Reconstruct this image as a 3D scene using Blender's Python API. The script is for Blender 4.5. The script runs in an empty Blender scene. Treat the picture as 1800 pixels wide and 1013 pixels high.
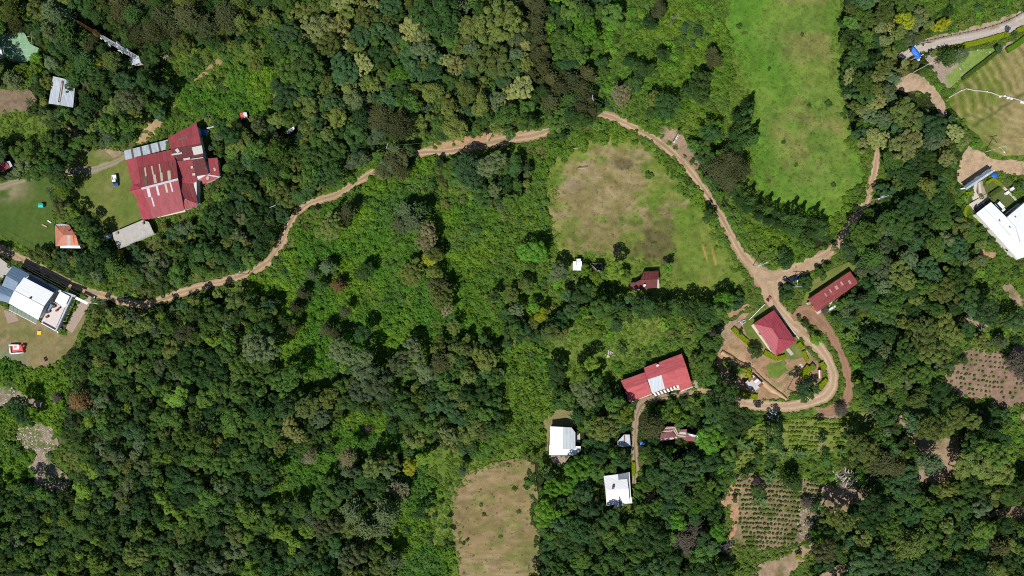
import bpy, bmesh, math, random
import numpy as np
from mathutils import Vector, Matrix

random.seed(7)
RNG = np.random.RandomState(11)
scene = bpy.context.scene
COL = scene.collection
S = 0.21        # metres per photo pixel on the ground
H = 252.0       # height of the drone camera
R_ = math.radians

# ------------------------------------------------------------------ camera
cam_d = bpy.data.cameras.new('camera')
cam_d.sensor_width = 36.0
cam_d.lens = 36.0 * H / (1800 * S)
cam_d.clip_start = 1.0
cam_d.clip_end = 4000.0
cam = bpy.data.objects.new('camera', cam_d)
cam.location = (0, 0, H)
COL.objects.link(cam)
scene.camera = cam

# ------------------------------------------------------------------ sky and sun
SUN_EL = R_(53.0)
SUN_DIR = Vector((-0.47 * math.cos(SUN_EL), -0.883 * math.cos(SUN_EL), math.sin(SUN_EL))).normalized()
world = bpy.data.worlds.new('World')
scene.world = world
world.use_nodes = True
wn = world.node_tree
wn.nodes.clear()
sky = wn.nodes.new('ShaderNodeTexSky')
sky.sky_type = 'NISHITA'
sky.sun_disc = False
sky.sun_elevation = SUN_EL
sky.sun_rotation = math.atan2(SUN_DIR.x, SUN_DIR.y) % (2 * math.pi)
sky.altitude = 1200
sky.air_density = 1.0
bg = wn.nodes.new('ShaderNodeBackground')
bg.inputs['Strength'].default_value = 0.07
wo = wn.nodes.new('ShaderNodeOutputWorld')
wn.links.new(sky.outputs[0], bg.inputs[0])
wn.links.new(bg.outputs[0], wo.inputs[0])
sun_d = bpy.data.lights.new('sun', 'SUN')
sun_d.energy = 4.8
sun_d.angle = R_(0.55)
sun_d.color = (1.0, 0.96, 0.88)
sun = bpy.data.objects.new('sun', sun_d)
sun.rotation_euler = SUN_DIR.to_track_quat('Z', 'Y').to_euler()
sun.location = (-120, -200, 300)
COL.objects.link(sun)
scene.view_settings.view_transform = 'Standard'
scene.view_settings.look = 'None'
scene.view_settings.exposure = 0.0
scene.view_settings.gamma = 1.0
scene.view_settings.use_curve_mapping = False
scene.cycles.filter_width = 1.05
scene.cycles.use_denoising = False
scene.cycles.max_bounces = 5
scene.cycles.diffuse_bounces = 3
scene.cycles.glossy_bounces = 2
scene.cycles.transmission_bounces = 3
scene.cycles.transparent_max_bounces = 4

# ------------------------------------------------------------------ helpers
def W(px, py, z=0.0):
    """The point of the place that the photo shows at pixel (px, py), at height z."""
    k = (H - z) / H
    return Vector(((px - 900) * S * k, (506.5 - py) * S * k, z))

def PX(x, y, z=0.0):
    k = (H - z) / H
    return 900 + x / (S * k), 506.5 - y / (S * k)

_tab = np.random.RandomState(5).rand(256, 256)
def vnoise(x, y, sc, seed=0):
    x = np.asarray(x, float) / sc + seed * 17.37
    y = np.asarray(y, float) / sc + seed * 9.71
    xi = np.floor(x).astype(int); yi = np.floor(y).astype(int)
    fx = x - xi; fy = y - yi
    fx = fx * fx * (3 - 2 * fx); fy = fy * fy * (3 - 2 * fy)
    a = _tab[xi % 256, yi % 256]; b = _tab[(xi + 1) % 256, yi % 256]
    c = _tab[xi % 256, (yi + 1) % 256]; d = _tab[(xi + 1) % 256, (yi + 1) % 256]
    return (a * (1 - fx) + b * fx) * (1 - fy) + (c * (1 - fx) + d * fx) * fy

def fbm(x, y, sc, seed=0, octv=4):
    t = 0; amp = 1; tot = 0
    for i in range(octv):
        t = t + amp * vnoise(x, y, sc / 2 ** i, seed + i * 3); tot += amp; amp *= 0.55
    return t / tot

def sm(a, b, x):
    t = np.clip((x - a) / (b - a), 0, 1)
    return t * t * (3 - 2 * t)

def mixc(a, b, t):
    t = np.asarray(t)[..., None]
    return np.asarray(a) * (1 - t) + np.asarray(b) * t

def inpoly(x, y, P):
    P = np.asarray(P, float)
    x = np.asarray(x, float); y = np.asarray(y, float)
    r = np.zeros(x.shape, bool)
    n = len(P)
    bx = (x >= P[:, 0].min()) & (x <= P[:, 0].max()) & (y >= P[:, 1].min()) & (y <= P[:, 1].max())
    xs = x[bx]; ys = y[bx]
    q = np.zeros(xs.shape, bool)
    for i in range(n):
        x0, y0 = P[i]; x1, y1 = P[(i + 1) % n]
        if y0 == y1: continue
        c = ((y0 > ys) != (y1 > ys)) & (xs < (x1 - x0) * (ys - y0) / (y1 - y0) + x0)
        q ^= c
    r[bx] = q
    return r

def segdist(x, y, P, closed=False):
    """distance to a polyline, and the nearest point"""
    P = np.asarray(P, float)
    best = np.full(x.shape, 1e9); nx = np.zeros(x.shape); ny = np.zeros(x.shape)
    n = len(P)
    for i in range(n if closed else n - 1):
        a = P[i]; b = P[(i + 1) % n]
        d = b - a; L = max(1e-9, d @ d)
        t = np.clip(((x - a[0]) * d[0] + (y - a[1]) * d[1]) / L, 0, 1)
        qx = a[0] + t * d[0]; qy = a[1] + t * d[1]
        ds = (x - qx) ** 2 + (y - qy) ** 2
        m = ds < best
        best = np.where(m, ds, best); nx = np.where(m, qx, nx); ny = np.where(m, qy, ny)
    return np.sqrt(best), nx, ny

def catmull(P, step=1.0):
    P = [np.array(p, float) for p in P]
    Q = [2 * P[0] - P[1]] + P + [2 * P[-1] - P[-2]]
    out = []
    for i in range(1, len(Q) - 2):
        p0, p1, p2, p3 = Q[i - 1:i + 3]
        n = max(2, int(np.linalg.norm((p2 - p1)[:2]) / step))
        for k in range(n):
            t = k / n
            out.append(0.5 * ((2 * p1) + (-p0 + p2) * t + (2 * p0 - 5 * p1 + 4 * p2 - p3) * t * t + (-p0 + 3 * p1 - 3 * p2 + p3) * t ** 3))
    out.append(P[-1])
    return np.array(out)

def rough_poly(px_poly, jit=2.0, step=6.0, seed=0):
    """photo-pixel polygon -> ground outline in metres with an uneven edge"""
    pts = []
    P = [np.array(p, float) for p in px_poly]
    for i in range(len(P)):
        a = P[i]; b = P[(i + 1) % len(P)]
        n = max(1, int(np.linalg.norm(b - a) / step))
        for k in range(n):
            pts.append(a + (b - a) * k / n)
    pts = np.array(pts)
    jx = (fbm(pts[:, 0], pts[:, 1], 22, seed + 1) - .5) * 4 * jit + (vnoise(pts[:, 0], pts[:, 1], 5, seed + 4) - .5) * jit
    jy = (fbm(pts[:, 0], pts[:, 1], 22, seed + 2) - .5) * 4 * jit + (vnoise(pts[:, 0], pts[:, 1], 5, seed + 6) - .5) * jit
    pts = pts + np.stack([jx, jy], 1) * (1 if jit else 0)
    return np.stack([(pts[:, 0] - 900) * S, (506.5 - pts[:, 1]) * S], 1)

def mesh_np(name, verts, faces=None, quads=None, cols=None, fcols=None, mat=None, smooth=False):
    me = bpy.data.meshes.new(name)
    verts = np.asarray(verts, np.float32)
    if quads is None:
        me.from_pydata(verts.tolist(), [], faces)
    else:
        quads = np.asarray(quads, np.int32)
        k = quads.shape[1]
        me.vertices.add(len(verts)); me.vertices.foreach_set('co', verts.ravel())
        me.loops.add(quads.size); me.loops.foreach_set('vertex_index', quads.ravel())
        me.polygons.add(len(quads))
        me.polygons.foreach_set('loop_start', np.arange(0, quads.size, k, dtype=np.int32))
        me.polygons.foreach_set('loop_total', np.full(len(quads), k, np.int32))
    if cols is not None:
        a = me.color_attributes.new('Col', 'FLOAT_COLOR', 'POINT')
        c = np.ones((len(verts), 4), np.float32); c[:, :3] = np.clip(cols, 0, 1)
        a.data.foreach_set('color', c.ravel())
    me.update(calc_edges=True)
    if mat is not None: me.materials.append(mat)
    if smooth:
        me.polygons.foreach_set('use_smooth', np.ones(len(me.polygons), bool))
    return me

def obj(name, me, parent=None, **props):
    o = bpy.data.objects.new(name, me)
    COL.objects.link(o)
    if parent is not None: o.parent = parent
    for k, v in props.items(): o[k] = v
    return o

def thing(name, label, cat, loc=(0, 0, 0), rotz=0.0, group=None):
    o = bpy.data.objects.new(name, None)
    o.empty_display_size = 0.3
    COL.objects.link(o)
    o.location = loc; o.rotation_euler = (0, 0, rotz)
    o['label'] = label; o['category'] = cat
    if group: o['group'] = group
    return o

class MB:
    """collects boxes, prisms, tubes ... and links them as ONE mesh object"""
    def __init__(s): s.v = []; s.f = []
    def add(s, v, f):
        o = len(s.v); s.v += [tuple(p) for p in v]; s.f += [tuple(i + o for i in q) for q in f]; return s
    def box(s, c, d, rz=0.0, M=None):
        x, y, z = d[0] / 2, d[1] / 2, d[2] / 2
        v = [Vector((sx * x, sy * y, sz * z)) for sz in (-1, 1) for sx, sy in ((-1, -1), (1, -1), (1, 1), (-1, 1))]
        Rm = Matrix.Rotation(rz, 3, 'Z') if M is None else M
        v = [Rm @ p + Vector(c) for p in v]
        return s.add(v, [(3, 2, 1, 0), (4, 5, 6, 7), (0, 1, 5, 4), (1, 2, 6, 5), (2, 3, 7, 6), (3, 0, 4, 7)])
    def bar(s, a, b, w, h=None):
        a = Vector(a); b = Vector(b); h = h or w; d = b - a
        q = d.to_track_quat('X', 'Z').to_matrix()
        return s.box((a + b) / 2, (d.length, w, h), M=q)
    def prism(s, top, t):
        n = len(top); top = [Vector(p) for p in top]
        A = sum((top[i].x * top[(i + 1) % n].y - top[(i + 1) % n].x * top[i].y) for i in range(n))
        if A < 0: top = top[::-1]
        v = top + [p - Vector((0, 0, t)) for p in top]
        f = [tuple(range(n)), tuple(range(2 * n - 1, n - 1, -1))]
        for i in range(n):
            j = (i + 1) % n
            f.append((i, i + n, j + n, j))
        return s.add(v, f)
    def tube(s, pts, r, n=6, cap=True):
        pts = [Vector(p) for p in pts]
        rr = r if hasattr(r, '__len__') else [r] * len(pts)
        v = []; f = []
        for i, p in enumerate(pts):
            d = (pts[min(i + 1, len(pts) - 1)] - pts[max(i - 1, 0)]).normalized()
            a = d.orthogonal().normalized() if abs(d.z) < .99 else Vector((1, 0, 0))
            a = (a - d * a.dot(d)).normalized(); b = d.cross(a)
            for k in range(n):
                th = 2 * math.pi * k / n
                v.append(p + (a * math.cos(th) + b * math.sin(th)) * rr[i])
        for i in range(len(pts) - 1):
            for k in range(n):
                f.append((i * n + k, i * n + (k + 1) % n, (i + 1) * n + (k + 1) % n, (i + 1) * n + k))
        if cap:
            f.append(tuple(range(n - 1, -1, -1))); f.append(tuple((len(pts) - 1) * n + k for k in range(n)))
        return s.add(v, f)
    def lathe(s, prof, c=(0, 0, 0), n=12, axis='Z'):
        v = []; f = []
        for (r, h) in prof:
            for k in range(n):
                th = 2 * math.pi * k / n
                p = (r * math.cos(th), r * math.sin(th), h)
                if axis == 'Y': p = (p[0], p[2], p[1])
                if axis == 'X': p = (p[2], p[0], p[1])
                v.append(Vector(p) + Vector(c))
        for i in range(len(prof) - 1):
            for k in range(n):
                f.append((i * n + k, i * n + (k + 1) % n, (i + 1) * n + (k + 1) % n, (i + 1) * n + k))
        f.append(tuple(range(n - 1, -1, -1))); f.append(tuple((len(prof) - 1) * n + k for k in range(n)))
        return s.add(v, f)
    def mesh(s, name, mat, off=(0, 0, 0), bevel=0.0, smooth=False):
        me = bpy.data.meshes.new(name)
        ox, oy, oz = off
        me.from_pydata([(p[0] - ox, p[1] - oy, p[2] - oz) for p in s.v], [], s.f)
        bm = bmesh.new(); bm.from_mesh(me)
        bmesh.ops.recalc_face_normals(bm, faces=bm.faces)
        if bevel:
            ed = [e for e in bm.edges if len(e.link_faces) == 2 and e.calc_face_angle(0) > 0.5]
            bmesh.ops.bevel(bm, geom=ed, offset=bevel, segments=2, affect='EDGES', clamp_overlap=True)
        bm.to_mesh(me); bm.free()
        if mat: me.materials.append(mat)
        if smooth: me.polygons.foreach_set('use_smooth', np.ones(len(me.polygons), bool))
        return me
    def build(s, name, mat, parent=None, off=None, bevel=0.0, smooth=False, **props):
        if off is None: off = tuple(parent.location) if parent is not None and parent.type == 'EMPTY' else (0, 0, 0)
        return obj(name, s.mesh(name, mat, off, bevel, smooth), parent, **props)

# ------------------------------------------------------------------ materials
def new_mat(name):
    m = bpy.data.materials.new(name); m.use_nodes = True
    nt = m.node_tree; nt.nodes.clear()
    out = nt.nodes.new('ShaderNodeOutputMaterial')
    return m, nt, out

def N(nt, t, **kw):
    n = nt.nodes.new(t)
    for k, v in kw.items():
        if k in n.inputs: n.inputs[k].default_value = v
        else: setattr(n, k, v)
    return n

def mat(name, col, rough=0.7, var=0.12, sc=1.5, metal=0.0, dirt=None, dirt_amt=0.0, dirt_sc=0.6, bump=0.0, bump_sc=8.0, ribs=None, spec=0.3, seam=None):
    m, nt, out = new_mat(name)
    L = nt.links
    b = N(nt, 'ShaderNodeBsdfPrincipled', Roughness=rough, Metallic=metal)
    b.inputs['Specular IOR Level'].default_value = spec
    tc = N(nt, 'ShaderNodeTexCoord')
    no = N(nt, 'ShaderNodeTexNoise', Scale=sc, Detail=5.0, Roughness=0.65)
    L.new(tc.outputs['Object'], no.inputs['Vector'])
    mr = N(nt, 'ShaderNodeMapRange')
    mr.inputs['From Min'].default_value = 0.25; mr.inputs['From Max'].default_value = 0.75
    mr.inputs['To Min'].default_value = 1 - var; mr.inputs['To Max'].default_value = 1 + var
    L.new(no.outputs['Fac'], mr.inputs['Value'])
    mul = N(nt, 'ShaderNodeVectorMath', operation='SCALE')
    mul.inputs[0].default_value = col[:3]
    L.new(mr.outputs[0], mul.inputs['Scale'])
    cur = mul.outputs[0]
    if dirt is not None:
        n2 = N(nt, 'ShaderNodeTexNoise', Scale=dirt_sc, Detail=8.0, Roughness=0.7)
        L.new(tc.outputs['Object'], n2.inputs['Vector'])
        r2 = N(nt, 'ShaderNodeMapRange')
        r2.inputs['From Min'].default_value = 0.62 - 0.25 * dirt_amt; r2.inputs['From Max'].default_value = 0.82 - 0.25 * dirt_amt
        r2.inputs['To Max'].default_value = min(1.0, 0.35 + dirt_amt)
        L.new(n2.outputs['Fac'], r2.inputs['Value'])
        mx = N(nt, 'ShaderNodeMix', data_type='RGBA')
        L.new(r2.outputs[0], mx.inputs[0]); L.new(cur, mx.inputs[6]); mx.inputs[7].default_value = (*dirt, 1)
        cur = mx.outputs[2]
    hgt = None
    if ribs is not None:
        ang, period, amt = ribs
        mp = N(nt, 'ShaderNodeMapping'); mp.inputs['Rotation'].default_value = (0, 0, -ang)
        L.new(tc.outputs['Object'], mp.inputs['Vector'])
        wv = N(nt, 'ShaderNodeTexWave', wave_type='BANDS', bands_direction='X', Scale=1.0 / period * 0.314 , Distortion=0.0)
        L.new(mp.outputs[0], wv.inputs['Vector'])
        bp = N(nt, 'ShaderNodeBump', Strength=amt, Distance=0.06)
        L.new(wv.outputs['Fac'], bp.inputs['Height'])
        L.new(bp.outputs[0], b.inputs['Normal'])
        # sheet by sheet: every sheet has faded a little differently, with run-off streaks along its length
        sx = N(nt, 'ShaderNodeSeparateXYZ'); L.new(mp.outputs[0], sx.inputs[0])
        fl = []
        for ax, wdt in (('X', max(.8, period)), ('Y', 3.1)):
            dv = N(nt, 'ShaderNodeMath', operation='DIVIDE'); L.new(sx.outputs[ax], dv.inputs[0]); dv.inputs[1].default_value = wdt
            f_ = N(nt, 'ShaderNodeMath', operation='FLOOR'); L.new(dv.outputs[0], f_.inputs[0]); fl.append(f_.outputs[0])
        cb = N(nt, 'ShaderNodeCombineXYZ'); L.new(fl[0], cb.inputs['X']); L.new(fl[1], cb.inputs['Y'])
        wn_ = N(nt, 'ShaderNodeTexWhiteNoise', noise_dimensions='2D'); L.new(cb.outputs[0], wn_.inputs['Vector'])
        sc_ = N(nt, 'ShaderNodeMapping'); sc_.inputs['Scale'].default_value = (1.6, .22, 1); L.new(mp.outputs[0], sc_.inputs['Vector'])
        ns = N(nt, 'ShaderNodeTexNoise', Scale=1.0, Detail=6.0, Roughness=.7); L.new(sc_.outputs[0], ns.inputs['Vector'])
        a1 = N(nt, 'ShaderNodeMapRange'); L.new(wn_.outputs['Value'], a1.inputs['Value']); a1.inputs['To Min'].default_value = 1 - var * .9; a1.inputs['To Max'].default_value = 1 + var * .5
        a2 = N(nt, 'ShaderNodeMapRange'); L.new(ns.outputs['Fac'], a2.inputs['Value']); a2.inputs['From Min'].default_value = .35; a2.inputs['From Max'].default_value = .7; a2.inputs['To Min'].default_value = 1 + var * .4; a2.inputs['To Max'].default_value = 1 - var * 1.6
        m3 = N(nt, 'ShaderNodeMath', operation='MULTIPLY'); L.new(a1.outputs[0], m3.inputs[0]); L.new(a2.outputs[0], m3.inputs[1])
        v3 = N(nt, 'ShaderNodeVectorMath', operation='SCALE'); L.new(cur, v3.inputs[0]); L.new(m3.outputs[0], v3.inputs['Scale'])
        cur = v3.outputs[0]
    elif bump:
        n3 = N(nt, 'ShaderNodeTexNoise', Scale=bump_sc, Detail=4.0)
        L.new(tc.outputs['Object'], n3.inputs['Vector'])
        bp = N(nt, 'ShaderNodeBump', Strength=bump, Distance=0.1)
        L.new(n3.outputs['Fac'], bp.inputs['Height'])
        L.new(bp.outputs[0], b.inputs['Normal'])
    L.new(cur, b.inputs['Base Color'])
    L.new(b.outputs[0], out.inputs[0])
    return m

def ground_mat(name, bump=0.5, fine=0.25, sc=2.2):
    """earth or turf: colour by place from the surface itself, grain on top"""
    m, nt, out = new_mat(name); L = nt.links
    b = N(nt, 'ShaderNodeBsdfPrincipled', Roughness=0.95)
    b.inputs['Specular IOR Level'].default_value = 0.1
    at = N(nt, 'ShaderNodeAttribute', attribute_name='Col')
    tc = N(nt, 'ShaderNodeTexCoord')
    n1 = N(nt, 'ShaderNodeTexNoise', Scale=sc, Detail=6.0, Roughness=0.7)
    L.new(tc.outputs['Object'], n1.inputs['Vector'])
    mr = N(nt, 'ShaderNodeMapRange')
    mr.inputs['From Min'].default_value = 0.25; mr.inputs['From Max'].default_value = 0.75
    mr.inputs['To Min'].default_value = 1 - fine; mr.inputs['To Max'].default_value = 1 + fine
    L.new(n1.outputs['Fac'], mr.inputs['Value'])
    mul = N(nt, 'ShaderNodeVectorMath', operation='SCALE')
    L.new(at.outputs['Color'], mul.inputs[0]); L.new(mr.outputs[0], mul.inputs['Scale'])
    L.new(mul.outputs[0], b.inputs['Base Color'])
    bp = N(nt, 'ShaderNodeBump', Strength=bump, Distance=0.25)
    L.new(n1.outputs['Fac'], bp.inputs['Height']); L.new(bp.outputs[0], b.inputs['Normal'])
    L.new(b.outputs[0], out.inputs[0])
    return m

def leaf_mat(name, source):
    """foliage: colour of the plant times a leaf-to-leaf variation; a little light passes through"""
    m, nt, out = new_mat(name); L = nt.links
    if source == 'object':
        oi = N(nt, 'ShaderNodeObjectInfo'); base = oi.outputs['Color']
    else:
        ai = N(nt, 'ShaderNodeAttribute', attribute_name='tint', attribute_type='INSTANCER'); base = ai.outputs['Color']
    lv = N(nt, 'ShaderNodeAttribute', attribute_name='Col')
    mul = N(nt, 'ShaderNodeVectorMath', operation='MULTIPLY')
    L.new(base, mul.inputs[0]); L.new(lv.outputs['Color'], mul.inputs[1])
    d = N(nt, 'ShaderNodeBsdfPrincipled', Roughness=0.6)
    d.inputs['Specular IOR Level'].default_value = 0.1
    t = N(nt, 'ShaderNodeBsdfTranslucent')
    w2 = N(nt, 'ShaderNodeVectorMath', operation='MULTIPLY'); w2.inputs[1].default_value = (1.25, 1.3, 0.7)
    L.new(mul.outputs[0], w2.inputs[0])
    L.new(mul.outputs[0], d.inputs['Base Color']); L.new(w2.outputs[0], t.inputs['Color'])
    mx = N(nt, 'ShaderNodeMixShader', Fac=0.28)
    L.new(d.outputs[0], mx.inputs[1]); L.new(t.outputs[0], mx.inputs[2])
    L.new(mx.outputs[0], out.inputs[0])
    return m

M = {}
M['ground'] = ground_mat('ground')
M['soil'] = ground_mat('soil', 0.6, 0.22, 1.6)
M['dirt_road'] = ground_mat('dirt_road', 0.35, 0.14, 1.2)
M['leaf_o'] = leaf_mat('foliage_tree', 'object')
M['leaf_i'] = leaf_mat('foliage_mass', 'instance')
M['bark'] = mat('bark', (0.11, 0.085, 0.06), 0.9, 0.3, 3)
M['bark_pale'] = mat('bark_pale', (0.33, 0.31, 0.28), 0.9, 0.25, 3)
def roofm(name, col, ang, per=0.9, **kw):
    return mat(name, col, kw.pop('rough', 0.55), kw.pop('var', 0.13), kw.pop('sc', 0.9), ribs=(ang, per, kw.pop('amt', 0.5)), **kw)
A1 = math.radians(15)
M['red_sheet'] = roofm('red_sheet', (0.31, 0.058, 0.07), A1, dirt=(0.2, 0.05, 0.05), dirt_amt=.25, dirt_sc=.5)
M['red_old'] = roofm('red_old', (0.24, 0.05, 0.055), A1, dirt=(0.13, 0.045, 0.04), dirt_amt=.5, dirt_sc=.9)
M['rust_red'] = roofm('rust_red', (0.115, 0.02, 0.025), A1, dirt=(0.36, 0.3, 0.3), dirt_amt=.22, dirt_sc=1.6)
M['zinc'] = roofm('zinc', (0.47, 0.53, 0.6), A1, rough=.5, dirt=(0.36, 0.4, 0.44), dirt_amt=.2)
M['zinc_dark'] = mat('fibre_panel', (0.11, 0.10, 0.085), 0.8, 0.3, 4)
M['pale_sheet'] = mat('pale_sheet', (0.5, 0.51, 0.47), 0.6, 0.1, 1.2, dirt=(0.38, 0.36, 0.3), dirt_amt=.2)
M['pink_patch'] = mat('pink_patch', (0.42, 0.27, 0.26), 0.7, 0.2, 2.0)
M['skylight'] = mat('skylight_sheet', (0.48, 0.42, 0.31), 0.6, 0.2, 2.5, dirt=(0.2, 0.15, 0.1), dirt_amt=.3, dirt_sc=2)
M['skylight_dark'] = mat('skylight_dark', (0.13, 0.10, 0.075), 0.5, 0.3, 3)
M['ridge_white'] = mat('ridge_white', (0.55, 0.5, 0.55), 0.5, 0.1, 2)
M['white_sheet'] = roofm('white_sheet', (0.78, 0.81, 0.84), R_(0), rough=.5, var=.045, amt=.35, dirt=(0.6, 0.62, 0.64), dirt_amt=.1)
M['white_plain'] = roofm('white_plain', (0.78, 0.8, 0.83), R_(62), rough=.5, var=.04, amt=.3, dirt=(0.55, 0.55, 0.54), dirt_amt=.15)
M['white_grey'] = roofm('white_grey_sheet', (0.55, 0.6, 0.65), R_(0), rough=.5, var=.05, per=1.3, amt=.7)
M['slate_sheet'] = roofm('grey_sheet', (0.2, 0.23, 0.28), R_(0), rough=.5, var=.08)
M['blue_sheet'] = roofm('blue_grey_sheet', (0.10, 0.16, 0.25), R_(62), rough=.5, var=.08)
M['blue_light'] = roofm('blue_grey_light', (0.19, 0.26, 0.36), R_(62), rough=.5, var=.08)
M['green_panel'] = mat('green_panel', (0.17, 0.22, 0.17), 0.5, 0.2, 1.5)
M['orange_tile'] = roofm('orange_tile', (0.50, 0.19, 0.125), R_(0), per=.5, dirt=(0.42, 0.22, 0.16), dirt_amt=.3)
M['orange_new'] = roofm('orange_new', (0.56, 0.18, 0.06), R_(90), per=.5)
M['grey_tile'] = roofm('grey_tile', (0.42, 0.33, 0.32), R_(0), per=.6)
M['coral'] = roofm('coral_sheet', (0.5, 0.105, 0.115), R_(108), per=1.0, dirt=(0.42, 0.09, 0.1), dirt_amt=.2, amt=.4)
M['coral_b'] = roofm('coral_sheet_shaded_side', (0.46, 0.1, 0.11), R_(108), per=1.0, amt=.4)  # darker copy of the coral sheet: the slope's shade put into its colour
M['pink_red'] = roofm('crimson_sheet', (0.36, 0.06, 0.085), R_(35), per=.8, amt=.4, dirt=(0.3, 0.06, 0.075), dirt_amt=.2)
M['shed_red'] = roofm('faded_red_sheet', (0.28, 0.065, 0.065), R_(125), per=.8, dirt=(0.38, 0.14, 0.12), dirt_amt=.35, dirt_sc=.5)
M['faded_maroon'] = roofm('faded_maroon', (0.22, 0.085, 0.085), R_(120), per=.8, dirt=(0.33, 0.2, 0.19), dirt_amt=.3, dirt_sc=1.2)
M['maroon'] = roofm('maroon_sheet', (0.14, 0.03, 0.032), R_(90), per=.9, dirt=(0.25, 0.1, 0.09), dirt_amt=.3, dirt_sc=1.0)
M['blue_tarp'] = mat('blue_tarp', (0.02, 0.13, 0.62), 0.45, 0.12, 3)
M['blue_roof'] = roofm('blue_roof', (0.015, 0.14, 0.6), R_(50), per=.5, rough=.4)
M['yellow'] = mat('yellow_cloth', (0.8, 0.5, 0.03), 0.6, 0.08, 3)
M['teal'] = mat('teal_sheet', (0.03, 0.45, 0.38), 0.5, 0.1, 3)
M['court'] = mat('court_green', (0.2, 0.36, 0.21), 0.7, 0.15, 0.35, dirt=(0.28, 0.42, 0.28), dirt_amt=.4, dirt_sc=.25)
M['line_pale'] = mat('pale_line', (0.4, 0.5, 0.4), 0.7, 0.1, 2)
M['concrete'] = mat('concrete', (0.43, 0.41, 0.38), 0.9, 0.16, 0.8, dirt=(0.22, 0.2, 0.19), dirt_amt=.22, dirt_sc=.7, bump=.2)
M['concrete_pale'] = mat('concrete_pale', (0.55, 0.49, 0.42), 0.9, 0.12, 1.0, dirt=(0.4, 0.34, 0.28), dirt_amt=.3, bump=.15)
M['concrete_brown'] = mat('concrete_brown', (0.33, 0.25, 0.2), 0.9, 0.18, 1.2, dirt=(0.24, 0.18, 0.13), dirt_amt=.3, bump=.2)
M['paver'] = mat('paver', (0.36, 0.28, 0.23), 0.9, 0.14, 2.0)
M['deck'] = mat('deck_tile', (0.62, 0.55, 0.54), 0.7, 0.08, 1.0)
M['stone'] = mat('stone', (0.3, 0.27, 0.24), 0.95, 0.3, 2.0)
M['cream'] = mat('cream_plaster', (0.62, 0.5, 0.36), 0.85, 0.1, 1.0, dirt=(0.4, 0.3, 0.2), dirt_amt=.15)
M['plaster'] = mat('white_plaster', (0.68, 0.66, 0.62), 0.85, 0.08, 1.0, dirt=(0.45, 0.42, 0.38), dirt_amt=.15)
M['orange_wall'] = mat('orange_wall', (0.5, 0.2, 0.07), 0.85, 0.12, 1.0)
M['wood'] = mat('wood', (0.2, 0.13, 0.08), 0.9, 0.25, 4)
M['wood_pale'] = mat('wood_pale', (0.45, 0.33, 0.24), 0.9, 0.2, 4)
M['glass'] = mat('window_glass', (0.02, 0.025, 0.03), 0.1, 0.05, 1, spec=.5)
M['metal'] = mat('grey_metal', (0.4, 0.41, 0.43), 0.45, 0.08, 2, metal=.5)
M['metal_white'] = mat('white_metal', (0.75, 0.76, 0.8), 0.4, 0.05, 2)
M['metal_red'] = mat('red_metal', (0.2, 0.06, 0.035), 0.55, 0.12, 2)
M['galv'] = mat('galvanised', (0.5, 0.53, 0.58), 0.5, 0.1, 2)
M['rubber'] = mat('rubber', (0.015, 0.015, 0.016), 0.8, 0.1, 3)
M['black'] = mat('black_plastic', (0.02, 0.02, 0.022), 0.5, 0.1, 3)
M['car_white'] = mat('car_white', (0.75, 0.76, 0.77), 0.25, 0.02, 1, spec=.5)
M['car_blue'] = mat('car_dark_blue', (0.012, 0.03, 0.075), 0.22, 0.05, 1, spec=.5)
M['car_royal'] = mat('car_royal_blue', (0.02, 0.085, 0.4), 0.25, 0.05, 1, spec=.5)
M['red_paint'] = mat('red_paint', (0.55, 0.05, 0.035), 0.35, 0.05, 1, spec=.5)
M['red_vinyl'] = mat('red_vinyl', (0.6, 0.09, 0.085), 0.5, 0.1, 2)
M['lamp'] = mat('lamp_glass', (0.7, 0.7, 0.68), 0.15, 0.02, 1, spec=.5)
M['lamp_red'] = mat('tail_lamp', (0.4, 0.02, 0.02), 0.2, 0.02, 1, spec=.5)
M['pole'] = mat('pole_concrete', (0.5, 0.49, 0.47), 0.85, 0.1, 2)
M['sack'] = mat('white_sack', (0.75, 0.75, 0.76), 0.7, 0.1, 4)
M['rust_strip'] = mat('rust_strip', (0.16, 0.07, 0.05), 0.8, 0.3, 3)
M['debris'] = mat('debris_pale', (0.5, 0.45, 0.42), 0.9, 0.35, 3)
M['orange_soil'] = mat('orange_soil', (0.5, 0.24, 0.1), 0.95, 0.2, 2, bump=.4, bump_sc=3)
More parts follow.
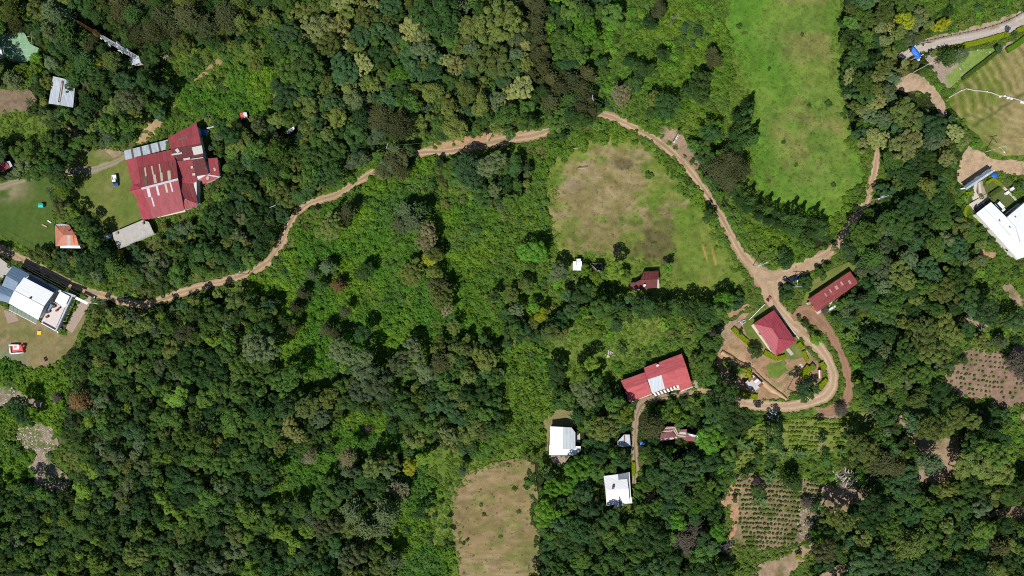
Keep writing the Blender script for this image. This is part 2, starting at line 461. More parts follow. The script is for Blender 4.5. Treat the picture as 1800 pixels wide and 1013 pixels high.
# ------------------------------------------------------------------ what grows where (cells of 40 photo pixels = 8.4 m)
GRID = """
FFFBBBBBBBFFFFOOOFFFOOOPFFFsssssgggggFFOsssss
FFFBBBBBBBFFFFOOFFFOOOOPFFssssssgggggFFOOss..
FFFFBBBsssssFFFOFFOFFOOPFFssssssgggggFFOO.ggg
FFFFFFFsssvvFFFFFFFFFFFPPFssssssgggggFOO.sggg
gFFFFFFsvvvvFFFFFFFFFFFFPPssssssgggggFOFFsggg
ggFFFF.sssFFFFFFFFFFFFFFF.sssssFgggggFOFFFsgg
FFFF.....FFFFFFFFsss....vvvv.sFFgggggvOFFOsgg
FFF......FFFFFFsvvvFFFFvgggg.vFFgggggv.FFF...
ggFF.....FFFFF.vvvvFFFFvggggg.vFgggggv.FFFs..
gggF.....FFFF.vvvFvvvvFvggggg.vvvgggv.FFFFs..
ggFFF..FFFFF.vvvvvFvvvvvggggggg.vvvFFFFFFFFs.
FFFFFFFFFFFFvvPPvvFvvvvvggggggggg.vv.FFFFFFss
....ssFFF.vvvPPvvvFvvvvvsssggggg.....FFFFFFss
....FFFFFFFFPPPvvvvFvvvvsFFFFsss.....FFFFFFss
....FFFFFFFFFPPvvvvvvvFFsssggsss.....ssFFFFss
...FFFFFFFFFvvvvvvvFFFvvggggs.......ssFFFFs..
vvvFFFFFFFFFFvvFFvFFFFvvFgg.sss.....ssFFFF...
.vsFFFFFFFFFFFFFFFFFFFvvFFFFFFs......sFFFF..v
F.vFFFFFFFFFFFFvvFFFFFvv.FFFFFFFFFggggsFF.FFs
s..FFFFFFFFFFFFvvvFFFvvv.FFFFFFFFFggggFFF.FFs
ss.FFFFFFFFFvvvFFFvggggF.FFF.FFFFsgssFFF.FFFs
FFFFFFFFFFFFvvFFFFvggggFFFF.FFFF..ggsFFF.FFFF
FFFFFFFFFFFFFFFFFvvggggFFFF.FFFF..ggFFFFFFFF.
FFFFFFFFFFFFFFFFFvvggggFFFFFFFFF..gFFFFFFFFFF
FFFFFFFFFFFFFFFFFvvvgggFFFFFFFFF...sFFFFFFFFF
FFFFFFFFFFFFFFFFFvvvgggFFFFFFFFF...sFFFFFFFFF
""".strip().split('\n')
def setc(r, c0, t): GRID[r] = GRID[r][:c0] + t + GRID[r][c0 + len(t):]
for r in range(1, 5): setc(r, 28, 'vvsv' if r % 2 else 'vsvv')
setc(0, 28, 'svvs'); setc(5, 27, 'vvsv')
setc(8, 19, 'ss'); setc(9, 18, 'vvvvs')
setc(11, 12, 'vvvvvvv'); setc(12, 10, '.vvvvvvvv'); setc(10, 18, 'v'); setc(13, 12, 'vvvvvvvv'); setc(14, 12, 'vvvvvvvvvv'); setc(15, 12, 'vvvvvvv')
setc(17, 0, '.vv'); setc(18, 0, 'vvv'); setc(19, 0, 'v..'); setc(20, 0, 'vv..')
setc(7, 37, 'v'); setc(8, 37, 'v')
assert all(len(r) == 45 for r in GRID), [len(r) for r in GRID]
KEYS = 'FOBPsvg.'
GI = np.array([[KEYS.index(c) for c in r] for r in GRID])

def cls(px, py, warp=14.0):
    px = np.asarray(px, float); py = np.asarray(py, float)
    wx = px + (fbm(px, py, 45, 21) - .5) * 4 * warp
    wy = py + (fbm(px, py, 45, 22) - .5) * 4 * warp
    return GI[np.clip((wy / 40).astype(int), 0, 25), np.clip((wx / 40).astype(int), 0, 44)]

# ------------------------------------------------------------------ roads and open ground (photo pixels)
ROAD_A = [(-60, 415), (0, 437), (50, 462), (100, 487), (150, 511), (190, 522), (222, 532), (255, 535), (290, 526), (340, 508), (400, 492), (440, 480), (472, 460), (494, 428), (508, 395), (522, 373), (550, 356), (590, 343), (625, 322), (655, 303), (695, 278), (740, 269), (790, 266), (850, 254), (900, 244), (935, 238), (965, 229), (1000, 213), (1035, 202), (1062, 202), (1100, 217), (1150, 245), (1195, 281), (1232, 326), (1258, 366), (1284, 412), (1304, 447), (1326, 472), (1350, 497)]
ROAD_A_W = [16] * 11 + [15] * 10 + [16, 17, 20, 22, 22, 15, 13, 12, 14, 15, 16, 17, 16, 16, 18, 20, 27, 42]
ROAD_B = [(1340, 492), (1365, 487), (1392, 477), (1420, 465), (1450, 450), (1472, 430), (1488, 405), (1505, 380), (1522, 352), (1530, 328), (1537, 300), (1541, 272), (1543, 255)]
ROAD_B_W = [36, 34, 29, 28, 23, 15, 18, 17, 15, 16, 15, 12, 6]
ROAD_C = [(1352, 500), (1358, 525), (1372, 545), (1392, 567), (1417, 590), (1443, 616), (1460, 645), (1464, 672), (1450, 695), (1422, 707), (1385, 714), (1345, 715), (1305, 708), (1272, 697), (1240, 688), (1212, 690)]
ROAD_C_W = [38, 30, 20, 21, 23, 24, 23, 24, 26, 24, 22, 21, 18, 14, 11, 10]
ROAD_D = [(1218, 689), (1190, 694), (1160, 700), (1137, 706), (1122, 722), (1117, 750), (1115, 790), (1117, 822), (1114, 850)]
ROAD_D_W = [10, 10, 11, 19, 14, 12, 12, 11, 8]
ROAD_E = [(1392, 560), (1412, 550), (1432, 556), (1452, 576), (1468, 602), (1483, 635), (1491, 665), (1491, 692), (1480, 712), (1460, 722), (1440, 722)]
ROAD_E_W = [10, 24, 30, 19, 15, 14, 16, 17, 20, 18, 10]
DRIVE = [(1840, 12), (1800, 35), (1772, 50), (1735, 62), (1700, 69), (1650, 78), (1612, 87), (1592, 96), (1580, 102)]
DRIVE_W = [17, 17, 17, 17, 17, 16, 15, 11, 8]

def road_obj(name, label, pts, ws, z, kindcol, rut=0.05, camber=.05):
    P = [W(*p).to_2d() for p in pts]
    wv = [w * S for w in ws]
    c = catmull([(p.x, p.y, w) for p, w in zip(P, wv)], 0.7)
    n = len(c)
    d = np.gradient(c[:, :2], axis=0); d /= np.linalg.norm(d, axis=1)[:, None]
    nr = np.stack([-d[:, 1], d[:, 0]], 1)
    K = 17
    u = np.linspace(-1, 1, K)
    hw = c[:, 2] / 2
    sd = len(name)
    jl = (fbm(c[:, 0], c[:, 1], 4.0, sd + 1) - .5) * 2.2 + (vnoise(c[:, 0], c[:, 1], .9, sd + 3) - .5) * .5
    jr = (fbm(c[:, 0], c[:, 1], 4.0, sd + 7) - .5) * 2.2 + (vnoise(c[:, 0], c[:, 1], .9, sd + 9) - .5) * .5
    V = np.zeros((n, K, 3)); UU = np.zeros((n, K))
    for i, t in enumerate(u):
        off = t * hw + (jl * max(0, -t) * np.sign(-t) * -1 + jr * max(0, t)) * np.clip(hw / 1.6, .3, 1)
        V[:, i, :2] = c[:, :2] + nr * off[:, None]; UU[:, i] = t
    tr = np.exp(-((np.abs(UU + .1 * np.sin(c[:, 0] * .21)[:, None]) - .42) / .15) ** 2)
    V[:, :, 2] = z + camber * (1 - UU ** 2) - rut * tr * .7 + (fbm(V[:, :, 0], V[:, :, 1], 1.6, 3) - .5) * 0.05
    cols = kindcol(V[:, :, 0], V[:, :, 1], UU, tr)
    idx = np.arange(n * K).reshape(n, K)
    q = np.stack([idx[:-1, :-1], idx[1:, :-1], idx[1:, 1:], idx[:-1, 1:]], -1).reshape(-1, 4)
    me = mesh_np(name, V.reshape(-1, 3), quads=q[:, ::-1], cols=cols.reshape(-1, 3), mat=M['dirt_road'], smooth=True)
    me.flip_normals() if me.polygons[0].normal.z < 0 else None
    return obj(name, me, kind='structure', label=label, category='road')

def dirt_cols(light=(0.50, 0.365, 0.245), dark=(0.29, 0.195, 0.12), mid=(0.345, 0.24, 0.15), edge=(0.23, 0.16, 0.085), green=0.0):
    def f(x, y, u, tr):
        c = mixc(mid, light, np.clip(tr * 1.0 * (.45 + .9 * fbm(x, y, 5, 6)) + (fbm(x, y, 9, 4) - .5) * .7, 0, 1))
        c = mixc(c, dark, sm(.55, .75, fbm(x, y, 3.2, 9)) * .6)
        c = mixc(c, edge, sm(.72, 1.0, np.abs(u) + (fbm(x, y, 1.6, 12) - .5) * .4) * .75)
        if green:
            c = mixc(c, (0.12, 0.13, 0.04), np.exp(-(u / .22) ** 2) * sm(.35, .6, fbm(x, y, 5, 31)) * green)
        return c
    return f

def sheet(name, label, poly, z, colfn, res=0.55, jit=2.0, cat='ground', matk='ground', relief=0.0, seed=None):
    sd = seed if seed is not None else sum(map(ord, name)) % 37
    P = rough_poly(poly, jit, 5.0, sd)
    x0, y0 = P.min(0) - res; x1, y1 = P.max(0) + res
    gx = np.arange(x0, x1 + res, res); gy = np.arange(y0, y1 + res, res)
    X, Y = np.meshgrid(gx, gy)
    ins = inpoly(X, Y, P)
    cell = ins[:-1, :-1] | ins[1:, :-1] | ins[:-1, 1:] | ins[1:, 1:]
    idx = np.arange(X.size).reshape(X.shape)
    q = np.stack([idx[:-1, :-1], idx[:-1, 1:], idx[1:, 1:], idx[1:, :-1]], -1)[cell]
    used = np.unique(q)
    x = X.ravel().copy(); y = Y.ravel().copy()
    out = used[~ins.ravel()[used]]
    _, nx, ny = segdist(x[out], y[out], P, True)
    x[out] = nx; y[out] = ny
    rm = np.full(X.size, -1); rm[used] = np.arange(len(used))
    xx = x[used]; yy = y[used]
    edge = ~ins.ravel()[used]
    zz = z + (relief * fbm(xx, yy, 3.0, 8) * np.where(edge, 0, 1) if relief else 0) * np.ones(len(xx))
    px = 900 + xx / S; py = 506.5 - yy / S
    cols = colfn(xx, yy, px, py)
    me = mesh_np(name, np.stack([xx, yy, zz], 1), quads=rm[q], cols=cols, mat=M[matk], smooth=True)
    o = obj(name, me, kind='structure', label=label, category=cat)
    return o

# ------------------------------------------------------------------ colours of the open ground
def c_pasture(x, y, px, py):                 # light green meadow above the junction
    c = mixc((0.078, 0.19, 0.021), (0.135, 0.22, 0.031), np.clip(fbm(x, y, 12, 2) * 1.8 - .4, 0, 1))
    right = sm(1330, 1440, px + (fbm(px, py, 60, 3) - .5) * 120) * sm(380, 250, py)
    c = mixc(c, (0.205, 0.2, 0.065), np.clip(right * (.3 + .8 * sm(.4, .65, fbm(x, y, 11, 7))), 0, .85))
    c = mixc(c, (0.09, 0.19, 0.022), sm(1400, 1330, px) * sm(170, 300, py) * .7)
    c = mixc(c, (0.10, 0.2, 0.026), sm(1458, 1478, px - (py - 120) * .15) * .7)
    c = mixc(c, (0.09, 0.075, 0.03), sm(.66, .8, fbm(x, y, 6, 33)) * .5)
    return c * (.62 + .76 * fbm(x, y, 2.4, 5, 3))[..., None]

def c_paddock(x, y, px, py):                 # cut field inside the road bend
    n = fbm(px, py, 50, 13)
    c = mixc((0.11, 0.18, 0.026), (0.18, 0.205, 0.045), np.clip(fbm(x, y, 7, 2) * 1.8 - .4, 0, 1))
    d = np.hypot((px - 1065) / 95, (py - 345) / 95)
    tan = sm(1.2, .6, d + (n - .5) * 2.2 + (fbm(x + y * .4, y * 1.7, 3.2, 71) - .5) * 2.0)
    c = mixc(c, mixc((0.2, 0.165, 0.065), (0.30, 0.235, 0.13), np.clip(fbm(x, y, 4, 3) * 1.8 - .4, 0, 1)), tan * .95)
    c = mixc(c, (0.29, 0.225, 0.15), sm(.5, .2, np.hypot((px - 1000) / 40, (py - 325) / 35) + (n - .5)) * .7)
    d2 = np.hypot((px - 1148 + (py - 420) * -.1) / 52, (py - 425) / 55)
    c = mixc(c, (0.10, 0.085, 0.038), sm(1.3, .35, d2 + (n - .5) * 1.6 + (fbm(x, y, 3, 73) - .5) * 1.4) * .85)
    c = mixc(c, (0.10, 0.08, 0.04), sm(1.1, .6, np.hypot((px - 1095) / 16, (py - 288) / 10) + (n - .5)) * .8)
    c = mixc(c, (0.13, 0.12, 0.04), sm(975, 1010, px) * sm(460, 410, py) * sm(1120, 1060, px) * sm(370, 420, py) * .5)
    orange = np.exp(-((px - 1238 - (py - 440) * .28) / 1.5) ** 2) * sm(428, 434, py) * sm(466, 458, py) + np.exp(-((px - 1252 - (py - 440) * .25) / 1.5) ** 2) * sm(432, 438, py) * sm(474, 466, py)
    c = mixc(c, (0.5, 0.26, 0.1), np.clip(orange * (.4 + fbm(x, y, 1.5, 3)), 0, 1))
    c = mixc(c, (0.07, 0.12, 0.02), sm(.6, .75, fbm(x, y, 4, 17)) * .5 * (1 - tan * .6))
    return c * (.6 + .8 * fbm(x + y * .3, y * 1.6, 2.0, 5, 3))[..., None]

def c_dryfield(x, y, px, py):                # dry stubble at the bottom
    rows = np.sin((py + (fbm(px, py, 60, 3) - .5) * 22) * 2 * math.pi / 9.5)
    c = mixc((0.225, 0.165, 0.078), (0.30, 0.222, 0.125), np.clip(fbm(x, y, 9, 2) * 1.8 - .4, 0, 1))
    c = mixc(c, (0.17, 0.175, 0.055), np.clip(sm(.1, 1, rows) * .7 * sm(.42, .6, fbm(x * .4, y, 3, 77)) + sm(.56, .74, fbm(x * .7, y, 3, 19)) * .8, 0, .8))
    c = mixc(c, (0.13, 0.10, 0.055), sm(.66, .8, fbm(x, y, 5, 23)) * .6)
    c = mixc(c, (0.12, 0.14, 0.04), sm(14, 0, px - 796) * .5 + sm(890, 925, px - (py - 960) * .4) * sm(920, 980, py) * .5)
    return c * (.62 + .76 * fbm(x * .7, y * 1.3, 1.8, 5, 3))[..., None]

def c_lawn(x, y, px, py):
    c = mixc((0.105, 0.15, 0.03), (0.17, 0.185, 0.05), np.clip(fbm(x, y, 8, 2) * 1.6 - .3, 0, 1))
    c = mixc(c, (0.07, 0.115, 0.022), sm(200, 120, px) * .7 * sm(.3, .6, fbm(x, y, 12, 6)))
    c = mixc(c, (0.23, 0.2, 0.10), sm(285, 270, py) * sm(.35, .6, fbm(x, y, 7, 9)) * .9)
    c = mixc(c, (0.22, 0.19, 0.10), sm(.62, .8, fbm(x, y, 5, 12)) * .5)
    return c * (.85 + .3 * vnoise(x, y, .9, 5))[..., None]

def c_lawn_b(x, y, px, py):
    c = mixc((0.055, 0.105, 0.02), (0.085, 0.125, 0.028), fbm(x, y, 9, 2))
    c = mixc(c, (0.24, 0.21, 0.12), sm(70, 20, px) * sm(365, 335, py) * sm(.3, .55, fbm(x, y, 6, 9)))
    return c * (.85 + .3 * vnoise(x, y, .9, 5))[..., None]

def c_yard(x, y, px, py):
    c = mixc((0.22, 0.17, 0.085), (0.2, 0.185, 0.075), fbm(x, y, 7, 2))
    c = mixc(c, (0.28, 0.2, 0.125), sm(.55, .75, fbm(x, y, 5, 9)) * .8)
    c = mixc(c, (0.17, 0.21, 0.12), sm(60, 30, px) * sm(600, 625, py) * .8)
    c = mixc(c, (0.12, 0.145, 0.04), sm(.6, .75, fbm(x, y, 6, 29)) * .6)
    return c * (.85 + .3 * vnoise(x, y, .9, 5))[..., None]

def c_scree(x, y, px, py):
    c = mixc((0.22, 0.175, 0.125), (0.32, 0.255, 0.195), fbm(x, y, 3, 2))
    c = mixc(c, (0.10, 0.14, 0.035), sm(.46, .62, fbm(x, y, 6, 9)) * .9)
    return c * (.7 + .6 * vnoise(x, y, .8, 5))[..., None]

def c_terrace(x, y, px, py):                 # contoured field at the upper corner
    n = fbm(px, py, 40, 3); n2 = fbm(px, py, 14, 6)
    dd = (px - 1690) * .80 - (py - 120) * .32 + (n - .5) * 15 + (n2 - .5) * 4 + ((py - 150) / 60) ** 2 * 6
    rows = np.sin(dd * 2 * math.pi / 15)
    brk = sm(.36, .6, fbm(px, py, 24, 8))
    c = mixc((0.19, 0.22, 0.042), (0.13, 0.19, 0.028), np.clip(fbm(x, y, 7, 2) * 1.8 - .4, 0, 1))
    lower = sm(170, 195, py - (1740 - px) * .5 + (n - .5) * 20)
    dl = (px - 1700) * .42 - (py - 200) * .9 + (n - .5) * 20 + (n2 - .5) * 5
    rows2 = np.sin(dl * 2 * math.pi / 14)
    tanl = sm(1745, 1790, px + (n - .5) * 70) * .5
    c = mixc(c, (0.38, 0.285, 0.15), np.clip(tanl + sm(.2, 1, rows) * .75 * (1 - lower) * (.45 + .55 * brk) + lower * (sm(.2, .9, rows2) * .75 * (.4 + .6 * brk) + .12), 0, .95))
    c = mixc(c, (0.10, 0.105, 0.03), sm(.7, 1, -rows) * (1 - lower) * .7 * (.3 + .7 * brk) + sm(.9, 1, -rows2) * lower * .25 * brk)
    cut = np.exp(-((py - 215 + (px - 1720) * .62 + (n2 - .5) * 10) / 3.2) ** 2) * sm(1700, 1715, px)
    c = mixc(c, (0.10, 0.11, 0.035), np.clip(cut * .8, 0, 1))
    return c * (.54 + .64 * fbm(x, y, 1.8, 5, 3))[..., None]

def c_garden(x, y, px, py):
    c = c_brown((0.285, 0.175, 0.10), (0.40, 0.265, 0.17), .12)(x, y, px, py)
    t = (py - 622) - (px - 1282) * .79 + (fbm(px, py, 14, 5) - .5) * 10
    k = sm(1275, 1290, px) * sm(1392, 1380, px)
    c = mixc(c, (0.5, 0.33, 0.19), np.exp(-((t + 6) / 6) ** 2) * k * .8)
    c = mixc(c, (0.2, 0.125, 0.075), np.exp(-((t - 4) / 3) ** 2) * k * .8)
    c = mixc(c, (0.52, 0.33, 0.17), np.exp(-((np.hypot((px - 1412) / 14, (py - 652) / 10))) ** 2) * .6)
    c = mixc(c, (0.24, 0.15, 0.1), sm(1412, 1422, px) * sm(1440, 1430, px) * sm(625, 632, py) * sm(670, 660, py) * .7)
    return mixc(c, (0.13, 0.17, 0.04), sm(.63, .74, fbm(x, y, 4, 39)) * .5)

def c_plot(x, y, px, py):                    # grass and gravel plot under the driveway
    n = fbm(px, py, 30, 3)
    c = mixc((0.31, 0.235, 0.185), (0.36, 0.29, 0.23), fbm(x, y, 5, 2))
    g = sm(1.2, .6, np.hypot((px - 1712) / 48, (py - 108 + (px - 1712) * .5) / 20) + (n - .5) * 1.0) + sm(1.2, .6, np.hypot((px - 1678) / 18, (py - 140) / 16) + (n - .5))
    c = mixc(c, mixc((0.12, 0.25, 0.03), (0.19, 0.28, 0.05), fbm(x, y, 4, 7)), np.clip(g, 0, 1) * .9)
    return c * (.85 + .3 * vnoise(x, y, .9, 5))[..., None]

def c_brown(a=(0.26, 0.175, 0.125), b=(0.33, 0.235, 0.175), g=.25):
    def f(x, y, px, py):
        c = mixc(a, b, fbm(x, y, 6, 2))
        c = mixc(c, (0.12, 0.12, 0.04), sm(.56, .74, fbm(x, y, 5, 9)) * g * 2)
        c = mixc(c, np.array(a) * .6, sm(.6, .8, fbm(x, y, 2.5, 15)) * .5)
        return c * (.8 + .4 * vnoise(x, y, .8, 5))[..., None]
    return f

def c_cropgreen(x, y, px, py):
    rows = np.sin((py + (px - 1440) * .03) * 2 * math.pi / 8.3)
    c = mixc((0.13, 0.19, 0.03), (0.19, 0.21, 0.055), np.clip(fbm(x, y, 6, 2) * 1.6 - .3, 0, 1))
    c = mixc(c, (0.24, 0.19, 0.10), sm(.55, .75, fbm(x, y, 7, 9)) * .7)
    c = mixc(c, (0.2, 0.17, 0.08), sm(.3, 1, rows) * .3)
    return c * (.8 + .4 * vnoise(x, y, .9, 5))[..., None]

def c_gravel(a, b):
    def f(x, y, px, py):
        return mixc(a, b, fbm(x, y, 4, 2)) * (.85 + .3 * vnoise(x, y, .7, 5))[..., None]
    return f

def c_meadow(x, y, px, py):
    c = mixc((0.10, 0.18, 0.026), (0.155, 0.195, 0.04), np.clip(fbm(x, y, 9, 2) * 1.6 - .3, 0, 1))
    c = mixc(c, (0.14, 0.12, 0.04), sm(.6, .78, fbm(x, y, 6, 9)) * .6)
    return c * (.78 + .44 * vnoise(x, y, 1.0, 5))[..., None]

# name, label, category, polygon, colour, material
PASTURE = [(1278, -30), (1478, -30), (1474, 60), (1474, 130), (1488, 200), (1508, 260), (1528, 318), (1505, 360), (1470, 388), (1425, 398), (1380, 384), (1345, 355), (1322, 300), (1318, 240), (1328, 180), (1308, 150), (1296, 100), (1270, 50)]
PADDOCK = [(968, 292), (1000, 252), (1048, 226), (1105, 238), (1160, 268), (1202, 314), (1230, 355), (1258, 402), (1284, 446), (1310, 492), (1290, 513), (1230, 518), (1180, 505), (1158, 472), (1096, 468), (1060, 455), (1020, 452), (985, 452), (970, 412), (962, 345)]
DRYF = [(798, 856), (822, 832), (852, 815), (900, 806), (940, 808), (946, 860), (948, 950), (952, 1040), (812, 1040), (798, 950), (792, 890)]
LAWN = [(108, 292), (128, 262), (168, 262), (200, 262), (228, 268), (240, 330), (258, 395), (205, 415), (178, 398), (160, 375), (140, 358), (118, 345)]
LAWN_B = [(-30, 320), (0, 318), (50, 314), (112, 305), (116, 350), (90, 372), (96, 392), (97, 438), (60, 440), (0, 412), (-30, 405)]
YARD = [(-30, 530), (0, 535), (60, 560), (110, 590), (128, 575), (150, 548), (152, 560), (128, 610), (98, 648), (70, 652), (40, 642), (0, 632), (-30, 630)]
SCREE1 = [(-20, 672), (20, 678), (48, 694), (88, 708), (85, 720), (50, 716), (20, 712), (-20, 714)]
SCREE2 = [(12, 756), (40, 742), (70, 740), (98, 748), (100, 790), (92, 808), (110, 830), (128, 850), (110, 868), (80, 862), (52, 840), (42, 818), (60, 808)]
TERR = [(1662, 176), (1690, 144), (1722, 122), (1765, 84), (1810, 50), (1840, 40), (1840, 270), (1800, 272), (1765, 276), (1742, 262), (1722, 242), (1692, 214)]
PLOT = [(1625, 98), (1680, 95), (1740, 84), (1790, 68), (1806, 58), (1770, 82), (1735, 105), (1700, 130), (1668, 158), (1650, 140), (1636, 118)]
BANK = [(1612, 74), (1650, 62), (1690, 52), (1740, 38), (1772, 26), (1800, 18), (1800, 30), (1770, 46), (1735, 57), (1690, 66), (1640, 75)]
PATCH1 = [(1572, 158), (1578, 140), (1600, 128), (1622, 132), (1642, 150), (1662, 182), (1666, 202), (1655, 208), (1646, 190), (1632, 168), (1612, 160), (1592, 164)]
PATCH2 = [(1690, 275), (1706, 256), (1722, 268), (1745, 280), (1800, 284), (1840, 285), (1840, 318), (1800, 312), (1780, 306), (1752, 304), (1722, 312), (1700, 328), (1682, 318), (1684, 300)]
PLOT_D = [(1690, 616), (1712, 608), (1740, 614), (1765, 620), (1800, 600), (1830, 596), (1830, 720), (1800, 722), (1768, 720), (1745, 712), (1715, 698), (1682, 698), (1664, 680), (1662, 662), (1678, 640)]
PLOT_E = [(1288, 826), (1330, 832), (1370, 836), (1418, 842), (1446, 850), (1444, 880), (1430, 910), (1425, 945), (1392, 962), (1352, 970), (1318, 968), (1282, 962), (1286, 920), (1290, 892), (1272, 880), (1276, 862), (1292, 846)]
PLOT_F = [(1300, 770), (1330, 745), (1366, 738), (1420, 736), (1480, 732), (1530, 722), (1545, 750), (1510, 778), (1480, 792), (1420, 798), (1372, 795), (1330, 800), (1310, 830), (1288, 832), (1292, 800)]
GARDEN = [(1262, 600), (1268, 580), (1290, 566), (1304, 552), (1330, 545), (1350, 538), (1370, 560), (1404, 600), (1432, 628), (1448, 655), (1442, 678), (1420, 692), (1390, 700), (1345, 703), (1300, 700), (1268, 690), (1262, 655)]
VERGE = [(1408, 535), (1420, 500), (1450, 478), (1490, 460), (1508, 466), (1500, 478), (1440, 520), (1424, 530), (1438, 552), (1420, 560)]
GRASS_CUT = [(955, 742), (968, 724), (985, 716), (1000, 724), (1008, 720), (1008, 752), (966, 754), (964, 800), (958, 790)]
MEADOW = [(978, 620), (985, 560), (1000, 545), (1060, 548), (1110, 552), (1170, 560), (1230, 566), (1262, 572), (1240, 600), (1205, 618), (1130, 645), (1088, 668), (1050, 648), (1020, 650), (990, 680), (960, 660)]
STRIP = [(705, 940), (730, 895), (762, 870), (792, 862), (790, 900), (796, 960), (812, 1040), (712, 1040)]
CLEAR1 = [(300, 195), (330, 150), (352, 128), (386, 100), (392, 108), (380, 124), (350, 142), (338, 158), (318, 178)]
CLEAR2 = [(322, 190), (352, 150), (398, 130), (470, 132), (490, 160), (470, 180), (430, 195), (375, 200), (340, 205)]
DIRTB = [(238, 250), (250, 232), (252, 210), (272, 206), (290, 206), (286, 220), (272, 238), (252, 254)]
SOILS = [
    ([(1570, 738), (1584, 728), (1600, 742), (1618, 762), (1650, 766), (1690, 768), (1694, 800), (1680, 842), (1655, 852), (1625, 852), (1606, 850), (1606, 830), (1618, 806), (1612, 784), (1592, 766)], 'bare brown clearing between trees beside a forked path'),
    ([(1748, 895), (1790, 886), (1830, 884), (1830, 915), (1790, 914), (1748, 908), (1732, 925), (1716, 935), (1722, 912)], 'raw orange soil cut at the edge of the dark wood'),
    ([(1345, 985), (1385, 972), (1425, 955), (1432, 968), (1410, 990), (1385, 1018), (1385, 1040), (1340, 1040), (1325, 1010), (1335, 992)], 'bare tan earth below the crop rows'),
    ([(1790, 725), (1810, 705), (1840, 700), (1840, 740), (1795, 742)], 'small brown soil patch past the crop plot'),
    ([(1688, 565), (1700, 552), (1720, 562), (1740, 572), (1738, 582), (1722, 584), (1708, 572)], 'narrow tan soil scar between trees'),
    ([(1720, 440), (1740, 438), (1752, 446), (1748, 456), (1726, 452)], 'small reddish soil patch below the villa'),
    ([(1758, 500), (1775, 500), (1800, 520), (1800, 545), (1778, 530)], 'thin dirt scar on the scrub slope'),
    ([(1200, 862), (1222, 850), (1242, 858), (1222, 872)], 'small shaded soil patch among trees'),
    ([(1136, 868), (1160, 866), (1164, 872), (1145, 884), (1135, 880)], 'reddish earth beside the clipped yellow hedge'),
    ([(1112, 890), (1128, 886), (1122, 900), (1112, 912), (1106, 910)], 'reddish path end below the white house'),
    ([(1258, 588), (1266, 568), (1296, 560), (1300, 590), (1270, 600)], 'loose brown soil at the garden corner'),
    ([(1430, 716), (1460, 716), (1492, 708), (1496, 716), (1470, 738), (1440, 738), (1424, 728)], 'broken brown earth at the end of the track'),
    ([(1150, 235), (1168, 218), (1192, 226), (1222, 268), (1228, 286), (1224, 298), (1206, 282), (1186, 262)], 'grey brown cleared bank above the road'),
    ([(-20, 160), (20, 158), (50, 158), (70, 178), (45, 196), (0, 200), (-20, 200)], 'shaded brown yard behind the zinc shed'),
    ([(116, 226), (140, 222), (150, 240), (128, 246)], 'small brown bare patch in the garden'),
    ([(186, 262), (210, 262), (216, 275), (196, 280)], 'worn brown patch on the lawn edge'),
    ([(1278, 548), (1296, 540), (1318, 532), (1316, 540), (1290, 554), (1278, 562)], 'orange soil streak inside the white rail'),
    ([(740, 262), (760, 250), (830, 236), (884, 232), (926, 228), (932, 236), (880, 242), (820, 254), (780, 262)], 'orange cut bank above the dirt road'),
    ([(1270, 866), (1288, 845), (1302, 856), (1298, 880), (1300, 905), (1294, 940), (1290, 966), (1279, 964), (1284, 920), (1279, 895), (1266, 882)], 'orange tan strip of bare soil along the edge of the crop plot'),
    ([(1440, 850), (1480, 846), (1534, 856), (1516, 884), (1484, 902), (1445, 906)], 'dry brown clearing with cut branches beside the crop rows'),
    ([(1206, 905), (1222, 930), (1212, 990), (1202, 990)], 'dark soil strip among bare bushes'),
    ([(1500, 985), (1470, 995), (1420, 1018), (1420, 1035), (1475, 1012), (1515, 995)], 'tan grass bank among the lower trees'),
]

# ------------------------------------------------------------------ the ground: one sheet to the horizon
fine_x = np.arange(-200, 200.1, 0.8); fine_y = np.arange(-118, 118.1, 0.8)
ox = np.array([210, 240, 300, 420, 700, 1200.])
oy = np.array([126, 150, 200, 320, 600, 1100.])
gx = np.concatenate([-ox[::-1], fine_x, ox]); gy = np.concatenate([-oy[::-1], fine_y, oy])
X, Y = np.meshgrid(gx, gy)
x = X.ravel(); y = Y.ravel(); px = 900 + x / S; py = 506.5 - y / S
qx = np.abs(px) % 3600; qx = np.where(qx > 1800, 3600 - qx, qx); qy = np.abs(py) % 2026; qy = np.where(qy > 1013, 2026 - qy, qy)
k = np.where((px < -60) | (px > 1860) | (py < -60) | (py > 1073), np.where(fbm(px, py, 900, 8) > .5, 0, 5), cls(qx, qy))
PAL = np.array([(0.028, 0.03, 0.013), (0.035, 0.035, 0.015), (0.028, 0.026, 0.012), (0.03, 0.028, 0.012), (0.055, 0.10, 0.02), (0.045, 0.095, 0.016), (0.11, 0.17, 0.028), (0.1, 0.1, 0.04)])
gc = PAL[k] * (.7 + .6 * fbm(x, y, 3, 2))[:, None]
gz = -0.05 - 0.35 * fbm(x, y, 9, 4)
idx = np.arange(X.size).reshape(X.shape)
q = np.stack([idx[:-1, :-1], idx[:-1, 1:], idx[1:, 1:], idx[1:, :-1]], -1).reshape(-1, 4)
obj('ground', mesh_np('ground', np.stack([x, y, gz], 1), quads=q, cols=gc, mat=M['ground'], smooth=True), kind='structure', label='green hillside ground under the forest and vines', category='ground')

